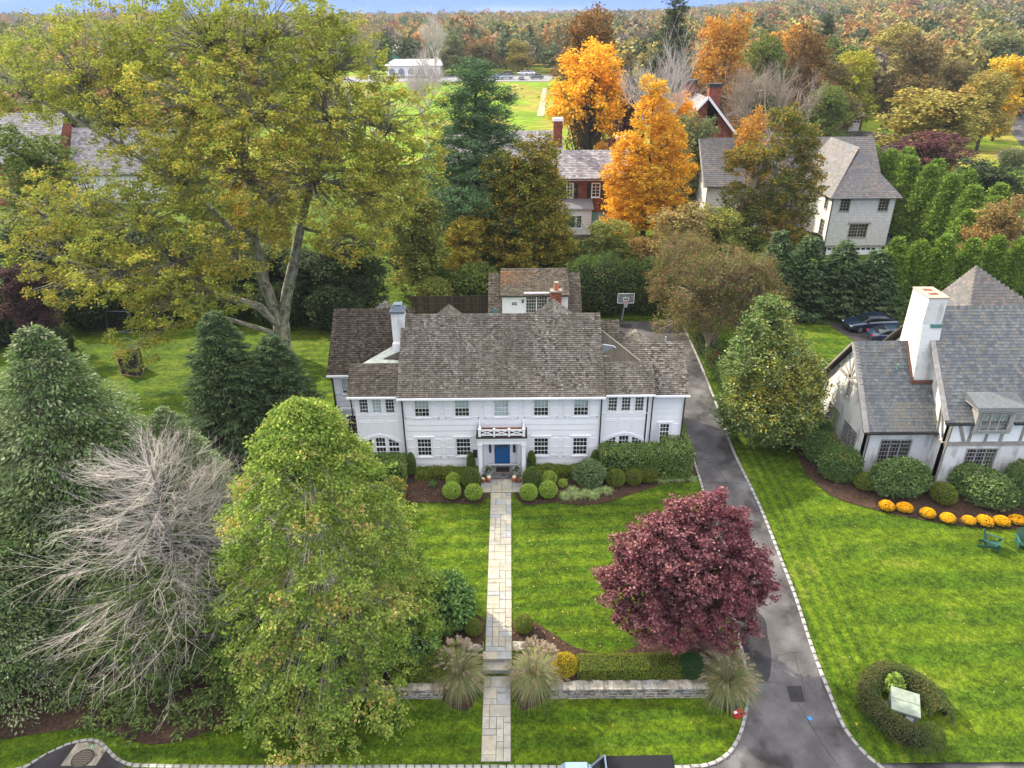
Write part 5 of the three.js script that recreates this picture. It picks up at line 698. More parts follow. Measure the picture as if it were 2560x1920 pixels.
// ---------- cottage behind the house, fence, hoop ----------
{
  const H = thing('garage_cottage', 'shingled garage cottage with white dormer and french doors behind the house', 'cottage', [0, 0, 0]);
  wallPanel(face(0, -58.4, 1, 0), -1.8, 6.0, -0.1, 2.6, [], 0.2, M.white, H); wallPanel(face(-1.8, -65.8, 0, 1), 0, 7.4, -0.1, 2.6, [], 0.2, M.white, H); wallPanel(face(6.0, -58.4, 0, -1), 0, 7.4, -0.1, 2.6, [], 0.2, M.white, H);
  gableX(H, { seed: 101, x0: -2.05, x1: 6.25, ze: -57.9, ye: 2.3, zr: -62, yr: 5.42, zb: -66.1, pal: PALR.shakeMid, e: 0.17, w: 0.2 });
  const f = face(0, -58.6, 1, 0), dr = [1.25, 3.15, 2.6, 4.5], wl = [0.0, 0.55, 3.55, 4.0]; wallPanel(f, -0.8, 4.95, 2.2, 4.6, [dr, wl], 0.2, M.white, H); windowIn(f, dr[0], dr[1], dr[2], dr[3], 8, 6, H, { mull: 4, noSill: true }); windowIn(f, ...wl, 3, 2, H, { noSill: true });
  { const g = new GB(); fbox(g, f, 1.1, 3.3, 4.5, 4.85, 0, 0.12); fbox(g, f, -0.9, 1.1, 4.4, 4.6, 0, 0.1); fbox(g, f, 3.3, 5.05, 4.4, 4.6, 0, 0.1); part('trim', g.build(), M.whiteTrim, H); }
  for (const u of [1.0, 3.35]) part('lantern', fbox(new GB(), f, u - 0.07, u + 0.07, 3.9, 4.2, 0.02, 0.14).build(), M.iron, H);
  const roof = gableX(H, { seed: 105, x0: -0.95, x1: 5.1, ze: -58.3, ye: 4.62, zr: -62.4, yr: 5.75, zb: -63.5, yb: 5.3, pal: PALR.shakeMid, e: 0.17, w: 0.2, noBack: true });
  { const r = mulberry(9), L = new Leaves(1500); for (let i = 0; i < 620; i++) { const x = lerp(-0.9, 3.2, r() * r()), z = lerp(-61.9, -59.8, pow(r(), 1.6)), y = 4.62 + (-58.3 - z) * 0.2756 + 0.05, k = 0.6 + 0.8 * r(); L.add(x, y, z, cos(i * 3), 0.05, sin(i * 3), 0.11, 0.08, 0, 1, 0, 0.34 * k, 0.17 * k, 0.07 * k); } stuffPart('leaves', L.build(), leafMat(1, 1, 1, 0.1), roof); }
  const c = part('chimney', boxGeo(3.4, 2.8, -58.2, 4.3, 5.15, -57.6), M.brick, H); part('cap', boxGeo(3.33, 5.15, -58.27, 4.37, 5.28, -57.53), M.concrete, c); const p = new GB(); p.cyl(3.85, 5.28, 5.9, -57.9, 0.22, 0.2, 14); part('chimney_pot', p.build(), M.terracotta, c); part('pot_cap', new GB().cyl(3.85, 5.9, 6.0, -57.9, 0.21, 0.21, 14).build(), M.concrete, c);
}
{
  const t = thing('wood_fence', 'weathered brown board fence behind the white house', 'fence', [-9.8, 0, -66]); const r = mulberry(66);
  const geos = [0, 1, 2].map((k) => boxGeo(-0.07, 0, -0.012, 0.07, 1.78 + k * 0.01, 0.012)), mats = [0.75, 0.95, 1.15, 1.3].map((k) => { const m = M.woodFence.clone(); m.color = S(0.125 * k, 0.1 * k, 0.075 * k); return m; });
  for (let x = 0; x < 8.0; x += 0.148) { const b = part('board', geos[floor(r() * 3)], mats[floor(r() * 4)], t); b.position.set(x, 0.04, (r() - 0.5) * 0.01); }
  for (let x = 0; x <= 8.1; x += 2.4) part('post', boxGeo(x - 0.06, -0.2, 0.02, x + 0.06, 1.95, 0.14), mats[1], t); for (const y of [0.25, 1.0, 1.8]) part('rail', boxGeo(-0.05, y, 0.015, 8.0, y + 0.09, 0.06), mats[2], t);
}
{
  const t = thing('basketball_hoop', 'basketball hoop with clear backboard at the end of the court', 'basketball hoop', [10.77, 0, -63.85]);
  part('pole', new GB().tube([[-0.1, 0, 0], [0.06, 1.9, 0.06], [0.06, 2.5, 0.08]], [0.075, 0.07, 0.06], 10).build(), std(S(0.3, 0.36, 0.38), 0.4, { metalness: 0.4 }), t); part('arm', new GB().bar([0.06, 2.2, 0.1], [0.06, 2.45, 0.55], 0.05, 0.06).bar([0.06, 2.5, 0.08], [0.06, 2.85, 0.52], 0.05, 0.06).build(), M.iron, t);
  part('backboard', new GB().box(-0.72, 2.0, 0.55, 0.82, 2.95, 0.57).build(), new THREE.MeshPhysicalMaterial({ color: S(0.8, 0.86, 0.84), transmission: 0.85, roughness: 0.1, thickness: 0 }), t);
  const b = new GB(), fr = (x0, x1, y0, y1, w, z) => { b.box(x0, y0, z, x1, y0 + w, z + 0.03); b.box(x0, y1 - w, z, x1, y1, z + 0.03); b.box(x0, y0 + w, z, x0 + w, y1 - w, z + 0.03); b.box(x1 - w, y0 + w, z, x1, y1 - w, z + 0.03); }; fr(-0.74, 0.84, 1.98, 2.97, 0.045, 0.565); fr(-0.22, 0.32, 2.2, 2.55, 0.05, 0.572); part('border', b.build(), M.whiteTrim, t);
  const ring = new THREE.TorusGeometry(0.22, 0.012, 6, 24); ring.rotateX(PI / 2); ring.translate(0.05, 2.12, 0.86); part('rim', ring, std(S(0.5, 0.05, 0.03), 0.5), t); part('bracket', boxGeo(-0.06, 2.06, 0.57, 0.16, 2.16, 0.66), std(S(0.5, 0.05, 0.03), 0.5), t);
  const n = new GB(); for (let i = 0; i < 12; i++) { const a = i / 12 * 2 * PI, a2 = a + 0.5, a3 = a - 0.5; for (const q of [a2, a3]) n.tube([[0.05 + cos(a) * 0.21, 2.11, 0.86 + sin(a) * 0.21], [0.05 + cos(q) * 0.13, 1.85, 0.86 + sin(q) * 0.13], [0.05 + cos(a) * 0.11, 1.68, 0.86 + sin(a) * 0.11]], 0.01, 3); } part('net', n.build(), std(S(0.7, 0.7, 0.68), 0.9), t);
}
// ---------- lawn furniture and small things ----------
{ // lacrosse goal and rebounder
  const net = (label, x, z, turn) => { const t = thing('lacrosse_goal', label, 'goal', [x, 0, z], turn); const fr = new GB(); fr.tube([[-0.92, 0, 0], [-0.92, 1.83, 0], [0.92, 1.83, 0], [0.92, 0, 0]], 0.045, 8); fr.tube([[-0.92, 0.03, 0], [0, 0.03, -1.7], [0.92, 0.03, 0]], 0.04, 8); part('frame', fr.build(), std(S(0.42, 0.2, 0.12), 0.5), t);
    const m = std(S(0.03, 0.035, 0.03), 0.95, { map: tex(256, 256, (u, v, px, py) => { const a = fbm(u * 4, v * 4, 4, 3, 5); return a > 0.56 ? [0.42, 0.42, 0.2] : a > 0.48 ? [0.15, 0.24, 0.22] : a > 0.4 ? [0.3, 0.22, 0.14] : [0.12, 0.14, 0.12]; }), side: 2 }); m.color = S(1, 1, 1); const g = new GB(); g.quad([-0.9, 1.8, -0.02], [0.9, 1.8, -0.02], [0.05, 0.06, -1.66], [-0.05, 0.06, -1.66]); g.tri([-0.9, 1.8, -0.02], [-0.05, 0.06, -1.66], [-0.9, 0.05, -0.02]); g.tri([0.9, 1.8, -0.02], [0.9, 0.05, -0.02], [0.05, 0.06, -1.66]); part('net', g.build(), m, t); };
  net('lacrosse goal with camouflage backstop net lying open on the shaded lawn', -31.7, -53.5, -2.35);
  const t = thing('rebounder', 'dark framed rebounder net at the back edge of the lawn', 'rebounder', [-36.8, 0, -61.8]); const fr = new GB(); fr.tube([[-1.2, 0.05, 0], [-1.15, 1.95, -0.5], [1.0, 1.95, -0.5], [1.1, 0.05, 0]], 0.05, 8); part('frame', fr.build(), std(S(0.1, 0.12, 0.14), 0.4), t); part('base', new GB().tube([[-1.4, 0.06, 0.1], [1.5, 0.06, 0.1]], 0.08, 8).tube([[-1.2, 0.05, 0], [-1.2, 0.05, -1.2]], 0.05, 8).tube([[1.1, 0.05, 0], [1.1, 0.05, -1.2]], 0.05, 8).build(), std(S(0.06, 0.1, 0.09), 0.5), t); const ng = new GB(); for (let i = 0; i <= 16; i++) { const u = i / 16; ng.bar([lerp(-1.18, 1.08, u), 0.1, -0.02], [lerp(-1.14, 1.0, u), 1.93, -0.49], 0.012, 0.012); ng.bar([-1.17, lerp(0.1, 1.9, u), lerp(-0.02, -0.49, u)], [1.05, lerp(0.1, 1.9, u), lerp(-0.02, -0.49, u)], 0.012, 0.012); } part('net', ng.build(), M.black, t);
}
{ // adirondack chairs
  const mt = std(S(0.02, 0.125, 0.085), 0.6, { map: rep(woodT, 1.5) });
  const make = (label, pos, turn) => { const t = thing('adirondack_chair', label, 'chair', pos, turn, 'green adirondack chairs on the lawn'); const P = (n, g) => part(n, g.build(), mt, t);
    for (let i = 0; i < 6; i++) { const x = -0.27 + i * 0.108; const k = 1 - pow(abs(i - 2.5) / 2.5, 2) * 0.16; P('back_slat', new GB().bar([x * 0.92, 0.22, -0.22], [x * 1.15, 0.22 + 0.8 * k, -0.22 - 0.36 * k], 0.095, 0.022, null, [0, 0.4, 1])); }
    for (let i = 0; i < 6; i++) { const q = i / 5; P('seat_slat', new GB().box(-0.29, lerp(0.24, 0.4, q), lerp(-0.2, 0.28, q), 0.29, lerp(0.24, 0.4, q) + 0.022, lerp(-0.2, 0.28, q) + 0.08)); }
    for (const s of [-1, 1]) { P('arm', new GB().box(s * 0.36 - 0.07, 0.58, -0.42, s * 0.36 + 0.07, 0.602, 0.4)); P('leg', new GB().box(s * 0.32 - 0.02, 0, 0.26, s * 0.32 + 0.02, 0.58, 0.38)); P('side_rail', new GB().bar([s * 0.3, 0.05, -0.62], [s * 0.3, 0.36, 0.32], 0.03, 0.13)); P('arm_brace', new GB().bar([s * 0.33, 0.3, -0.3], [s * 0.33, 0.58, -0.38], 0.03, 0.09)); }
    P('back_rail', new GB().box(-0.36, 0.56, -0.42, 0.36, 0.6, -0.36)); return t; };
  make('green adirondack chair turned sideways on the lawn', [26.6, ground(26.6, -30.95), -30.95], 0.95); make('green adirondack chair facing forward at the right edge', [28.35, ground(28.35, -30.9), -30.9], -0.35);
}
{ // pad-mounted transformer box
  const t = thing('utility_box', 'pale green utility box inside the clipped ring hedge', 'utility box', [16.85, ground(16.85, -20.9) - 0.03, -20.9], -0.42), m = std(S(0.28, 0.33, 0.26), 0.5, { map: rep(grainT, 1) }); part('pad', boxGeo(-0.62, 0, -0.66, 0.62, 0.08, 0.66), M.concrete, t); part('cabinet', boxGeo(-0.52, 0.08, -0.56, 0.52, 0.82, 0.56), m, t); part('lid', new GB().hexa([[-0.56, 0.82, 0.62], [0.56, 0.82, 0.62], [0.56, 0.87, 0.6], [-0.56, 0.87, 0.6]], [[-0.56, 0.82, -0.6], [0.56, 0.82, -0.6], [0.56, 0.95, -0.6], [-0.56, 0.95, -0.6]]).build(), m, t); part('lid_seam', boxGeo(-0.555, 0.9, -0.02, 0.555, 0.915, 0.0), M.iron, t); part('warning_label', boxGeo(0.05, 0.45, 0.56, 0.35, 0.65, 0.565), M.whiteTrim, t); part('latch', boxGeo(-0.06, 0.6, 0.56, 0.0, 0.7, 0.6), M.iron, t);
}
{ // tool case, flags, path lights
  const t = thing('tool_case', 'open red tool case with black lid on grass by the driveway', 'tool case', [9.78, ground(9.78, -21.0), -21.0], 0.3), red = std(S(0.45, 0.025, 0.03), 0.5); part('tray', new GB().box(-0.25, 0, -0.18, 0.25, 0.03, 0.18).box(-0.25, 0.03, -0.18, -0.23, 0.14, 0.18).box(0.23, 0.03, -0.18, 0.25, 0.14, 0.18).box(-0.23, 0.03, 0.16, 0.23, 0.14, 0.18).box(-0.23, 0.03, -0.18, 0.23, 0.14, -0.16).box(-0.02, 0.03, -0.16, 0.02, 0.12, 0.16).box(-0.23, 0.03, -0.02, 0.23, 0.12, 0.02).build(), red, t); part('lid', new GB().bar([-0.02, 0.14, -0.18], [-0.02, 0.42, -0.34], 0.5, 0.05, null, [0, 0, 1]).build(), M.black, t); part('contents', new GB().box(-0.21, 0.03, -0.14, -0.05, 0.1, -0.04).box(0.05, 0.03, 0.05, 0.2, 0.09, 0.14).build(), M.black, t); part('paper', boxGeo(-0.2, 0.13, -0.1, -0.05, 0.135, 0.02), M.whiteTrim, t);
  const fl = [[2.61, -20.2, 'small yellow marker flag on the lower lawn nearest the walk'], [4.23, -20.4, 'small yellow marker flag on the lower lawn midway to the drive'], [14.66, -20.28, 'small yellow marker flag beside the driveway kerb'], [7.57, -20.38, 'small yellow marker flag on the lower lawn near the tool case']];
  for (const [x, z, l] of fl) { const f = thing('marker_flag', l, 'flag', [x, ground(x, z), z], x, 'yellow marker flags'); part('wire', new GB().tube([[0, 0, 0], [0.01, 0.3, 0]], 0.006, 4).build(), M.iron, f); part('flag', new GB().box(0.01, 0.2, -0.003, 0.11, 0.31, 0.003).build(), std(S(0.8, 0.5, 0.03), 0.7), f); }
  for (const [x, z, l] of [[-1.8, -22.0, 'small dark path light under the left ornamental grass'], [0.3, -22.1, 'small dark path light under the right ornamental grass']]) { const p = thing('path_light', l, 'path light', [x, ground(x, z), z], 0, 'path lights at the steps'); part('stake', new GB().cyl(0, 0, 0.4, 0, 0.015).build(), M.iron, p); part('hood', new GB().cyl(0, 0.4, 0.47, 0, 0.1, 0.02).build(), std(S(0.2, 0.22, 0.25), 0.4), p); }
}
// ---------- vehicles ----------
function carPaint(r, g, b) { return new THREE.MeshPhysicalMaterial({ color: S(r, g, b), roughness: 0.3, metalness: 0.3, clearcoat: 1, clearcoatRoughness: 0.05 }); }
const carGlass = std(S(0.01, 0.013, 0.016), 0.05), tyreM = std(S(0.012, 0.012, 0.012), 0.9), rimM = std(S(0.4, 0.4, 0.42), 0.3, { metalness: 0.8 });
function loftBody(sec, mat, name, parent) { // sections along length: [x, halfWidth, yBottom, yTop, shoulder]
  const prof = ([x, w, y0, y1, s]) => [[x, y0, w * 0.9], [x, lerp(y0, y1, 0.25), w], [x, lerp(y0, y1, 0.72), w * 0.985], [x, lerp(y0, y1, 0.93), w * s], [x, y1, w * s * 0.82], [x, y1 + 0.012, 0]];
  const p = [], idx = []; const n = 11; for (const s of sec) { const h = prof(s), ring = [...h, ...h.slice(0, 5).reverse().map((q) => [q[0], q[1], -q[2]])]; for (const q of ring) p.push(...q); }
  for (let i = 0; i < sec.length - 1; i++) for (let k = 0; k < n - 1; k++) { const a = i * n + k, b = a + 1, c = a + n, d = c + 1; idx.push(a, b, c, b, d, c); } for (const [o, s] of [[0, 1], [(sec.length - 1) * n, 0]]) for (let k = 1; k < n - 1; k++) s ? idx.push(o, o + k + 1, o + k) : idx.push(o, o + k, o + k + 1);
  const g = new THREE.BufferGeometry(); g.setAttribute('position', new THREE.Float32BufferAttribute(p, 3)); g.setIndex(idx); g.computeVertexNormals(); return part(name, g, mat, parent);
}
function sedan(label, pos, turn, paint, group) {
  const t = thing('parked_car', label, 'car', pos, turn, group); loftBody([[-2.4, 0.72, 0.35, 0.72, 0.9], [-2.3, 0.86, 0.25, 0.9, 0.94], [-1.9, 0.91, 0.22, 0.98, 0.95], [-0.9, 0.92, 0.2, 1.0, 0.96], [0.6, 0.92, 0.2, 0.98, 0.96], [1.2, 0.91, 0.2, 0.93, 0.95], [2.0, 0.88, 0.22, 0.82, 0.93], [2.32, 0.8, 0.27, 0.7, 0.9], [2.42, 0.66, 0.36, 0.6, 0.85]], paint, 'body', t);
  loftBody([[-1.95, 0.72, 0.92, 0.96, 0.9], [-1.1, 0.76, 0.92, 1.36, 0.84], [-0.2, 0.77, 0.92, 1.42, 0.84], [0.35, 0.77, 0.92, 1.38, 0.84], [1.2, 0.76, 0.9, 0.95, 0.9]], carGlass, 'window', t);
  loftBody([[-1.15, 0.6, 1.33, 1.385, 0.95], [-0.2, 0.64, 1.36, 1.45, 0.95], [0.4, 0.62, 1.34, 1.395, 0.95]], paint, 'roof', t); part('sunroof', boxGeo(-0.25, 1.445, -0.34, 0.28, 1.468, 0.34), carGlass, t);
  for (const s of [-1, 1]) { part('pillar', new GB().bar([0.32, 1.38, s * 0.62], [1.15, 0.95, s * 0.75], 0.06, 0.05).bar([-0.35, 1.4, s * 0.66], [-0.42, 0.95, s * 0.77], 0.07, 0.05).bar([-1.1, 1.36, s * 0.62], [-1.85, 0.97, s * 0.72], 0.09, 0.05).build(), paint, t); part('mirror', boxGeo(0.72, 0.95, s * 0.92 - 0.06, 0.88, 1.07, s * 0.92 + 0.08), paint, t); part('headlight', boxGeo(2.2, 0.58, s * 0.62 - 0.14, 2.36, 0.7, s * 0.62 + 0.14), std(S(0.6, 0.62, 0.65), 0.1), t); part('tail_light', boxGeo(-2.4, 0.72, s * 0.62 - 0.16, -2.28, 0.86, s * 0.62 + 0.16), std(S(0.3, 0.01, 0.01), 0.2), t);
    for (const x of [-1.42, 1.45]) { const w = new THREE.CylinderGeometry(0.33, 0.33, 0.22, 20); w.rotateX(PI / 2); w.translate(x, 0.33, s * 0.82); const wh = part('wheel', w, tyreM, t); const rg = new THREE.CylinderGeometry(0.22, 0.22, 0.02, 14); rg.rotateX(PI / 2); rg.translate(x, 0.33, s * 0.94); part('rim', rg, rimM, wh); } }
  part('grille', boxGeo(2.36, 0.42, -0.35, 2.44, 0.6, 0.35), M.black, t); return t;
}
const blueCar = sedan('dark blue sedan parked nearest the stone wall behind the half-timbered house', [33.4, 0.03, -61.3], PI + 0.12, carPaint(0.012, 0.028, 0.06));
dup(blueCar, [34.4, 0.03, -58.2], PI + 0.1, 1, 'dark blue sedan half hidden behind the slate ridge');
{ // soft-top off-roader at the street
  const t = thing('off_road_car', 'pale blue off-road car with black soft top parked at the kerb', 'car', [4.0, -1.42, -17.2], PI); const p = carPaint(0.3, 0.42, 0.56), soft = std(S(0.014, 0.015, 0.018), 0.95, { bumpMap: rep(grainB, 3), bumpScale: 0.004 });
  part('body', new GB().box(-2.0, 0.5, -0.8, 1.0, 1.12, 0.8).build(), p, t); part('hood', new GB().hexa([[0.8, 0.62, 0.7], [1.95, 0.62, 0.6], [1.95, 1.1, 0.55], [0.8, 1.2, 0.66]], [[0.8, 0.62, -0.7], [1.95, 0.62, -0.6], [1.95, 1.1, -0.55], [0.8, 1.2, -0.66]]).hexa([[0.85, 1.2, 0.3], [1.9, 1.115, 0.26], [1.9, 1.14, 0.24], [0.85, 1.235, 0.28]], [[0.85, 1.2, -0.3], [1.9, 1.115, -0.26], [1.9, 1.14, -0.24], [0.85, 1.235, -0.28]]).build(), p, t);
  part('soft_top', new GB().hexa([[-2.05, 1.1, 0.76], [0.55, 1.1, 0.76], [0.42, 1.8, 0.66], [-1.95, 1.8, 0.68]], [[-2.05, 1.1, -0.76], [0.55, 1.1, -0.76], [0.42, 1.8, -0.66], [-1.95, 1.8, -0.68]]).hexa([[-1.95, 1.8, 0.68], [0.42, 1.8, 0.66], [0.4, 1.86, 0.5], [-1.9, 1.87, 0.52]], [[-1.95, 1.8, -0.68], [0.42, 1.8, -0.66], [0.4, 1.86, -0.5], [-1.9, 1.87, -0.52]]).build(), soft, t);
  part('windshield', new GB().bar([0.92, 1.14, 0], [0.5, 1.78, 0], 1.3, 0.03).build(), carGlass, t); part('windshield_frame', new GB().bar([0.95, 1.14, -0.69], [0.5, 1.82, -0.66], 0.07, 0.06).bar([0.95, 1.14, 0.69], [0.5, 1.82, 0.66], 0.07, 0.06).bar([0.48, 1.82, -0.66], [0.48, 1.82, 0.66], 0.06, 0.07).build(), std(S(0.2, 0.24, 0.28), 0.35), t); part('bumper', new GB().box(1.98, 0.45, -0.8, 2.18, 0.68, 0.8).build(), M.black, t);
  for (const s of [-1, 1]) { part('mirror', new GB().hexa([[0.6, 1.15, s * 0.95 - 0.1], [0.68, 1.15, s * 0.95 - 0.1], [0.68, 1.4, s * 0.95 - 0.1], [0.6, 1.4, s * 0.95 - 0.1]], [[0.6, 1.15, s * 0.95 + 0.1], [0.68, 1.15, s * 0.95 + 0.1], [0.68, 1.4, s * 0.95 + 0.1], [0.6, 1.4, s * 0.95 + 0.1]].map((q) => q)).bar([0.64, 1.2, s * 0.75], [0.64, 1.24, s * 0.95], 0.05, 0.05).build(), M.black, t); part('fender', new GB().hexa([[0.95, 0.85, s * 0.86 + 0.14], [2.0, 0.85, s * 0.86 + 0.14], [1.85, 0.98, s * 0.86 + 0.14], [1.05, 0.98, s * 0.86 + 0.14]], [[0.95, 0.85, s * 0.86 - 0.2], [2.0, 0.85, s * 0.86 - 0.2], [1.85, 0.98, s * 0.86 - 0.2], [1.05, 0.98, s * 0.86 - 0.2]]).build(), p, t); for (const x of [-1.3, 1.45]) { const w = new THREE.CylinderGeometry(0.4, 0.4, 0.28, 20); w.rotateX(PI / 2); w.translate(x, 0.4, s * 0.84); part('wheel', w, tyreM, t); } }
  t.scale.setScalar(1.08);
}
// ---------- planting near the house ----------
const LM = { oak: leafMat(1, 1, 1, 0.45), plain: leafMat(1, 1, 1, 0.34), waxy: (() => { const m = leafMat(1, 1, 1, 0.15); m.roughness = 0.5; return m; })(), dense: leafMat(1, 1, 1, 0.22) };
{ // the great oak over the back lawn
  const X = -19.93, Z = -56.28, w = (x, y, z, r) => [x - X, y, z - Z, r];
  const lob = [[-37.71, 22.05, -60, 4.2], [-31.87, 23.51, -58, 4.5], [-27.79, 24.5, -60, 5], [-22.06, 25.04, -58, 5], [-17, 25.53, -58, 5], [-13.44, 23.65, -58, 4.5], [-29.41, 20.82, -57, 4.2], [-22.83, 20.79, -54, 5], [-17.73, 20.75, -54, 5], [-12.96, 19.8, -55, 5], [-9.09, 19.1, -56, 4], [-7.53, 15.89, -56, 3], [-24.66, 17.13, -53, 4.2], [-19.21, 16.71, -52, 5], [-14.45, 15.93, -53, 5], [-10.85, 14.62, -55, 4], [-37.53, 13.08, -56, 3.2], [-31.8, 14.1, -54, 3.6], [-36.14, 10.76, -54, 3.3], [-27.44, 13.36, -52, 4], [-29.28, 10.05, -51, 3.8], [-34.14, 8.51, -52, 2.8], [-24.51, 10.93, -50, 4], [-25.27, 7.56, -50, 3.2], [-27.87, 4.78, -49, 2.4], [-20.24, 12.07, -50, 3.8], [-12.44, 11.24, -55, 3.2], [-21.95, 8.83, -49, 2.8]];
  const g = broadTree({ seed: 7, stems: [[w(-19.9, -0.3, -56.3, 1.0), w(-19.85, 0.8, -56.3, 0.78), w(-19.6, 3.1, -56.2, 0.7)], [w(-19.6, 2.8, -56.2, 0.5), w(-18.6, 6, -56.1, 0.46), w(-17.5, 9.0, -56, 0.4), w(-16.56, 11.9, -56, 0.33), w(-14.8, 16.5, -56.5, 0.22), w(-13.8, 21, -57, 0.1)], [w(-19.7, 2.8, -56.2, 0.55), w(-20.37, 6.7, -56, 0.48), w(-20.5, 10.9, -55.8, 0.38), w(-19.9, 14.2, -56, 0.3), w(-20.5, 19, -57, 0.18), w(-21.5, 24, -58, 0.08)], [w(-19.9, 3.3, -56, 0.42), w(-21, 4.9, -55.5, 0.36), w(-23.1, 5.95, -54.8, 0.3), w(-27.4, 6.8, -53.5, 0.2), w(-31, 8.2, -52.8, 0.1)], [w(-20.4, 9, -56, 0.3), w(-24, 13, -56.5, 0.24), w(-30, 17.5, -57.5, 0.17), w(-36, 20.5, -59, 0.08)], [w(-20.1, 2.2, -56, 0.24), w(-23.6, 4.6, -54, 0.16), w(-25.5, 6.4, -51.5, 0.09)], [w(-20.5, 10, -55.8, 0.28), w(-26, 12, -55, 0.2), w(-33, 11.5, -54.5, 0.1)]],
    lobes: lob.map(([x, y, z, r]) => [x - X, y, z - Z, r, r * 0.8, r]), clumps: 3300, leaves: 46, leaf: 0.21, clumpR: 0.44, pal: PAL.oak, shell: 0.8, rough0: 0.6, rough1: 0.85, twig: 0.036, twigs: 0.75, limb: 1.25, mix: 0.7, hang: 0.3, tint: (lb, r) => clamp(0.35 + (12 - lb[1]) * 0.035 + (r() - 0.5) * 0.4) });
  plant('oak_tree', 'huge spreading oak with olive and gold leaves and pale forked trunk', 'tree', [X, 0, Z], g, M.bark, LM.oak);
}
{ // two dark spruces left of the house
  const g = conifer({ seed: 12, h: 11.3, rmax: 3.6, rad: (t) => 3.6 * pow(1 - t, 0.62) + 0.12, levels: 50, per: 16, shoots: 62, shoot: 0.28, inner: 0.3, droop: 0.28, lift: 0.12, tip: 0.12, fan: 0.42, wide: 0.3, thick: 0.22, pal: PAL.spruce, hang: -0.1, cap: 100000 });
  const a = plant('spruce_tree', 'taller dark green spruce at the left corner of the house lawn', 'tree', [-17.2, 0, -38.2], g, M.barkDark, LM.dense, 0, 'dark spruces left of the house'); dup(a, [-14.8, 0, -40.0], 2.1, [0.92, 0.8, 0.92], 'shorter dark green spruce beside the house wall');
}
{ // hemlocks at the left edge
  const g = conifer({ seed: 15, h: 14.4, rmax: 6.2, rad: (t) => 6.2 * pow(1 - t, 0.72) + 0.15, levels: 52, per: 20, shoots: 118, shoot: 0.2, inner: 0.2, droop: 0.2, lift: 0.36, tip: -0.16, fan: 0.55, wide: 0.42, thick: 0.2, pal: PAL.hemlock, hang: -0.1, wild: 1.4, cap: 160000, tr: 0.3 });
  const a = plant('hemlock_tree', 'tall feathery grey-green hemlock at the left edge', 'tree', [-21.6, -0.3, -29.5], g, M.bark, LM.dense, 0, 'hemlocks beside the street bed'); dup(a, [-24.6, -0.9, -24.6], 1.3, [0.82, 0.62, 0.82], 'lower green hemlock in the bottom left corner'); dup(a, [-26, -0.4, -31], 3, [0.9, 0.8, 0.9], 'hemlock standing behind at the left picture edge'); dup(a, [-17.6, -0.3, -31.2], 4.1, [0.62, 0.64, 0.62], 'smaller hemlock reaching towards the shaded lawn');
}
{ // half-dead conifer: grey twigs above, green skirt below
  const r = mulberry(21), wood = new GB(), L = new Leaves(60000), tone = (k) => [k, k * 0.985, k * 0.965];
  wood.c = []; wood.tube([[0, -0.2, 0], [0.1, 4, 0.05], [0.15, 8, 0], [0.2, 10.8, 0.1]], [0.2, 0.14, 0.08, 0.02], 7, tone(0.45));
  for (let k = 0; k < 5; k++) wood.tube([[0.1, 0.4 + k * 0.2, 0], [cos(k * 1.3) * 1.2, 3.5, sin(k * 1.3) * 1.2], [cos(k * 1.3) * 1.6, 7 + (k % 3), sin(k * 1.3) * 1.6]], [0.1, 0.06, 0.02], 5, tone(0.5));
  const branch = (p, az, el, len, rad, d) => { const n = d > 0 ? 4 : 2, pts = [p]; let q = p; for (let i = 0; i < n; i++) { az += (r() - 0.5) * 0.35; el += (r() - 0.5) * 0.22 - (d < 2 ? 0.05 : 0.02); q = [q[0] + cos(az) * cos(el) * len / n, q[1] + sin(el) * len / n, q[2] + sin(az) * cos(el) * len / n]; pts.push(q); } wood.tube(pts, pts.map((_, i) => lerp(rad, rad * 0.4, i / n)), 3, tone(0.8 + r() * 0.5), false); if (d > 0) { const m = d > 1 ? 9 : 4; for (let k = 0; k < m; k++) { const b = pts[1 + floor(r() * n)]; branch(b, az + (r() - 0.5) * 1.7, el + (r() - 0.35) * 0.8, len * (0.3 + 0.28 * r()), rad * 0.5, d - 1); } } };
  for (let i = 0; i < 210; i++) { const t = i / 210, y = lerp(1.9, 9.8, t), R = (t < 0.25 ? 3.9 + 3 * t : 5.0) * pow(1 - t * 0.88, 0.5) * (0.75 + 0.4 * r()); branch([0.1, y, 0], r() * 2 * PI, 0.0 + 0.5 * t + (r() - 0.5) * 0.35, R, 0.017, 2); }
  for (let i = 0; i < 1150; i++) { const az = r() * 2 * PI, q = pow(r(), 0.45), y = lerp(0.2, 5.4, pow(r(), 1.4)), R = 5.8 * (1 - y / 10) * q + 0.4, back = sin(az) < -0.2 ? 0.5 : 1; if (r() > back) continue; const c = [cos(az) * R * 1.05, y - R * 0.1, sin(az) * R * 0.95]; leafClump(L, r, c[0], c[1], c[2], 0.45, 46, { leaf: 0.2, pal: [[2, 0.13, 0.19, 0.045], [2, 0.08, 0.13, 0.035], [1, 0.17, 0.21, 0.06]], wide: 0.4, flat: 0.45, hang: 0.3, mix: 0.7 }, r()); }
  const t = thing('half_dead_yew', 'half-dead conifer with bare silver twigs above a green skirt', 'tree', [-15.7, -0.75, -25.6]); const wm = M.twig.clone(); wm.color = S(0.4, 0.365, 0.33); wm.vertexColors = true; part('trunk', wood.build(), wm, t); stuffPart('crown', L.build(), LM.dense, t);
}
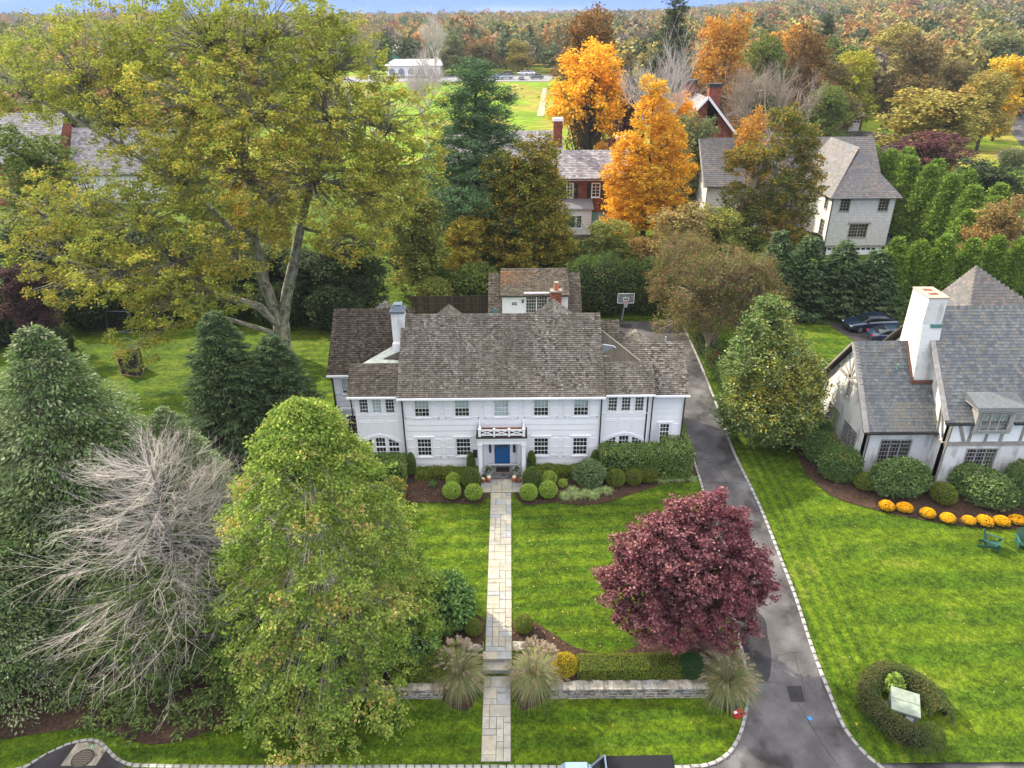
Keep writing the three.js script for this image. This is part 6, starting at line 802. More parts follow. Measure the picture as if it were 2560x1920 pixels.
{ // broad cypress tipped with orange
  const r = mulberry(24), wood = new GB(), L = new Leaves(160000), H = 13.8, prof = (t) => 5.1 * pow(1 - t, 0.48) * (t < 0.1 ? 0.88 + 1.2 * t : 1);
  wood.tube([[0, -0.3, 0], [0.1, 6, 0], [0, 12.8, 0]], [0.3, 0.2, 0.03], 7);
  for (let i = 0; i < 430; i++) { // overlapping drooping pads, each with its fan of grey twigs
    const t = pow((i + r()) / 430, 1.25), y = lerp(0.35, H - 0.4, t), az = i * 2.39996 + (r() - 0.5) * 0.5, R = prof(t) * (i % 5 ? 0.74 + 0.36 * r() : 0.45 + 0.2 * r()), ox = cos(az), oz = sin(az), c = [ox * R, y - R * 0.06, oz * R], pr = lerp(0.95, 0.45, t) * (0.75 + 0.5 * r()), s = [ox * R * 0.35, c[1] + R * 0.16, oz * R * 0.35], pt = r();
    for (let k = 0; k < (t > 0.85 ? 0 : 3); k++) { const e = [c[0] + gauss(r) * pr * 0.8, c[1] + gauss(r) * pr * 0.45, c[2] + gauss(r) * pr * 0.8], q = lerp(0.5, 0.75, r()), m = [lerp(s[0], e[0], q) + gauss(r) * 0.14, lerp(s[1], e[1], q) + 0.14 + gauss(r) * 0.1, lerp(s[2], e[2], q) + gauss(r) * 0.14]; wood.tube([s, m, e], [0.013, 0.009, 0.004], 3, null, false); }
    const n = Math.round(11 * (0.6 + pr)); for (let k = 0; k < n; k++) { const a = r() * 2 * PI, q = sqrt(r()) * pr, u = cos(a) * q, w = sin(a) * q, px = c[0] + ox * u - oz * w, pz = c[2] + oz * u + ox * w, py = c[1] - u * 0.55 - abs(w) * 0.3 + gauss(r) * 0.1; leafClump(L, r, px, py, pz, 0.24, 24, { leaf: 0.13, pal: PAL.cypress, wide: 0.65, flat: 0.8, hang: 0.45, mix: 0.5, up: 0.4 }, clamp(pt * 0.4 + noise3(px * 0.9, py * 0.9, pz * 0.9) * 0.8 - 0.2 + (r() - 0.5) * 0.5)); }
  }
  plant('cypress_tree', 'broad conical evergreen with yellow-green sprays and orange tips', 'tree', [-8.4, -0.7, -24.3], { wood: wood.build(), crown: L.build() }, M.twig, LM.plain);
}
{ // purple japanese maple
  const lob = [[0, 5.6, 0, 2.6, 2.4, 2.6], [-1.9, 6.4, 0.3, 1.7, 1.6, 1.7], [1.7, 6.8, -0.4, 1.8, 1.7, 1.7], [-2.5, 4.2, 0.5, 1.7, 1.5, 1.7], [2.6, 4.6, 0.2, 1.8, 1.6, 1.7], [0.4, 8.0, -0.4, 1.4, 1.3, 1.3], [-0.6, 3.3, 1.6, 1.9, 1.3, 1.5], [1.8, 2.9, 1.2, 1.7, 1.2, 1.4], [3.2, 3.2, 0.3, 1.0, 0.9, 1.0], [-0.4, 7.3, 1.0, 1.3, 1.2, 1.2], [2.8, 6.0, 0.6, 1.2, 1.1, 1.1], [-1.2, 4.6, -1.8, 1.8, 1.5, 1.6], [1.0, 4.9, 1.9, 1.6, 1.5, 1.3], [-1.7, 8.0, 0.2, 0.8, 0.8, 0.8], [-3.6, 5.2, 0.2, 0.7, 0.7, 0.7], [-3.3, 6.6, 0, 0.6, 0.6, 0.6], [3.6, 5.6, 0, 0.7, 0.7, 0.7], [1.2, 9.0, -0.4, 0.6, 0.7, 0.6], [2.6, 7.9, -0.4, 0.7, 0.8, 0.7], [-0.6, 8.9, -0.2, 0.5, 0.6, 0.5], [3.9, 3.9, 0.2, 0.6, 0.5, 0.6], [-2.6, 2.7, 1.0, 0.8, 0.6, 0.8]];
  const g = broadTree({ seed: 31, stems: [[[0, -0.2, 0, 0.26], [0.1, 1.3, 0, 0.22]], [[0.1, 1.2, 0, 0.16], [-0.8, 3.2, 0.2, 0.12], [-1.4, 5.6, 0.3, 0.05]], [[0.1, 1.2, 0, 0.16], [1.0, 3.4, 0, 0.12], [1.6, 6, -0.3, 0.05]], [[0.1, 1.2, 0, 0.13], [0.2, 4, 0.3, 0.1], [0.2, 7, 0, 0.04]]], lobes: lob, clumps: 1500, leaves: 50, leaf: 0.15, clumpR: 0.27, pal: PAL.red, shell: 0.82, rough0: 0.5, rough1: 0.95, twig: 0.014, flat: 0.55, mix: 0.7, wide: 0.75 });
  plant('purple_maple', 'rounded purple-red japanese maple beside the driveway', 'tree', [7.6, -0.5, -24.5], g, M.barkDark, LM.plain).scale.setScalar(0.88);
}
{ // holly beside the drive
  const lob = [[0, 3.6, 0, 3.3, 2.9, 3.2], [-0.6, 6.2, 0, 2.6, 2.4, 2.5], [0.6, 2.4, 1.2, 2.8, 1.8, 2.0], [-0.9, 8.4, 0, 1.5, 1.9, 1.5], [1.7, 4.8, 0.2, 1.9, 2.0, 1.9], [-2.0, 2.8, 0.6, 1.6, 1.9, 1.6], [-0.9, 9.9, 0, 0.7, 0.9, 0.7], [2.2, 2.3, 0, 1.6, 1.7, 1.6]];
  const g = broadTree({ seed: 35, stems: [[[0, -0.2, 0, 0.3], [-0.2, 4, 0, 0.2], [-0.9, 9.5, 0, 0.04]]], lobes: lob, clumps: 1500, leaves: 46, leaf: 0.16, clumpR: 0.42, pal: PAL.holly, shell: 0.85, twig: 0.02, floor: 0.15, mix: 0.8 });
  plant('holly_tree', 'dense glossy holly with highlights painted into its leaves between the driveway and half-timbered house', 'tree', [17.2, 0, -42], g, M.barkDark, LM.waxy);
  // thin mixed tree behind it
  const g2 = broadTree({ seed: 37, stems: [[[0, -0.2, 0, 0.22], [-0.2, 3, 0, 0.17], [0.1, 7, 0, 0.07]], [[-0.1, 1.5, 0, 0.12], [-1.6, 5.5, 0.2, 0.04]], [[0, 2, 0, 0.12], [1.8, 5.6, -0.2, 0.04]]], lobes: [[-1.8, 6.6, 0, 2.6, 2.4, 2.6], [0.8, 7.8, 0, 2.6, 2.2, 2.4], [2.9, 5.6, 0, 2.0, 2.2, 2], [-2.8, 4.2, 0.8, 2.0, 1.9, 1.8], [0.3, 5, 1, 2.4, 2, 2], [3.2, 8, 0, 1.4, 1.8, 1.4]], clumps: 620, leaves: 44, leaf: 0.15, clumpR: 0.5, pal: PAL.scrag, shell: 0.6, bare: 90, bareR: 0.5, mix: 0.8 });
  const a = plant('mixed_tree', 'scraggly olive and russet tree over the far end of the driveway', 'tree', [16.6, 0, -54.5], g2, M.twigTan, LM.plain); dup(a, [19.8, 0, -57.5], 2.4, [0.9, 0.85, 0.9], 'scraggly olive tree behind the holly'); dup(a, [15.4, 0, -61.5], 4.2, [1.0, 0.95, 1], 'scraggly russet tree beside the basketball court');
  // weeping birch sprays
  const r = mulberry(39), wood = new GB(), L = new Leaves(16000); wood.tube([[0, 0, 0], [0.2, 4, 0], [0.8, 8.2, 0]], [0.14, 0.1, 0.03], 6); for (let i = 0; i < 90; i++) { const az = r() * 2 * PI, R = 0.6 + 1.6 * r(), y = 5.5 + 3 * r(), p = []; for (let k = 0; k <= 5; k++) p.push([0.5 + cos(az) * R * sqrt(k / 5), y + 0.5 * sin(k / 5 * 2) - k * k * 0.13, sin(az) * R * sqrt(k / 5)]); wood.tube(p, 0.012, 3, null, false); for (let k = 0; k < 120; k++) { const b = p[1 + floor(r() * 5)], c = r() < 0.6 ? [0.42, 0.3, 0.06] : [0.22, 0.22, 0.05], m = 0.7 + 0.6 * r(); L.add(b[0] + gauss(r) * 0.1, b[1] - r() * 0.4, b[2] + gauss(r) * 0.1, r() - 0.5, -1, r() - 0.5, 0.14, 0.05, r() - 0.5, 0.2, 1, c[0] * m, c[1] * m, c[2] * m); } }
  plant('weeping_tree', 'small weeping tree with golden hanging twigs', 'tree', [19.6, 0, -55.2], { wood: wood.build(), crown: L.build() }, M.twig, LM.plain);
}
{ // clipped balls by the front door
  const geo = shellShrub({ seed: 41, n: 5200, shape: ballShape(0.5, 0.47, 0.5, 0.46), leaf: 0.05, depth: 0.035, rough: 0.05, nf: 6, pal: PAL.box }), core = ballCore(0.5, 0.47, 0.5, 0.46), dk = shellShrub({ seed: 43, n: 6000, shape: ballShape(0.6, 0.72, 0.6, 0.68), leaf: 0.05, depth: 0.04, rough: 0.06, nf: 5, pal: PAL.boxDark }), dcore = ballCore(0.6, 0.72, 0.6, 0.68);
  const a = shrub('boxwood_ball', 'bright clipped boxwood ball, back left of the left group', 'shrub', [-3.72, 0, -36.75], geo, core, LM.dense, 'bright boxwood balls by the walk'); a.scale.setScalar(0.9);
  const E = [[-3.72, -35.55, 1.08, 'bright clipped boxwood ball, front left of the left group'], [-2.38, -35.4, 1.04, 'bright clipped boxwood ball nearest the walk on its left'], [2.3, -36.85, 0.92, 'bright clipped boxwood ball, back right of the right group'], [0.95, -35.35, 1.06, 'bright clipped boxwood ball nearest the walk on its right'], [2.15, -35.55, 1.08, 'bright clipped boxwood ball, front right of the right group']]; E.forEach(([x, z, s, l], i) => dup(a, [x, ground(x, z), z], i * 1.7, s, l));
  const d = shrub('dark_boxwood', 'taller dark green clipped shrub left of the front walk', 'shrub', [-2.6, 0, -36.5], dk, dcore, LM.dense, 'taller dark shrubs beside the porch'); dup(d, [1.2, 0, -36.5], 2, 1, 'taller dark green clipped shrub right of the front walk');
  const m = shellShrub({ seed: 45, n: 5600, shape: ballShape(0.58, 0.56, 0.58, 0.54), leaf: 0.05, depth: 0.04, rough: 0.05, nf: 6, pal: PAL.yew }), mc = ballCore(0.58, 0.56, 0.58, 0.54);
  const y = shrub('yew_ball', 'dark clipped yew ball, leftmost of three before the hedge', 'shrub', [6.42, 0, -36.65], m, mc, LM.dense, 'yew balls before the clipped hedge'); dup(y, [7.55, 0, -36.8], 1, 0.96, 'dark clipped yew ball, middle of three before the hedge'); dup(y, [8.5, 0, -37.05], 2, 1, 'dark clipped yew ball, rightmost of three before the hedge');
  dup(y, [-1.95, ground(-1.95, -25), -25.05], 3, 0.72, 'small clipped yew ball behind the left ornamental grass', 'small yew balls by the steps'); dup(y, [0.45, ground(0.45, -25.2), -25.2], 4, 0.8, 'small clipped yew ball behind the right ornamental grass', 'small yew balls by the steps');
  // columns beside windows
  const cg = shellShrub({ seed: 47, n: 4200, shape: ballShape(0.27, 0.86, 0.27, 0.84), leaf: 0.055, depth: 0.03, rough: 0.05, nf: 5, pal: PAL.boxDark }), cc = ballCore(0.27, 0.86, 0.27, 0.84); const c = shrub('column_yew', 'narrow clipped yew column at the left house corner', 'shrub', [-6.45, 0, -37.9], cg, cc, LM.dense, 'narrow yew columns against the house'); dup(c, [-2.65, 0, -37.95], 1, 0.98, 'narrow clipped yew column left of the porch'); dup(c, [1.2, 0, -38.0], 2, 1, 'narrow clipped yew column right of the porch'); dup(c, [5.25, 0, -38.05], 3, 1, 'narrow clipped yew column beside the big hedge');
  // loose glossy shrub
  const v = shellShrub({ seed: 49, n: 5200, shape: ballShape(1.0, 0.85, 0.9, 0.75), leaf: 0.11, depth: 0.1, rough: 0.25, nf: 2.6, fuzz: 0.12, pal: [[2, 0.14, 0.22, 0.08], [2, 0.22, 0.3, 0.13], [1, 0.08, 0.14, 0.05]] }); shrub('azalea', 'loose pale-leaved shrub left of the yew balls', 'shrub', [4.8, 0, -36.85], v, ballCore(0.9, 0.75, 0.8, 0.72), LM.plain);
  const lowG = (x0, x1, seed) => shellShrub({ seed, n: floor((x1 - x0) * 2600), shape: slabShape(x0, 0, -0.45, x1, 0.62, 0.45, 0.25), leaf: 0.075, depth: 0.14, rough: 0.3, nf: 3, fuzz: 0.15, pal: PAL.yew });
  shrub('low_hedge', 'low loose evergreen hedge under the left front windows', 'hedge', [-4.2, 0, -37.7], lowG(-2.0, 2.0, 51), boxGeo(-1.9, 0, -0.32, 1.9, 0.42, 0.32), LM.dense, 'low hedges under the front windows'); shrub('low_hedge', 'low loose evergreen hedge under the right front windows', 'hedge', [2.9, 0, -37.8], lowG(-2.0, 2.1, 53), boxGeo(-1.9, 0, -0.32, 2.0, 0.42, 0.32), LM.dense, 'low hedges under the front windows');
}
{ // large clipped hedge at the right front, and its left counterpart
  const a = shellShrub({ seed: 55, n: 15000, shape: slabShape(5.5, 0, -38.5, 11.2, 2.05, -36.95, 0.24), leaf: 0.1, depth: 0.09, rough: 0.1, nf: 3, pal: PAL.hedge }), b = shellShrub({ seed: 56, n: 9000, shape: slabShape(9.5, 0, -40.4, 11.3, 2.2, -37.0, 0.28), leaf: 0.1, depth: 0.09, rough: 0.1, nf: 3, pal: PAL.hedge });
  const t = thing('clipped_hedge', 'tall L-shaped clipped hedge in front of the right wing', 'hedge', [0, 0, 0]); part('stems', new GB().box(5.65, 0, -38.35, 11.0, 1.85, -37.15).box(9.7, 0, -40.2, 11.05, 1.95, -38.35).build(), M.hedgeCore, t); stuffPart('foliage', mergeGeometries([a, b]), LM.waxy, t);
  const l = shellShrub({ seed: 57, n: 9000, shape: slabShape(-1.6, 0, -0.85, 1.25, 1.55, 0.75, 0.22), leaf: 0.1, depth: 0.09, rough: 0.1, nf: 3, pal: PAL.hedge }); shrub('clipped_hedge', 'clipped evergreen block at the left front corner of the house', 'hedge', [-8.0, 0, -37.4], l, boxGeo(-1.45, 0, -0.7, 1.1, 1.38, 0.6), LM.waxy);
  // terrace hedge
  const g = shellShrub({ seed: 58, n: 15000, shape: slabShape(0, 0, -0.5, 4.9, 0.7, 0.45, 0.14), leaf: 0.055, depth: 0.04, rough: 0.04, nf: 3, pal: PAL.yew }); shrub('yew_hedge', 'long clipped yew hedge above the right retaining wall', 'hedge', [2.85, -0.48, -22.75], g, boxGeo(0.1, 0, -0.4, 4.8, 0.6, 0.36), LM.dense);
  const g2 = shellShrub({ seed: 59, n: 7000, shape: slabShape(0, 0, -0.5, 2.3, 0.75, 0.4, 0.2), leaf: 0.055, depth: 0.04, rough: 0.05, nf: 3, pal: PAL.yew }); shrub('yew_hedge', 'short clipped yew hedge above the left retaining wall', 'hedge', [-5.6, -0.48, -22.6], g2, boxGeo(0.1, 0, -0.4, 2.2, 0.65, 0.3), LM.dense);
  const gy = shellShrub({ seed: 60, n: 5200, shape: ballShape(0.56, 0.54, 0.52, 0.46), leaf: 0.055, depth: 0.04, rough: 0.05, nf: 5, pal: PAL.gold }); shrub('golden_yew', 'golden clipped ball at the left end of the yew hedge', 'shrub', [2.3, -0.46, -22.75], gy, ballCore(0.56, 0.54, 0.52, 0.46), LM.plain); const gd = shellShrub({ seed: 61, n: 5200, shape: ballShape(0.5, 0.68, 0.5, 0.6), leaf: 0.05, depth: 0.04, rough: 0.04, nf: 5, pal: [[2, 0.035, 0.095, 0.025], [1, 0.05, 0.12, 0.03]] }); shrub('dark_yew_ball', 'deep green clipped ball at the right end of the yew hedge', 'shrub', [7.95, -0.46, -22.55], gd, ballCore(0.5, 0.68, 0.5, 0.6), LM.dense); const gl = shellShrub({ seed: 62, n: 4200, shape: ballShape(0.62, 0.6, 0.55, 0.55), leaf: 0.055, depth: 0.04, rough: 0.06, nf: 5, pal: PAL.yew }); shrub('yew_mound', 'rounded yew at the end of the left short hedge', 'shrub', [-3.5, -0.46, -22.65], gl, ballCore(0.62, 0.6, 0.55, 0.55), LM.dense);
}
{ // ring hedge round the utility box
  const cx = 17.05, cz = -21.15, L = [], r0 = mulberry(63), arc = (r) => { return 1.15 + r() * (2 * PI - 0.62); };
  const shape = (r) => { const a = arc(r), t = r() * PI * 1.15 - 0.2, s = 0.46, hh = 0.95, cr = cos(t), sr = max(sin(t), -0.1), R = 1.42 + cr * s, ex = 1 + 0.16 * sin(a) * sin(a); return [[cos(a) * R, 0.25 + sr * (hh - 0.25) * (abs(cr) < 0.98 ? 1 : 0.9) - (r() < 0.3 ? r() * 0.3 : 0), sin(a) * R * ex], [cos(a) * cr, sr, sin(a) * cr]]; };
  const g = shellShrub({ seed: 64, n: 20000, shape, leaf: 0.065, depth: 0.05, rough: 0.1, nf: 3, pal: [[2, 0.07, 0.1, 0.03], [2, 0.1, 0.125, 0.035], [1, 0.16, 0.13, 0.05], [1, 0.045, 0.075, 0.025]] }); const tor = new THREE.TorusGeometry(1.42, 0.34, 8, 40, 2 * PI - 1.3); tor.rotateX(PI / 2); tor.rotateY(-1.5); tor.scale(1, 1.35, 1.08); tor.translate(0, 0.32, 0);
  shrub('ring_hedge', 'clipped dark yew ring around the green utility box', 'hedge', [cx, ground(cx, cz) - 0.02, cz], g, tor, LM.dense);
  const v = shellShrub({ seed: 65, n: 900, shape: ballShape(0.4, 0.5, 0.35, 0.55), leaf: 0.14, depth: 0.2, rough: 0.3, pal: [[2, 0.24, 0.34, 0.06], [1, 0.16, 0.24, 0.05]] }); shrub('leafy_shrub', 'yellow-green leafy shrub behind the utility box', 'shrub', [16.95, ground(17, -22), -22.0], v, null, LM.plain);
}
{ // ornamental grasses
  const r = mulberry(71), L = new GB(true); for (let i = 0; i < 1500; i++) { const az = r() * 2 * PI, el = 0.45 + 0.9 * pow(r(), 0.8), len = 1.2 + 1.0 * r(), n = 5, c = r() < 0.65 ? [0.13, 0.17, 0.05] : r() < 0.6 ? [0.22, 0.22, 0.08] : [0.3, 0.22, 0.12], k = 0.7 + 0.6 * r(); let p = [cos(az) * 0.16 * r(), 0, sin(az) * 0.16 * r()], e = min(el + 0.25, 1.5), prev = null; for (let j = 0; j <= n; j++) { const w = 0.013 * (1 - j / (n + 0.4)), q = [[p[0] - sin(az) * w, p[1], p[2] + cos(az) * w], [p[0] + sin(az) * w, p[1], p[2] - cos(az) * w]]; if (prev) L.quad(prev[0], prev[1], q[1], q[0], c.map((v) => v * k)); prev = q; p = [p[0] + cos(az) * cos(e) * len / n, p[1] + sin(e) * len / n, p[2] + sin(az) * cos(e) * len / n]; e -= 0.34 + 0.2 * r(); } }
  const F = new Leaves(12000); for (let i = 0; i < 80; i++) { const az = r() * 2 * PI, R = 0.25 + 1.0 * r(), y = 2.2 - R * R * 0.85 - r() * 0.25, bx = cos(az) * R, bz = sin(az) * R; L.tube([[cos(az) * 0.1, 0.1, sin(az) * 0.1], [bx * 0.55, y * 0.7, bz * 0.55], [bx, y, bz]], 0.007, 3, [0.28, 0.24, 0.12], false); for (let k = 0; k < 70; k++) { const t = r(), m = 0.75 + 0.5 * r(), px = bx * (1 + t * 0.28) + gauss(r) * 0.05, pz = bz * (1 + t * 0.28) + gauss(r) * 0.05; F.add(px, y + t * (0.3 - R * 0.35), pz, cos(az) + gauss(r), 0.6, sin(az) + gauss(r), 0.1, 0.022, r() - 0.5, 0.4, r() - 0.5, 0.46 * m, 0.38 * m, 0.27 * m); } }
  const G = L.build(), fl = F.build(), gm = std(S(1, 1, 1), 0.8, { vertexColors: true, side: 2 });
  const t = thing('ornamental_grass', 'tall tan-plumed ornamental grass left of the stone steps', 'ornamental grass', [-2.5, ground(-2.5, -22.7), -22.7], 0, 'ornamental grasses'); stuffPart('blades', G, gm, t); stuffPart('plumes', fl, LM.plain, t); t.scale.set(0.95, 1.1, 0.95); dup(t, [0.95, ground(0.95, -22.6), -22.6], 2.2, [0.95, 1.12, 0.98], 'tall tan-plumed ornamental grass right of the stone steps'); dup(t, [9.55, ground(9.55, -22.3), -22.3], 4, [1.0, 1.0, 1.0], 'ornamental grass beside the driveway under the purple maple');
  // strappy border clumps
  const B = new GB(true); for (let i = 0; i < 170; i++) { const az = r() * 2 * PI, len = 0.32 + 0.22 * r(), c = r() < 0.5 ? [0.13, 0.22, 0.05] : [0.3, 0.34, 0.14], k = 0.7 + 0.6 * r(); let p = [cos(az) * 0.03, 0, sin(az) * 0.03], e = 0.7 + 0.6 * r(), prev = null; for (let j = 0; j <= 4; j++) { const w = 0.014 * (1 - j / 4.6), q = [[p[0] - sin(az) * w, p[1], p[2] + cos(az) * w], [p[0] + sin(az) * w, p[1], p[2] - cos(az) * w]]; if (prev) B.quad(prev[0], prev[1], q[1], q[0], c.map((v) => v * k)); prev = q; p = [p[0] + cos(az) * cos(e) * len / 4, p[1] + sin(e) * len / 4, p[2] + sin(az) * cos(e) * len / 4]; e -= 0.45; } }
  const bg = B.build(), spots = [[3.17, -35.35], [3.7, -35.9], [3.96, -35.38], [4.5, -35.7], [4.89, -35.36], [5.3, -35.9], [5.78, -35.87], [9.37, -37.0], [9.86, -37.08], [10.45, -37.15], [11.3, -37.06]]; let first = null;
  const where = ['leftmost below the azalea', 'second from the left below the azalea', 'third from the left below the azalea', 'fourth from the left below the azalea', 'fifth from the left below the azalea', 'sixth from the left below the azalea', 'rightmost below the azalea', 'leftmost at the foot of the tall hedge', 'second at the foot of the tall hedge', 'third at the foot of the tall hedge', 'nearest the driveway kerb'];
  spots.forEach(([x, z], i) => { const l = 'variegated strappy clump ' + where[i]; if (!first) { first = thing('lilyturf', l, 'plant', [x, 0.04, z], 0, 'strappy clumps in the front bed'); stuffPart('blades', bg, gm, first); first.scale.setScalar(1.15); } else dup(first, [x, 0.04, z], i * 2.1, 1.0 + 0.3 * ((i * 7) % 5) / 5, l); });
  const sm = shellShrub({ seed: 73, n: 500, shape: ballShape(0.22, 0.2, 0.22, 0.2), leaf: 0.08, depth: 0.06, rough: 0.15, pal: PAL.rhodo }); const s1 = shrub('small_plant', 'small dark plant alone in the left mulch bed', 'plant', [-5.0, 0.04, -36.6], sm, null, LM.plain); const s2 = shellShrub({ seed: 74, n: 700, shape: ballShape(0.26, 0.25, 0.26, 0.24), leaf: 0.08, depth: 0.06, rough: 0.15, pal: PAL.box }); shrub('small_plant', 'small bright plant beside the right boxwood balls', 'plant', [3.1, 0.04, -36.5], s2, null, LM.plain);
  const hy = shellShrub({ seed: 75, n: 1300, shape: ballShape(0.75, 0.7, 0.6, 0.6), leaf: 0.16, depth: 0.25, rough: 0.35, nf: 2, pal: [[2, 0.32, 0.36, 0.06], [2, 0.18, 0.27, 0.07], [1, 0.42, 0.28, 0.06]] }); shrub('hydrangea', 'yellowing hydrangea at the left end of the front bed', 'shrub', [-7.3, 0.03, -35.5], hy, null, LM.plain);
  const rh = shellShrub({ seed: 76, n: 4600, shape: ballShape(1.5, 1.5, 1.35, 1.1), leaf: 0.2, depth: 0.22, rough: 0.45, nf: 1.4, fuzz: 0.2, wide: 0.55, pal: PAL.rhodo }); const rd = shrub('rhododendron', 'glossy green rhododendron between the cypress and the left grass', 'shrub', [-3.4, -0.4, -25.9], rh, ballCore(1.3, 1.3, 1.1, 1.05), LM.waxy); dup(rd, [-4.7, -0.45, -23.9], 2, [0.85, 0.7, 0.85], 'lower rhododendron behind the left short hedge');
}
{ // shrubs and mums along the half-timbered house
  const g = shellShrub({ seed: 81, n: 9500, shape: ballShape(1.0, 0.85, 0.72, 0.72), leaf: 0.1, depth: 0.1, rough: 0.18, nf: 3, fuzz: 0.1, pal: [[2, 0.1, 0.17, 0.05], [2, 0.15, 0.22, 0.07], [1, 0.2, 0.24, 0.09]] }), core = ballCore(1.0, 0.85, 0.72, 0.7);
  const a = shrub('foundation_shrub', 'wide rounded shrub under the wing window of the half-timbered house', 'shrub', [23.6, ground(23.6, -35.6), -35.75], g, core, LM.waxy, 'shrubs along the half-timbered house'); a.scale.set(1.75, 1.45, 1.5);
  dup(a, [28.2, ground(28.2, -35), -35.0], 2.2, [1.9, 1.35, 1.4], 'wide rounded shrub under the main window of the half-timbered house'); dup(a, [30.5, ground(30.5, -35), -35.1], 1, [1.2, 1.6, 1.2], 'shrub at the right picture edge beside the door');
  const b = shellShrub({ seed: 83, n: 7000, shape: ballShape(1.0, 0.8, 0.8, 0.65), leaf: 0.11, depth: 0.1, rough: 0.25, nf: 2.4, fuzz: 0.15, pal: [[3, 0.12, 0.2, 0.06], [2, 0.17, 0.24, 0.06], [0.5, 0.4, 0.2, 0.06], [0.4, 0.4, 0.09, 0.05]] }); const s = shrub('spirea', 'green shrub with orange flecks at the wing corner', 'shrub', [20.6, 0, -37.3], b, ballCore(1, 0.8, 0.8, 0.62), LM.plain, 'loose shrubs along the gable'); s.scale.set(1.25, 1.5, 1.25); dup(s, [20.3, 0, -39.4], 1.2, [1.2, 1.4, 1.3], 'loose green shrub under the first gable window'); dup(s, [20.4, 0, -41.6], 2.8, [1.2, 1.5, 1.3], 'loose green shrub under the second gable window'); dup(s, [19.9, 0, -43.6], 0.5, [1.3, 1.6, 1.3], 'loose green shrub behind the holly');
  const y = shellShrub({ seed: 85, n: 4200, shape: ballShape(0.6, 0.5, 0.55, 0.45), leaf: 0.055, depth: 0.05, rough: 0.08, nf: 4, pal: PAL.yew }); const y1 = shrub('low_yew', 'small rounded yew left of the wing window shrub', 'shrub', [21.75, 0, -36.1], y, ballCore(0.6, 0.5, 0.55, 0.42), LM.dense, 'small yews along the half-timbered house'); y1.scale.set(1.1, 1.1, 1.1); dup(y1, [25.9, ground(25.9, -34.6), -34.9], 2, [1.3, 1.3, 1.2], 'small rounded yew between the two wide shrubs');
  const r = mulberry(87), L = new Leaves(4200); for (let i = 0; i < 1800; i++) { const u = unit(r), y2 = abs(u[1]), c = r() < 0.6 ? [0.85, 0.5, 0.015] : [0.8, 0.42, 0.012], k = 0.75 + 0.5 * r(), hole = noise3(u[0] * 4, y2 * 4, u[2] * 4) > 0.62; if (hole && r() < 0.75) continue; L.add(u[0] * 0.4, 0.12 + y2 * 0.34, u[2] * 0.4, r() - 0.5, 0.3, r() - 0.5, 0.055, 0.055, u[0], y2 + 0.3, u[2], c[0] * k, c[1] * k, c[2] * k, 0.02); } for (let i = 0; i < 900; i++) { const u = unit(r), k = 0.7 + 0.6 * r(); L.add(u[0] * 0.37, 0.1 + abs(u[1]) * 0.3, u[2] * 0.37, u[0], 0.2, u[2], 0.08, 0.05, r() - 0.5, 0.6, r() - 0.5, 0.06 * k, 0.1 * k, 0.025 * k); }
  const spots = [[22.24, -34.2], [23.22, -33.9], [24.37, -33.5], [25.32, -33.2], [26.44, -33.05], [27.29, -32.8], [28.27, -32.7], [29.26, -32.9]], ord = ['first', 'second', 'third', 'fourth', 'fifth', 'sixth', 'seventh', 'eighth']; let m0 = null;
  spots.forEach(([x, z], i) => { const l = ord[i] + ' yellow chrysanthemum mound from the left along the bed'; if (!m0) { m0 = thing('chrysanthemum', l, 'flowers', [x, ground(x, z) + 0.03, z], 0, 'yellow chrysanthemums'); stuffPart('blooms', L.build(), LM.plain, m0); part('stems', ballCore(0.36, 0.34, 0.36, 0.1), M.hedgeCore, m0); m0.scale.setScalar(1.08); } else dup(m0, [x, ground(x, z) + 0.03, z + 0.12 * sin(i * 5)], i * 1.3, [0.92 + 0.07 * (i * 5 % 4), 0.85 + 0.09 * (i * 3 % 4), 0.95 + 0.07 * (i * 7 % 4)], l); });
  // vine and shrub bank along the far side of the drive
  const bank = shellShrub({ seed: 89, n: 9000, shape: slabShape(-0.8, 0, -6.5, 0.9, 1.5, 6.5, 0.5), leaf: 0.14, depth: 0.25, rough: 0.6, nf: 1.1, fuzz: 0.3, pal: [[2, 0.08, 0.14, 0.035], [2, 0.13, 0.2, 0.05], [0.3, 0.35, 0.06, 0.04]] }); shrub('shrub_bank', 'leafy shrub bank along the far side of the driveway', 'hedge', [17.0, 0, -52.5], bank, boxGeo(-0.5, 0, -6.2, 0.6, 1.1, 6.2), LM.plain);
}
{ // fallen leaves on lawn, beds and drive
  const r = mulberry(93), L = new Leaves(5200); for (let i = 0; i < 1300; i++) { let x, z; const q = r(); if (q < 0.45) { x = lerp(-9, 6, r()); z = lerp(-38, -24, r()); } else if (q < 0.6) { x = lerp(-9, 11.5, r()); z = lerp(-37.8, -35, r()); } else if (q < 0.8) { x = lerp(-40, -12, r()); z = lerp(-64, -40, r()); } else { x = lerp(14, 34, r()); z = lerp(-36, -19, r()); if (r() < 0.4) continue; } const c = r() < 0.5 ? [0.36, 0.28, 0.17] : r() < 0.6 ? [0.36, 0.24, 0.1] : [0.5, 0.36, 0.08], k = 0.7 + 0.6 * r(), s = 0.04 + 0.05 * r(), a = r() * 7; L.add(x, ground(x, z) + 0.065, z, cos(a), 0.15 * (r() - 0.5), sin(a), s, s * 0.7, 0.2 * (r() - 0.5), 1, 0.2 * (r() - 0.5), c[0] * k, c[1] * k, c[2] * k); }
  const m = new THREE.Mesh(L.build(), leafMat(1, 1, 1, 0.1)); m.name = 'fallen_leaves'; m.castShadow = m.receiveShadow = true; m.userData = { label: 'fallen leaves scattered over lawn and beds', category: 'leaves', kind: 'stuff' }; scene.add(m);
}
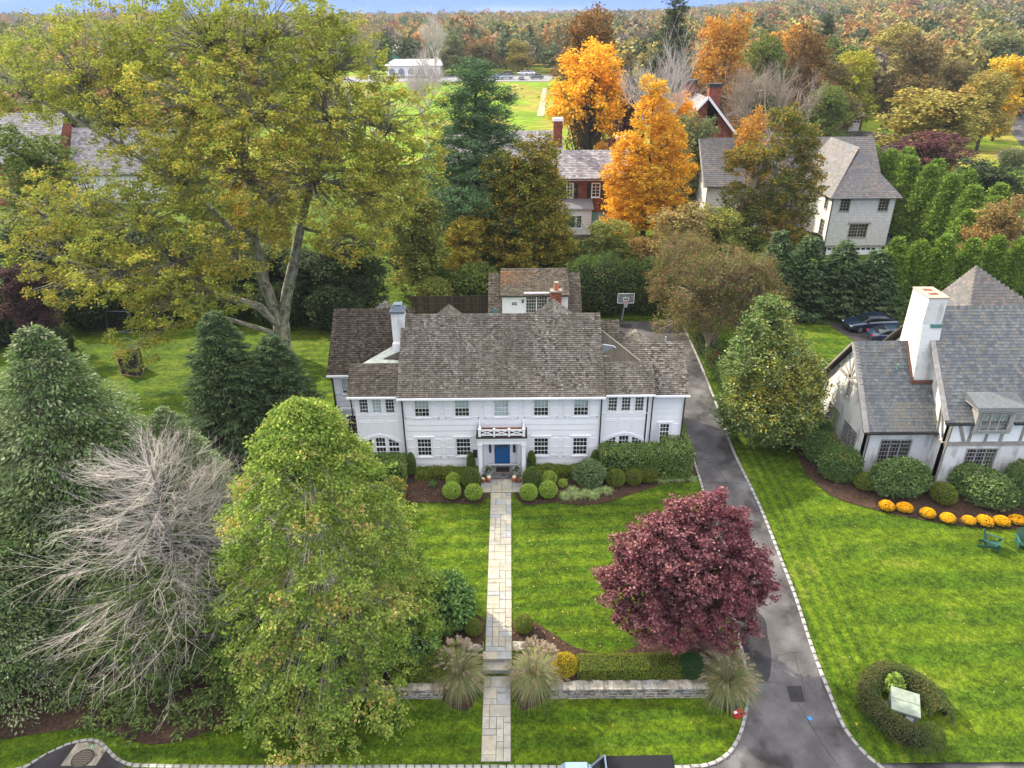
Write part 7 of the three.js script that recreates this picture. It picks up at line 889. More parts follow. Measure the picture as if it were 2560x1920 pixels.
// ---------- neighbouring buildings ----------
function hipRoof(h, q, A, o) { // q: four eave corners ccw seen from above starting front-left; A, B ridge ends
  const roof = new THREE.Group(); roof.name = 'roof'; h.add(roof); const B = o.B ?? A, g = new GB();
  const planes = [[q[0], q[1], A, o.front ?? A], [q[1], q[2], A, B], [q[2], q[3], B, B], [q[3], q[0], B, A]];
  g.tri(q[0], q[1], A); g.quad(q[1], q[2], B, A); g.tri(q[2], q[3], B); g.quad(q[3], q[0], A, B); part('deck', g.build(), M.roofBase, roof);
  planes.forEach(([a, b, C, D], i) => { if (o.skip?.includes(i)) return; const U = V(b[0] - a[0], 0, b[2] - a[2]), W = U.length(); U.normalize(); const rel = (P) => { const t = V(P[0] - a[0], P[1] - a[1], P[2] - a[2]), u = t.dot(U); return [u, t.addScaledVector(U, -u)]; }; const [ub, vv] = rel(C), [ua] = rel(D), L = vv.length(); const uR = max(ua, ub), uL = min(ua, ub); shingles(roof, { seed: o.seed + i, O: [a[0], a[1] + 0.03, a[2]], U: U.toArray(), V: vv.normalize().toArray(), W, L, e: o.e ?? 0.26, w: o.w ?? 0.36, pal: o.pal, mat: M.slate, even: true, th: 0.02, jit: 0.04, left: (v) => uL * v / L, right: (v) => W - (W - uR) * v / L }); });
  return roof;
}
{ // brick house
  const H = thing('brick_house', 'red brick house with pale slate roof behind the trees', 'house', [0, 0, 0]), f = face(0, -89, 1, 0), wn = [[6.9, 7.8, 6.2, 8.0], [10.0, 11.1, 6.2, 8.0], [12.6, 13.6, 6.2, 8.0], [12.2, 13.3, 3.3, 4.9]], blk = { noSill: false };
  wallPanel(f, 6.0, 15, -0.2, 8.7, wn, 0.3, M.brick, H); wn.forEach((q) => { windowIn(f, ...q, 2, 4, H, { rail: 2, fw: 0.12, mw: 0.06 }); shutter(f, q[0] - 0.55, q[0] - 0.05, q[2], q[3], std(S(0.012, 0.014, 0.016), 0.6), H); shutter(f, q[1] + 0.05, q[1] + 0.55, q[2], q[3], M.black, H); });
  part('cornice', new GB().box(5.8, 8.35, -89.1, 15.2, 8.7, -88.6).build(), M.whiteTrim, H); gableX(H, { seed: 201, x0: 5.8, x1: 15.3, ze: -88.5, ye: 8.6, zr: -92.8, yr: 11.25, zb: -97, pal: PALR.slatePale, mat: M.slate, e: 0.3, w: 0.4, even: true, th: 0.02 });
  gableWall(face(15, -89, 0, -1), 0, 7.8, -0.2, 8.5, 3.8, 11, 0.3, M.brick, H); wallPanel(face(0, -91.5, 1, 0), -8, 6, -0.2, 10, [[-5, -4, 5, 6.8], [-2, -1, 5, 6.8]], 0.3, M.brick, H); gableWall(face(6.4, -91.5, 0, -1), 0, 9, -0.2, 10, 4.5, 13.1, 0.3, M.brick, H); gableX(H, { seed: 205, x0: -8.3, x1: 6.7, ze: -91, ye: 9.8, zr: -96, yr: 13.2, zb: -101, pal: PALR.slatePale, mat: M.slate, e: 0.32, w: 0.42, even: true, th: 0.02 });
  for (const [x, z, y] of [[6.0, -94, 15.0], [13.9, -93, 12.9]]) { const c = part('chimney', boxGeo(x - 0.55, 8, z - 0.5, x + 0.55, y - 0.35, z + 0.5), M.brick, H); part('cap', boxGeo(x - 0.62, y - 0.35, z - 0.57, x + 0.62, y, z + 0.57), M.whiteTrim, c); }
  // white bay and porch
  const b = face(0, -86.6, 1, 0), bw = [[6.6, 7.9, 3.0, 4.6], [8.1, 8.7, 3.0, 4.6]]; wallPanel(b, 5.6, 9.9, 2.2, 5.3, bw, 0.2, M.whiteTrim, H, 'bay'); windowIn(b, ...bw[0], 1, 1, H); windowIn(b, ...bw[1], 2, 4, H); part('bay', new GB().box(5.6, 2.2, -89, 5.8, 5.3, -86.8).box(9.7, 2.2, -89, 9.9, 5.3, -86.8).build(), M.whiteTrim, H); part('bay_base', boxGeo(5.7, -0.2, -89, 9.8, 2.2, -86.7), M.bluestone, H); part('bay_roof', new GB().hexa([[5.4, 5.3, -86.3], [10.1, 5.3, -86.3], [10.1, 5.45, -86.4], [5.4, 5.45, -86.4]], [[5.4, 5.3, -89], [10.1, 5.3, -89], [10.1, 6.1, -89], [5.4, 6.1, -89]]).build(), std(S(0.2, 0.19, 0.2), 0.6, { map: rep(grainT, 1) }), H);
  part('porch_roof', new GB().hexa([[9.9, 2.75, -86.4], [14.2, 2.75, -86.4], [14.2, 2.9, -86.4], [9.9, 2.9, -86.4]], [[9.9, 2.75, -89], [14.2, 2.75, -89], [14.2, 4.4, -89], [9.9, 4.4, -89]]).build(), M.copperGreen, H); for (const x of [13.4, 14.0]) part('post', boxGeo(x, 0.4, -86.7, x + 0.16, 2.75, -86.5), M.whiteTrim, H); const dr = part('door', boxGeo(11.3, 0.45, -88.98, 12.4, 2.6, -88.88), M.whiteTrim, H); part('pane', boxGeo(11.5, 1.9, -88.87, 12.2, 2.4, -88.86), carGlass, dr); for (let k = 0; k < 3; k++) part('step', boxGeo(10.0, -0.1, -87 + k * 0.4, 13.6, 0.45 - k * 0.15, -86.4 + k * 0.4), M.bluestone, H); part('terrace_wall', boxGeo(2.5, -0.2, -86.2, 6.8, 0.7, -85.8), M.whiteBrick, H);
}
{ // grey shingled house
  const H = thing('grey_shingled_house', 'pale grey shingled house with hipped slate roof and garage doors', 'house', [0, 0, 0]), gw = std(S(0.62, 0.6, 0.565), 0.85, { map: rep(tex(256, 256, (u, v, x, y) => { const row = floor(v * 10), n = 0.88 + 0.12 * hash2(floor(u * 24 + row * 0.37), row, 6), e = v * 10 - row < 0.14 ? 0.82 : 1; return [n * e, n * e, n * e]; }), 0.5) }), wf = { frame: M.tan, fw: 0.1, mw: 0.05 };
  const f = face(0, -84.5, 1, 0), wn = [[39.05, 40.3, 5.3, 6.9], [43.6, 44.9, 5.3, 6.9], [40.7, 43.0, 2.15, 3.85]]; wallPanel(f, 38.2, 45.55, -0.3, 7.1, [...wn, [38.5, 41.2, -0.3, 1.0], [42, 45, -0.3, 1.0]], 0.3, gw, H); siding(f, 38.2, 45.55, 1.25, 7.0, wn, 0.36, gw, H); windowIn(f, ...wn[0], 3, 4, H, wf); windowIn(f, ...wn[1], 3, 4, H, wf); windowIn(f, ...wn[2], 6, 4, H, { ...wf, mull: 3 }); part('trim', fbox(new GB(), f, 38.1, 45.65, 1.02, 1.22, 0, 0.1).build(), M.tan, H); part('window_head', fbox(new GB(), f, 40.5, 43.2, 3.86, 4.02, 0.05, 0.2).build(), M.tan, H);
  for (const [a, b] of [[38.5, 41.2], [42, 45]]) { const d = part('garage_door', fbox(new GB(), f, a, b, -0.3, 0.98, -0.2, -0.1).build(), M.whiteTrim, H); for (let k = 0; k < 4; k++) part('pane', fbox(new GB(), f, a + 0.2 + k * 0.62, a + 0.65 + k * 0.62, 0.6, 0.85, -0.1, -0.08).build(), carGlass, d); }
  const lf = face(38.2, -93.5, 0, 1), lw = [[6.8, 7.9, 5.2, 6.8], [6.6, 7.9, 2.0, 4.0]]; wallPanel(lf, 0, 9, -0.3, 7.1, lw, 0.3, gw, H); lw.forEach((q) => windowIn(lf, ...q, 2, 4, H, wf)); siding(lf, 0, 9, 1.2, 7.0, lw, 0.36, gw, H); wallPanel(face(45.55, -84.5, 0, -1), 0, 9, -0.3, 7.1, [], 0.3, gw, H); part('downspout', new GB().tube([[38.1, 7, -84.4], [38.1, 0, -84.4]], 0.07, 6).build(), M.iron, H);
  hipRoof(H, [[37.6, 6.95, -83.9], [46.1, 6.95, -83.9], [46.1, 6.95, -96], [37.6, 6.95, -96]], [42.0, 11.6, -88.6], { seed: 211, B: [41.9, 12.0, -97], pal: PALR.slateWarm, skip: [2] });
  // long wing behind
  const w = face(0, -93.5, 1, 0), ww = [[28, 29.4, 1.3, 3.8], [32.6, 35.2, 1.3, 3.8]]; wallPanel(w, 25.6, 38.2, -0.3, 7, ww, 0.3, gw, H); siding(w, 25.6, 38.2, 1.2, 6.5, ww, 0.36, gw, H); ww.forEach((q) => windowIn(w, ...q, 4, 5, H, wf)); part('lantern', boxGeo(30.6, 3.2, -93.4, 30.9, 4.0, -93.1), M.iron, H); gableX(H, { seed: 221, x0: 25.0, x1: 48, ze: -92.9, ye: 6.6, zr: -98, yr: 11.85, zb: -103, pal: PALR.slateWarm, mat: M.slate, e: 0.3, w: 0.4, even: true, th: 0.02 }); gableWall(face(25.6, -102.4, 0, 1), 0, 8.9, -0.3, 6.6, 4.4, 11.4, 0.3, gw, H); part('bargeboard', new GB().bar([25, 6.5, -92.9], [25, 11.75, -98], 0.1, 0.35, null, [1, 0, 0]).build(), M.tan, H);
  const c = part('chimney', boxGeo(31.5, 10, -99.5, 33.6, 13.3, -98.3), M.brick, H); part('cap', boxGeo(31.4, 13.3, -99.6, 33.7, 13.5, -98.2), M.concrete, c);
  const p = thing('patio', 'raised bluestone patio behind the grey shingled house', 'patio', [0, 0, 0]); part('floor', boxGeo(26.5, -0.2, -93.4, 38, 1.0, -89.8), M.bluestone, p); stoneWall('long fieldstone patio wall before the grey shingled house', 26.3, 38.4, -89.6, 0.5, 0.1, 1.5, 96);
  const ch = thing('patio_chair', 'tan patio chair beside the wall lantern', 'chair', [31.6, 1.0, -92.3]); part('seat', boxGeo(-0.35, 0.42, -0.3, 0.35, 0.5, 0.35), M.tan, ch); part('backrest', new GB().bar([0, 0.5, -0.3], [0, 1.15, -0.5], 0.7, 0.06, null, [0, 0, 1]).build(), M.tan, ch); for (const [a, b] of [[-0.3, -0.25], [0.3, -0.25], [-0.3, 0.3], [0.3, 0.3]]) part('leg', boxGeo(a - 0.03, 0, b - 0.03, a + 0.03, 0.45, b + 0.03), M.tan, ch);
  const tb = thing('patio_table', 'dark patio table left of the tan chair', 'table', [29.2, 1.0, -91.2]); part('top', new GB().cyl(0, 0.7, 0.75, 0, 0.75, 0.75, 16).build(), M.iron, tb); part('leg', new GB().cyl(0, 0, 0.7, 0, 0.08).build(), M.iron, tb);
}
{ // slate roofs glimpsed through the oak
  const H = thing('slate_roof_house', 'house with long pale slate roofs seen through the oak at the left', 'house', [0, 0, 0]);
  gableX(H, { seed: 231, x0: -92, x1: -70.5, ze: -114, ye: 6.5, zr: -120, yr: 13.3, zb: -126, pal: PALR.slatePale, mat: M.slate, e: 0.34, w: 0.5, even: true, th: 0.02 }); gableWall(face(-70.9, -114.4, 0, -1), 0, 11.2, -0.2, 6.6, 5.6, 13, 0.3, M.brick, H); wallPanel(face(0, -114.6, 1, 0), -92, -71, -0.2, 6.6, [], 0.3, M.brick, H);
  gableX(H, { seed: 235, x0: -70, x1: -54, ze: -115, ye: 4.6, zr: -120, yr: 11.0, zb: -126, pal: PALR.slatePale, mat: M.slate, e: 0.34, w: 0.5, even: true, th: 0.02 }); const w = [[-60.6, -58.4, 1.2, 3.6]]; wallPanel(face(0, -115.5, 1, 0), -69.6, -54.4, -0.2, 4.8, w, 0.3, M.whiteBrick, H); windowIn(face(0, -115.5, 1, 0), ...w[0], 4, 5, H, { fw: 0.14, mw: 0.07 }); gableWall(face(-54.4, -115.5, 0, -1), 0, 9, -0.2, 4.8, 4.5, 10.7, 0.3, M.whiteBrick, H);
}
{ // second brick house with twin chimneys
  const H = thing('brick_gable_house', 'brick gable with pale roof and two chimneys among orange trees', 'house', [0, 0, 0]); const f = face(0, -116, 1, 0); gableWall(f, 25.8, 34.5, -0.2, 10.5, 30.1, 15.0, 0.3, M.brick, H, [[27.6, 28.8, 9.6, 11.6]]); windowIn(f, 27.6, 28.8, 9.6, 11.6, 2, 4, H, { fw: 0.14, mw: 0.07 }); wallPanel(face(25.8, -126, 0, 1), 0, 10, -0.2, 10.4, [], 0.3, M.brick, H);
  const roof = new THREE.Group(); roof.name = 'roof'; H.add(roof); for (const [s, pal] of [[-1, PALR.slatePale], [1, PALR.slate]]) { shingles(roof, { seed: 240 + s, O: [30.1 + s * 4.9, 10.0, s < 0 ? -127 : -115.4], U: [0, 0, s < 0 ? 1 : -1], V: [-s * 4.9, 5.2, 0], W: 11.6, L: hypot(4.9, 5.2), e: 0.3, w: 0.4, pal, mat: M.slate, even: true }); } part('deck', new GB().poly([[25.3, 9.95, -127], [30.1, 15.1, -127], [34.9, 9.95, -127]], [0, 0, 10.6]).build(), M.roofBase, roof); part('bargeboard', new GB().bar([25.2, 9.9, -115.3], [30.1, 15.25, -115.3], 0.15, 0.35).bar([30.1, 15.25, -115.3], [35, 9.9, -115.3], 0.15, 0.35).build(), M.whiteTrim, H);
  for (const [x, z] of [[31.2, -116.6], [29.2, -124]]) { const c = part('chimney', boxGeo(x - 0.9, 11, z - 0.6, x + 0.9, 16.6, z + 0.6), M.brick, H); part('cap', boxGeo(x - 1, 16.6, z - 0.7, x + 1, 17.1, z + 0.7), M.iron, c); }
}
{ // far garage, drive, road and cars
  const y = ground(83, -183), H = thing('far_garage', 'small slate-roofed garage with white carriage doors on the far drive', 'garage', [0, y, 0]), f = face(0, -183, 1, 0); wallPanel(f, 77, 86, -0.3, 3.4, [], 0.3, M.brick, H); gableX(H, { seed: 251, x0: 76.6, x1: 86.4, ze: -182.4, ye: 3.3, zr: -186.5, yr: 7.2, zb: -190.5, pal: PALR.slate, mat: M.slate, e: 0.4, w: 0.6, even: true, th: 0.02 }); gableWall(face(77, -190, 0, 1), 0, 7, -0.3, 3.4, 3.5, 6.9, 0.3, M.brick, H); for (const a of [77.6, 82]) { const d = part('garage_door', fbox(new GB(), f, a, a + 3.4, -0.3, 2.6, 0, 0.1).build(), M.whiteTrim, H); for (let k = 0; k < 4; k++) part('pane', fbox(new GB(), f, a + 0.25 + k * 0.8, a + 0.8 + k * 0.8, 1.9, 2.4, 0.1, 0.12).build(), carGlass, d); }
  const dk = M.asphaltDark; struct('far_driveway', drape(curvePts([[76, -181.5], [88, -181.5], [92, -178], [95, -172], [88, -160], [80, -150], [70, -120], [60, -108], [54, -95], [47.5, -86], [46.2, -84], [46.2, -78], [49, -78], [52, -86], [58, -97], [68, -112], [76, -130], [72, -150], [72, -168]], 60, true), 0.06, 4), dk, 'dark asphalt drive beside the grey shingled house');
  struct('far_road', drape([[100, -135], [112, -135], [150, -196], [165, -225], [146, -232], [128, -195]], 0.07, 4), M.asphalt, 'grey lane at the far right'); struct('planting_strip', drape(curvePts([[96, -140], [101, -144], [110, -158], [107, -160], [98, -147]], 24, true), 0.06, 3), std(S(0.28, 0.2, 0.14), 1, { map: M.mulch.map }), 'bare soil strip beside the far lane');
  const c = dup(blueCar, [137, ground(137, -203) + 0.05, -203], 2.2, 1.25, 'dark red car on the far lane'); c.name = numbered('parked_car'); const redP = carPaint(0.12, 0.01, 0.015); c.traverse((m) => { if (['body', 'roof', 'pillar', 'mirror'].includes(m.name)) m.material = redP; });
  struct('neighbour_drive', drape([[30, -62.8], [36, -63.4], [40, -60], [40, -47], [34, -47], [31.5, -55]], 0.028, 1), dk, 'dark drive behind the half-timbered house'); stoneWall('low dry stone wall under the dark conifers', 25.4, 33.4, -64.4, 0.4, 0.05, 0.5, 97);
  // school, car park, path
  const yb = rise(-30, -285); struct('car_park', drape([[-70, -274], [14, -270], [18, -300], [-70, -296]], 0.1, 12), std(S(0.2, 0.2, 0.2), 0.9), 'pale car park beyond the playing field'); struct('field_path', drape([[11.0, -253], [12.3, -253], [9.4, -205], [7.3, -205]], 0.1, 12), std(S(0.3, 0.27, 0.17), 0.9), 'pale worn strip in the playing field');
  const cols = [['silver', 0.4, 0.42, 0.45], ['black', 0.02, 0.02, 0.025], ['white', 0.7, 0.7, 0.7], ['blue', 0.05, 0.1, 0.25], ['grey', 0.15, 0.16, 0.17]]; const mats = cols.map((q) => carPaint(q[1], q[2], q[3]));
  [[-4.8, -279, 3, 1.6], [-1.1, -278.6, 0, 0], [-1.0, -294, 1, 0], [4.2, -277, 4, 1.6], [5.4, -297, 2, 0.3], [7.6, -297, 2, 0.3], [9.8, -278.5, 4, 0], [-33, -286, 1, 0], [-36, -289, 2, 0], [-43, -287, 0, 0], [-29, -285, 4, 0], [-50, -287, 2, 0]].forEach(([x, z, k, a], i) => { const d = dup(blueCar, [x, rise(x, z) + 0.15, z], a, [1.05, 1.25, 1.05], ['first', 'second', 'third', 'fourth', 'fifth', 'sixth', 'seventh', 'eighth', 'ninth', 'tenth', 'eleventh', 'twelfth'][i] + ' car listed in the far car park, ' + cols[k][0] + ' paint', 'cars in the far car park'); d.traverse((m) => { if (['body', 'roof', 'pillar', 'mirror'].includes(m.name)) m.material = mats[k]; }); });
  [[-4.8, 'blue car at the left end of the far car park row'], [-1.1, 'silver car second in the far car park front row'], [-1.0, 'black car in the far car park back row'], [4.2, 'grey car parked nose-on in the far car park'], [5.4, 'white car left of the pair behind the tree in the car park'], [7.6, 'white car right of the pair behind the tree in the car park'], [9.8, 'grey car at the right end of the far car park'], [-33, 'black car before the low white school'], [-36, 'white car before the low white school'], [-43, 'silver car before the arches of the school'], [-29, 'grey car near the right end of the school'], [-50, 'white car at the left end of the school']].forEach(([x, l]) => { const o = scene.children.find((q) => q.userData.group === 'cars in the far car park' && abs(q.position.x - x) < 0.01); if (o) o.userData.label = l; });
  const Sc = thing('school_building', 'low white school building with arched windows beyond the field', 'building', [0, yb, -290]), sf = face(0, 0, 1, 0); part('wall', boxGeo(-46, -1, -14, -26, 4.2, 0), M.whiteTrim, Sc); part('roof', new GB().hexa([[-47, 4.2, 0.6], [-25, 4.2, 0.6], [-26, 6.0, -6], [-44, 6.0, -6]], [[-47, 4.2, -14.6], [-25, 4.2, -14.6], [-26, 6.0, -10], [-44, 6.0, -10]]).build(), std(S(0.42, 0.41, 0.42), 0.7), Sc); for (let k = 0; k < 5; k++) { const s = new THREE.Shape(); s.absarc(0, 1.4, 1.1, 0, PI); s.lineTo(-1.1, -0.8); s.lineTo(1.1, -0.8); const g = new THREE.ExtrudeGeometry(s, { depth: 0.1, bevelEnabled: false }); g.translate(-44 + k * 3.6, 0.8, 0.02); part('window', g, std(S(0.25, 0.27, 0.3), 0.3), Sc); }
  const S2 = thing('sports_hall', 'teal sports hall with white pitched roof beyond the school', 'building', [0, rise(-52, -345), -345]); part('wall', boxGeo(-60, -1, -26, -46, 6.5, 0), std(S(0.05, 0.2, 0.18), 0.7), S2); part('roof', new GB().poly([[-61, 6.5, 0.6], [-45, 6.5, 0.6], [-45, 6.8, 0.6], [-57, 9.4, 0.6]], [0, 0, -27]).build(), std(S(0.62, 0.64, 0.66), 0.6), S2);
}
// ---------- background trees ----------
const NEU = [[2, 1, 1, 1], [1.4, 1.2, 1.12, 1], [1.2, 0.74, 0.84, 0.9], [0.7, 1.3, 0.9, 0.75]];
const VAR = {};
{
  const stem = (h) => [[[0, -0.4, 0, 0.34], [0.2, h * 0.35, 0, 0.26], [0, h * 0.8, 0.1, 0.06]], [[0.1, h * 0.25, 0, 0.18], [1.8, h * 0.55, 0.4, 0.06]], [[0.1, h * 0.22, 0, 0.18], [-1.6, h * 0.5, -0.5, 0.06]]];
  const mk = (seed, n, shape, o = {}) => { const r = mulberry(seed), lobes = []; for (let i = 0; i < n; i++) lobes.push(shape(i, r)); return broadTree({ seed, stems: stem(16), lobes, clumps: 420, leaves: 34, leaf: 0.4, clumpR: 0.75, pal: NEU, shell: 0.75, twigs: 0.3, mix: 0.8, ...o }); };
  const rnd = (lo, hi, R) => (i, r) => { const t = i / 11, y = lerp(lo, hi, pow(t, 0.9)), a = i * 2.4 + r(), q = sqrt(max(0, 1 - pow((y - (lo + hi) * 0.47) / ((hi - lo) * 0.62), 2))) * R * (0.35 + 0.4 * r()), s = 1.7 + 1.2 * r(); return [cos(a) * q, y, sin(a) * q, s, s * 0.85, s]; };
  VAR.round = [mk(301, 12, rnd(4.2, 14, 5)), mk(302, 12, rnd(3.4, 14, 5.2)), mk(303, 12, rnd(2.6, 13.8, 5), { clumps: 460 })];
  VAR.oval = [mk(305, 12, rnd(2.5, 14.6, 3.6), { clumps: 460 })]; VAR.spread = [mk(306, 12, rnd(8, 14.4, 6.2), { clumps: 270, bare: 150, bareR: 1.4 })];
  const pineL = []; const pr = mulberry(310); for (let i = 0; i < 20; i++) { const t = i / 19, y = lerp(5.5, 15.4, t), a = i * 2.39, q = (1 - t) * 3.4 * (0.5 + 0.5 * pr()) + 0.2, s = lerp(1.9, 0.9, t); pineL.push([cos(a) * q, y, sin(a) * q, s * 1.25, s * 0.6, s * 1.25]); } VAR.pine = [broadTree({ seed: 311, stems: [[[0, -0.4, 0, 0.34], [0, 8, 0, 0.22], [0.1, 15.4, 0, 0.03]]], lobes: pineL, clumps: 560, leaves: 36, leaf: 0.34, wide: 0.28, clumpR: 0.55, flat: 0.4, pal: NEU, shell: 0.7, twigs: 0.3, up: 1, hang: -0.3 })];
  VAR.bare = [bareTree({ seed: 321, h: 16, r: 0.3, depth: 6, first: 0.28, fork: 3, kids: 4, spread: 0.85, up: 0.06 }), bareTree({ seed: 323, h: 16, r: 0.36, depth: 6, first: 0.26, fork: 3, kids: 4, spread: 0.95, up: 0.04 })];
}
const TC = { greengold: [0.42, 0.36, 0.06], orange: [0.76, 0.43, 0.035], bronze: [0.22, 0.13, 0.045], darkpine: [0.07, 0.1, 0.05], rust: [0.52, 0.29, 0.055], green: [0.14, 0.19, 0.045], yellowgreen: [0.36, 0.36, 0.04], brown: [0.17, 0.14, 0.055], olive: [0.32, 0.28, 0.07], purple: [0.13, 0.055, 0.06], amber: [0.6, 0.44, 0.04], palegreen: [0.18, 0.21, 0.09], autumn: [0.27, 0.19, 0.07], olivegreen: [0.22, 0.25, 0.06], darkgreen: [0.045, 0.07, 0.03], plum: [0.09, 0.05, 0.05], scrag: [0.25, 0.2, 0.07], pine: [0.1, 0.18, 0.1], turning: [0.26, 0.26, 0.05] };
for (const k in TC) TC[k] = TC[k].map((v) => v * 1.06);
const TM = {}; for (const k in TC) TM[k] = leafMat(...TC[k], 0.3);
{
  const list = [
    ['spread', 'orange', 12.4, -118, 23.6, 8.5, 'half-bare orange maple above the playing field'], ['round', 'bronze', 15.1, -140, 29.4, 6.7, 'tall bronze oak rising behind the half-bare maple'], ['pine', 'darkpine', 27.9, -135, 29.5, 6.8, 'dark layered pine reaching the skyline'], ['bare', 'grey', 22.2, -106, 22.5, 5.2, 'tall bare grey tree behind the blazing maple'], ['round', 'rust', 39.3, -142, 28.4, 6.1, 'rust orange maple below the skyline'], ['round', 'green', 49.6, -150, 24.8, 5.6, 'green tree right of the rust maple'], ['round', 'bronze', 57.1, -150, 24.7, 6, 'brown oak behind the wide bare tree'], ['bare', 'tan', 42.5, -118, 23.7, 8.8, 'wide bare tan tree behind the grey shingled house'], ['round', 'yellowgreen', 79, -175, 20.5, 6.6, 'yellow-green tree beside the far garage'], ['round', 'brown', 90, -172, 22.6, 7.6, 'brown-green tree right of the yellow-green tree'], ['round', 'brown', 107.8, -188, 17.4, 7, 'dark brown tree near the far lane'], ['round', 'olive', 70.3, -125, 16.4, 9.6, 'wide olive tree turning orange behind the purple maple'], ['spread', 'purple', 63.9, -112, 10.7, 6.9, 'low purple maple behind the arborvitae bank'], ['oval', 'amber', 110.5, -170, 17.6, 5.4, 'amber tree at the right picture edge'], ['round', 'palegreen', 140.4, -225, 22.7, 9.5, 'pale green tree at the right edge below the ridge'], ['round', 'autumn', 50.4, -72, 9.8, 3.4, 'russet and green tree at the right edge above the slate hip'], ['oval', 'olivegreen', -9.9, -71, 11.5, 3.8, 'olive tree behind the board fence'], ['round', 'olivegreen', -16.6, -90, 14, 4.2, 'olive tree between oak and white pine'], ['oval', 'greengold', -4.8, -73, 7.8, 2.6, 'small golden tree behind the fence'], ['round', 'darkgreen', -15.2, -66, 8.5, 4, 'dark evergreen mass at the left end of the fence'], ['round', 'darkgreen', -19.4, -67, 6.5, 4, 'dark evergreen mass beneath the right oak limbs'], ['round', 'green', -52.1, -80, 16.4, 5.6, 'bright green tree at the left picture edge'], ['round', 'darkgreen', -48.2, -70, 9.5, 5.4, 'dark green tree under the oak at the left edge'], ['round', 'darkgreen', -42, -72, 8.5, 5, 'dark evergreen left of the rebounder'], ['round', 'darkgreen', -36, -70, 8.2, 5.2, 'dark evergreen behind the rebounder'], ['round', 'darkgreen', -30.3, -70, 7, 5, 'dark evergreen behind the oak trunk'], ['round', 'darkgreen', -24.3, -68, 6.6, 4, 'dark evergreen just right of the oak trunk'], ['oval', 'plum', -41.8, -58, 7.6, 2.6, 'plum coloured small tree at the left edge'], ['round', 'palegreen', 24.9, -100, 15.5, 3.6, 'pale green tree beside the second brick house'], ['round', 'orange', 24.8, -112, 17.4, 3.6, 'orange tree left of the twin chimneys'], ['round', 'rust', 31.2, -96, 15.8, 2.8, 'orange sprays beside the chimney of the grey house'], ['round', 'darkgreen', 63.5, -97, 9.3, 5.6, 'dark evergreen behind the arborvitae bank'], ['round', 'autumn', 13.7, -90, 9.9, 3.2, 'russet tree between orange maple and brick porch'], ['round', 'olivegreen', 10.6, -76, 6.8, 3.4, 'olive shrubby tree beside the brick porch'], ['round', 'scrag', 17.6, -72, 9.6, 4.2, 'tawny tree before the stone patio'], ['round', 'olivegreen', 22.5, -76, 8.6, 3.4, 'olive tree left of the dark conifer row'],
    ['bare', 'grey', -24.5, -262, 27, 6, 'bare tree beside the school'], ['bare', 'tan', -46, -262, 27, 5, 'bare brown tree at the left end of the school'], ['round', 'brown', -10, -305, 19, 8, 'brown tree at the edge of the car park'], ['round', 'olive', 3.5, -304, 19, 6, 'olive tree standing in the car park lawn'], ['pine', 'darkpine', -1.3, -335, 24, 6, 'dark conifer behind the car park'], ['pine', 'darkpine', 9, -340, 24, 5, 'second dark conifer behind the car park'], ['round', 'palegreen', -22, -300, 22, 7, 'pale green tree right of the school'], ['pine', 'darkpine', 24, -300, 24, 7, 'dark pine at the right of the car park'], ['round', 'bronze', 20, -250, 19, 8, 'bronze tree right of the playing field'], ['round', 'brown', 30, -205, 18, 7, 'brown tree behind the half-bare maple'], ['round', 'bronze', 40, -185, 19, 7, 'bronze tree behind the rust maple'], ['round', 'green', 62, -190, 20, 8, 'green tree behind the wide bare tree'], ['round', 'rust', 76, -215, 24, 8, 'salmon orange tree on the slope'], ['pine', 'darkpine', 84, -210, 27, 6, 'slim conifer on the slope at the right'], ['round', 'brown', 98, -215, 20, 9, 'brown tree on the slope above the lane'], ['round', 'olive', 115, -235, 24, 10, 'broad tan tree on the slope at the right'], ['round', 'darkgreen', 66, -170, 11, 4.6, 'dark clipped evergreen beside the far garage'], ['round', 'green', 54, -128, 17, 5, 'green tree behind the ridge of the grey house'], ['round', 'brown', 66, -158, 19, 6, 'brown tree left of the far garage'], ['round', 'bronze', 34, -128, 17, 5, 'bronze tree behind the twin chimneys'], ['round', 'olive', 100, -158, 17, 6, 'olive tree left of the amber tree'], ['round', 'green', 84, -200, 21, 8, 'green tree above the far garage roof'], ['round', 'palegreen', 122, -210, 20, 8, 'pale tree beyond the far lane'], ['bare', 'tan', -24, -126, 20, 8, 'wide bare tree before the playing field'], ['bare', 'grey', -17, -150, 21, 5, 'slim bare tree before the playing field'], ['round', 'olive', -34, -130, 17, 6, 'olive tree at the left of the playing field'], ['round', 'purple', 19, -125, 16, 4, 'dusky purple tree right of the half-bare maple'], ['oval', 'rust', 13.8, -113, 9, 1.4, 'small scarlet tree beside the bare trunk'], ['round', 'olivegreen', 18.5, -104, 11, 4, 'olive tree below the half-bare maple'], ['round', 'olive', -28, -84, 13, 4.2, 'olive tree behind the middle of the great oak'], ['round', 'amber', -35, -92, 11, 2.6, 'orange tree glimpsed through the oak'], ['round', 'olivegreen', -44, -98, 14, 5, 'olive tree before the slate roofs'],
  ];
  const mats = { grey: M.twig, tan: M.twigTan }; const seen = new Map(); let n = 0; const names = { round: 'broadleaf_tree', oval: 'oval_tree', spread: 'spreading_tree', pine: 'tall_pine', bare: 'bare_tree' };
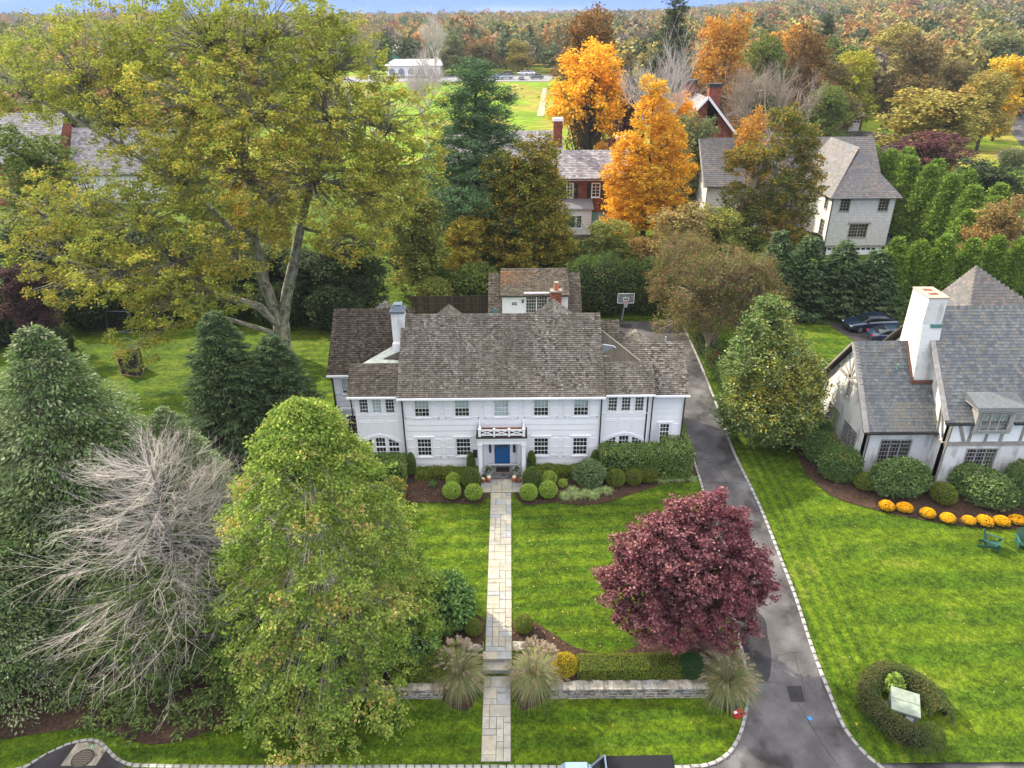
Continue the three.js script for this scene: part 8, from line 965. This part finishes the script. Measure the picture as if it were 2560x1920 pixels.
  for (const [kind, col, x, z, top, rad, label] of list) {
    n++; const vs = VAR[kind], g = vs[kind === 'bare' ? (col === 'tan' ? 1 : 0) : n % vs.length], y = ground(x, z), h = top - y, t = thing(names[kind], label, 'tree', [x, y, z], n * 1.7);
    const R0 = kind === 'round' ? 5.6 : kind === 'oval' ? 4.6 : kind === 'spread' ? 6.6 : kind === 'pine' ? 4.6 : (col === 'tan' ? 7 : 5), sc = [rad / R0, h / (kind === 'bare' ? 15 : 16.2), rad / R0];
    if (!seen.has(g)) { seen.set(g, true); } const tr = part('trunk', g.wood, kind === 'bare' ? mats[col] : M.barkDark, t); if (g.crown) stuffPart('crown', g.crown, TM[col], t); t.scale.set(...sc);
  }
  // key mid-distance trees with their own crowns
  const scaleL = (arr, r) => arr;
  { const lob = [[0, 6, 0, 3.2, 2.6, 3], [-2.6, 7, 0.4, 2.4, 2.2, 2.3], [2.4, 7.6, 0.2, 2.5, 2.3, 2.4], [0, 10, 0, 3.2, 2.8, 3], [-2, 12.6, 0, 2.3, 2.2, 2.2], [2, 13.4, 0, 2.3, 2.3, 2.2], [0.2, 16, 0, 2.2, 2.3, 2], [0, 18.8, 0, 1.4, 1.8, 1.3], [-3.6, 9.6, 0, 1.7, 1.6, 1.6], [3.8, 10.6, 0, 1.7, 1.7, 1.6], [-2.8, 4.4, 1.4, 2, 1.7, 1.8], [2.6, 4.2, 1.2, 2, 1.7, 1.8]]; const g = broadTree({ seed: 401, stems: [[[0, -0.3, 0, 0.36], [0.1, 5, 0, 0.28], [0.2, 12, 0, 0.14], [0, 19, 0, 0.03]]], lobes: lob, clumps: 1150, leaves: 38, leaf: 0.27, clumpR: 0.5, pal: PAL.orange, shell: 0.75, twigs: 0.4, mix: 0.8 }); plant('orange_maple', 'blazing orange maple right of the brick house', 'tree', [15.8, 0, -84], g, M.barkDark, LM.plain); }
  { const lob = [[0, 6, 0, 3.6, 3, 3.4], [-3, 7, 0.4, 2.6, 2.4, 2.4], [3, 7, 0.6, 2.7, 2.5, 2.4], [0.8, 10.5, 0, 3.3, 2.8, 3], [2.4, 13.6, 0, 2.3, 2.4, 2.2], [-1.6, 12, 0, 2.2, 2, 2], [3.4, 10, 0, 2, 2, 2], [-4.4, 4.4, 1, 2, 1.8, 1.8], [4.6, 4.6, 1, 2, 2, 1.8], [0, 3.4, 2, 3, 1.8, 2]]; const g = broadTree({ seed: 403, stems: [[[0, -0.3, 0, 0.4], [0.1, 5, 0, 0.3], [0.8, 13, 0, 0.06]]], lobes: lob, clumps: 1100, leaves: 38, leaf: 0.27, clumpR: 0.52, pal: PAL.greengold, shell: 0.75, twigs: 0.4, mix: 0.8 }); plant('gold_green_maple', 'green and gold maple before the brick house', 'tree', [0.6, 0, -75], g, M.barkDark, LM.plain); }
  { const r = mulberry(405), lob = []; for (let i = 0; i < 26; i++) { const t = i / 25, y = lerp(5, 21.5, t), a = i * 2.39, q = pow(1 - t, 0.62) * 5.6 * (0.45 + 0.55 * r()), s = lerp(2.5, 1.2, t); lob.push([cos(a) * q, y, sin(a) * q, s * 1.15, s * 0.75, s * 1.15]); } const g = broadTree({ seed: 405, stems: [[[0, -0.3, 0, 0.42], [0, 10, 0, 0.3], [0.2, 21, 0, 0.04]]], lobes: lob, clumps: 1700, leaves: 40, leaf: 0.3, wide: 0.25, clumpR: 0.5, flat: 0.6, pal: PAL.pine, shell: 0.7, twigs: 0.3, up: 0.8, hang: -0.5 }); plant('white_pine', 'tall blue-green white pine before the brick house', 'tree', [-3.8, 0, -80], g, M.barkDark, LM.dense).scale.set(1.4, 1, 1.4); }
  { const lob = [[-1, 6, 0, 3.0, 2.6, 2.8], [2.4, 6.4, 0.2, 2.8, 2.6, 2.6], [-3.6, 8, 0, 2, 2, 2], [0.6, 9.6, 0, 3, 2.5, 2.8], [3.6, 9.4, 0, 2.2, 2, 2], [-1.6, 12.6, 0, 2.4, 2, 2.2], [1.8, 14.2, 0, 2.4, 2.2, 2.2], [-4.4, 12, 0, 1.6, 1.4, 1.5], [0, 16.4, 0, 1.6, 1.6, 1.5], [3.4, 12.4, 0, 1.6, 1.6, 1.5], [-3.4, 4, 1, 2, 1.6, 1.8], [3.4, 3.6, 1, 1.8, 1.6, 1.6]], pal = [[2, 0.13, 0.16, 0.03], [2, 0.2, 0.2, 0.035], [1.5, 0.38, 0.23, 0.03], [1.2, 0.5, 0.23, 0.03]]; const g = broadTree({ seed: 407, stems: [[[-4, -0.3, 0.5, 0.36], [-3.2, 4, 0.3, 0.3], [-2.2, 8, 0, 0.24], [-1.4, 13, 0, 0.1]], [[-2.4, 7.4, 0, 0.18], [0.6, 9.6, 0, 0.12], [2.4, 13, 0, 0.04]], [[2.0, 0, 0.4, 0.22], [2.2, 5, 0.2, 0.14], [2.6, 10, 0, 0.05]]], lobes: lob, clumps: 950, leaves: 38, leaf: 0.27, clumpR: 0.52, pal, shell: 0.72, twigs: 0.6, mix: 0.6, bare: 40, bareR: 1.3, tint: (lb, rr) => clamp((lb[1] - 4) / 12 + (rr() - 0.5) * 0.3) }); plant('turning_maple', 'leaning maple turning orange before the grey shingled house', 'tree', [29, 0, -80], g, M.twigTan, LM.plain); }
  // dark conifer row, arborvitae row and bank
  const sp = conifer({ seed: 411, h: 8, rmax: 2.0, rad: (t) => 2.0 * pow(1 - t, 0.8) + 0.06, levels: 30, per: 12, shoots: 26, shoot: 0.36, inner: 0.3, droop: 0.22, lift: 0.15, fan: 0.45, wide: 0.34, thick: 0.2, pal: PAL.spruce, cap: 30000 }); let first = null;
  [[25.4, -65.6, 7.8, 'leftmost'], [28.4, -65.8, 7.2, 'second from the left'], [31.9, -65.8, 6.8, 'third from the left'], [34.9, -65.4, 6.0, 'rightmost']].forEach(([x, z, h, w], i) => { const l = 'dark conifer above the dry stone wall, ' + w; if (!first) { first = plant('dark_conifer', l, 'tree', [x, 0, z], sp, M.barkDark, LM.dense, 0, 'dark conifers above the stone wall'); first.scale.set(1.5, h / 7.4, 1.5); } else dup(first, [x, 0, z], i * 2, [1.55, h / 7.4, 1.55], l); });
  const ar = (() => { const r = mulberry(415), L = new Leaves(16000), wood = new GB(); wood.tube([[0, -0.2, 0], [0, 6.6, 0]], [0.14, 0.02], 6); for (let i = 0; i < 560; i++) { const t = pow(r(), 1.1), y = 0.1 + t * 6.8, az = r() * 2 * PI, R = 1.45 * pow(1 - t, 0.6) * (0.8 + 0.4 * noise3(cos(az) * 3, y, sin(az) * 3)) * lerp(0.75, 1.05, r()); leafClump(L, r, cos(az) * R, y, sin(az) * R, 0.26, 26, { leaf: 0.26, pal: PAL.arbor, wide: 0.4, flat: 1.2, hang: -0.9, up: 0.1, mix: 0.7 }, r()); } return { wood: wood.build(), crown: L.build() }; })(); let af = null;
  const rowA = [[36.8, -66, 6.8], [39.2, -66.2, 6.5], [41.6, -66.4, 6.9], [44.2, -66.3, 6.6], [46.6, -66.4, 6.8], [49, -66.3, 6.6]], nth = ['first', 'second', 'third', 'fourth', 'fifth', 'sixth', 'seventh', 'eighth', 'ninth', 'tenth', 'eleventh', 'twelfth'];
  rowA.forEach(([x, z, h], i) => { const l = nth[i] + ' bright arborvitae from the left behind the half-timbered house'; if (!af) { af = plant('arborvitae', l, 'tree', [x, 0, z], ar, M.barkDark, LM.plain, 0, 'arborvitae row'); af.scale.set(1.35, h / 6.7, 1.35); } else dup(af, [x, 0, z], i * 1.9, [1.35, h / 6.7, 1.35], l); });
  [[48.6, -99, 10.2], [50, -96.5, 10], [51.4, -94, 9.6], [52.8, -91.4, 9], [54.2, -88.8, 8.4], [55.4, -86, 7.6], [56.6, -83, 7], [53, -98, 10], [55, -94, 9.2], [57, -90, 8.6], [58.6, -86, 7.8], [52, -80, 6.2]].forEach(([x, z, h], i) => dup(af, [x, 0, z], i * 2.3, [1.75, h / 6.9, 1.75], nth[i] + ' arborvitae of the tall bank right of the grey house', 'arborvitae bank'));
  // vine-covered hedge behind the court and shrubs along the terraces
  const hvs = [], hcs = []; [[-4, 2.1, 3.0, 1.5], [-1.8, 2.4, 3.3, 1.8], [0.8, 2.3, 2.8, 1.7], [3.0, 2.2, 3.1, 1.6], [4.8, 1.7, 2.5, 1.4]].forEach(([x, rx, ry, rz], i) => { const q = shellShrub({ seed: 421 + i, n: 5600, shape: ballShape(rx, ry, rz, ry * 0.82), leaf: 0.18, depth: 0.3, rough: 0.8, nf: 0.9, fuzz: 0.3, pal: [[2, 0.07, 0.12, 0.03], [2, 0.11, 0.17, 0.04], [1, 0.15, 0.2, 0.05], [0.2, 0.32, 0.12, 0.04]] }); q.translate(x, 0, (i % 2) * 0.5); hvs.push(q); const k = ballCore(rx * 0.92, ry * 0.92, rz * 0.9, ry * 0.8); k.translate(x, 0, (i % 2) * 0.5); hcs.push(k); }); shrub('tall_hedge', 'tall leafy hedge behind the basketball court', 'hedge', [11.0, 0, -66.4], mergeGeometries(hvs), mergeGeometries(hcs), LM.plain);
  const sb = shellShrub({ seed: 423, n: 5200, shape: ballShape(1, 0.9, 1, 0.8), leaf: 0.14, depth: 0.14, rough: 0.4, nf: 1.6, fuzz: 0.2, pal: NEU }), core = ballCore(0.9, 0.8, 0.9, 0.75); let s0 = null;
  [[-39.6, -55.5, 1.8, 'darkgreen', 'dark shrub at the left edge of the shaded lawn'], [-34, -64.5, 2.4, 'darkgreen', 'dark shrub right of the rebounder'], [-40, -64, 2.6, 'darkgreen', 'dark shrub left of the rebounder'], [-28, -65, 2.2, 'darkgreen', 'dark shrub behind the oak roots'], [-22, -64, 2.4, 'darkgreen', 'dark shrub right of the oak roots'], [-16.5, -63, 2.6, 'darkgreen', 'dark shrub beside the left wing'], [3.5, -82, 2, 'olivegreen', 'olive shrub before the brick terrace'], [6.4, -83, 1.8, 'green', 'green shrub before the stone bay'], [8.6, -70, 2.8, 'green', 'green shrub behind the cottage'], [30, -87.5, 1.7, 'green', 'green shrub below the patio wall'], [34.5, -87, 1.6, 'palegreen', 'pale shrub below the patio wall'], [37, -86, 1.5, 'darkgreen', 'dark shrub at the garage corner'], [26, -86, 1.8, 'autumn', 'russet shrub left of the patio'], [46.6, -76, 1.4, 'yellowgreen', 'small yellow-green shrub beside the dark drive'], [96, -140, 2.2, 'palegreen', 'pale shrub beside the far lane'], [60, -78, 3.2, 'darkgreen', 'dark shrub right of the arborvitae bank'], [-47, -60, 2.8, 'darkgreen', 'dark shrub below the plum tree'], [-8, -68.5, 1.8, 'olivegreen', 'olive shrub behind the fence at its left end'], [-3.6, -70, 2.4, 'green', 'green shrub behind the fence near the cottage'], [-1, -78, 2.6, 'olivegreen', 'olive shrub under the green and gold maple'], [9, -78, 2.2, 'green', 'green shrub in front of the brick porch'], [14.5, -78, 2.6, 'autumn', 'russet shrub under the orange maple'], [20, -70, 2.6, 'olivegreen', 'olive shrub behind the weeping tree'], [23.5, -68, 2.4, 'darkgreen', 'dark shrub left of the conifer row'], [-11.5, -80, 2.6, 'green', 'green shrub under the white pine']].forEach(([x, z, s, c, l], i) => { const t = thing('garden_shrub', l, 'shrub', [x, ground(x, z), z], i * 1.3); part('stems', core, M.hedgeCore, t); stuffPart('foliage', sb, TM[c], t); t.scale.set(s, s * 0.9, s); });
}
{ // woods on the slopes and the ridge: a mass nobody could count
  const geos = [0, 1, 2].map((k) => { const r = mulberry(500 + k), L = new Leaves(420); const lobes = []; for (let i = 0; i < 7; i++) lobes.push([gauss(r) * 2.6, 6 + gauss(r) * 2.4 + (i === 0 ? 2.5 : 0), gauss(r) * 2.6, 2.2 + r()]); for (let i = 0; i < 400; i++) { const lb = lobes[i % 7], u = unit(r), y = lb[1] + u[1] * lb[3] * 0.9, m = 0.75 + 0.5 * r(); L.add(lb[0] + u[0] * lb[3], y, lb[2] + u[2] * lb[3], r() - 0.5, (r() - 0.5) * 0.7, r() - 0.5, 1.5, 1.2, u[0] + (r() - 0.5) * 0.8, u[1] + 0.4, u[2] + (r() - 0.5) * 0.8, m, m * (0.95 + 0.1 * r()), m, 0.2); } return L.build(); });
  const pal = [[0.2, 0.22, 0.08], [0.28, 0.25, 0.09], [0.34, 0.25, 0.1], [0.4, 0.24, 0.09], [0.3, 0.16, 0.08], [0.34, 0.29, 0.09], [0.09, 0.12, 0.06], [0.24, 0.2, 0.16], [0.19, 0.2, 0.09], [0.26, 0.22, 0.09], [0.12, 0.15, 0.07]], r = mulberry(555), spots = [[], [], []];
  for (let d = 165; d < 1600; ) { const s = 7.5 + d * 0.007, lim = d * 0.84 + 30; for (let x = -lim; x < lim; x += s) { const px = x + (r() - 0.5) * s * 0.9, pz = -d + (r() - 0.5) * s * 0.9; if (px > -72 && px < 34 + (d - 165) * 0.02 && d < 312) continue; if (px > -90 && px < 30 && d < 345 && d >= 312 && r() < 0.35) continue; if (d < 245 && px > 34 && px < 150 && (px > 70 ? d < 205 : d < 185)) continue; if (px > -95 && px <= -72 && d < 180) continue; if (px < -40 && px > -66 && d > 318 && d < 378) continue; const k = clamp(fbm(px * 0.006, pz * 0.006, 0, 3, 8) * 1.6 - 0.3 + (r() - 0.5) * 0.9), c = pal[floor(k * 10.99)]; spots[floor(r() * 3)].push([px, pz, c, 0.85 + 0.5 * r() + d * 0.0002]); } d += s * 0.92; }
  geos.forEach((g, k) => { const m = new THREE.InstancedMesh(g, leafMat(1, 1, 1, 0.2), spots[k].length); m.name = ['ridge_wood', 'hill_wood', 'slope_wood'][k]; m.castShadow = m.receiveShadow = true; const o = new THREE.Object3D(), cc = new THREE.Color(); spots[k].forEach(([x, z, c, s], i) => { o.position.set(x, rise(x, z) - 0.5, z); o.rotation.y = r() * 6.3; o.scale.set(s, s * (0.85 + 0.4 * r()), s); o.updateMatrix(); m.setMatrixAt(i, o.matrix); const q = 0.8 + 0.4 * r(); m.setColorAt(i, cc.setRGB(c[0] * q, c[1] * q, c[2] * q)); }); m.userData = { kind: 'stuff', label: ['autumn woods along the far ridge', 'mixed autumn woods on the hill', 'autumn woods on the slope'][k], category: 'woods' }; scene.add(m); });
}
renderer.render(scene, camera);
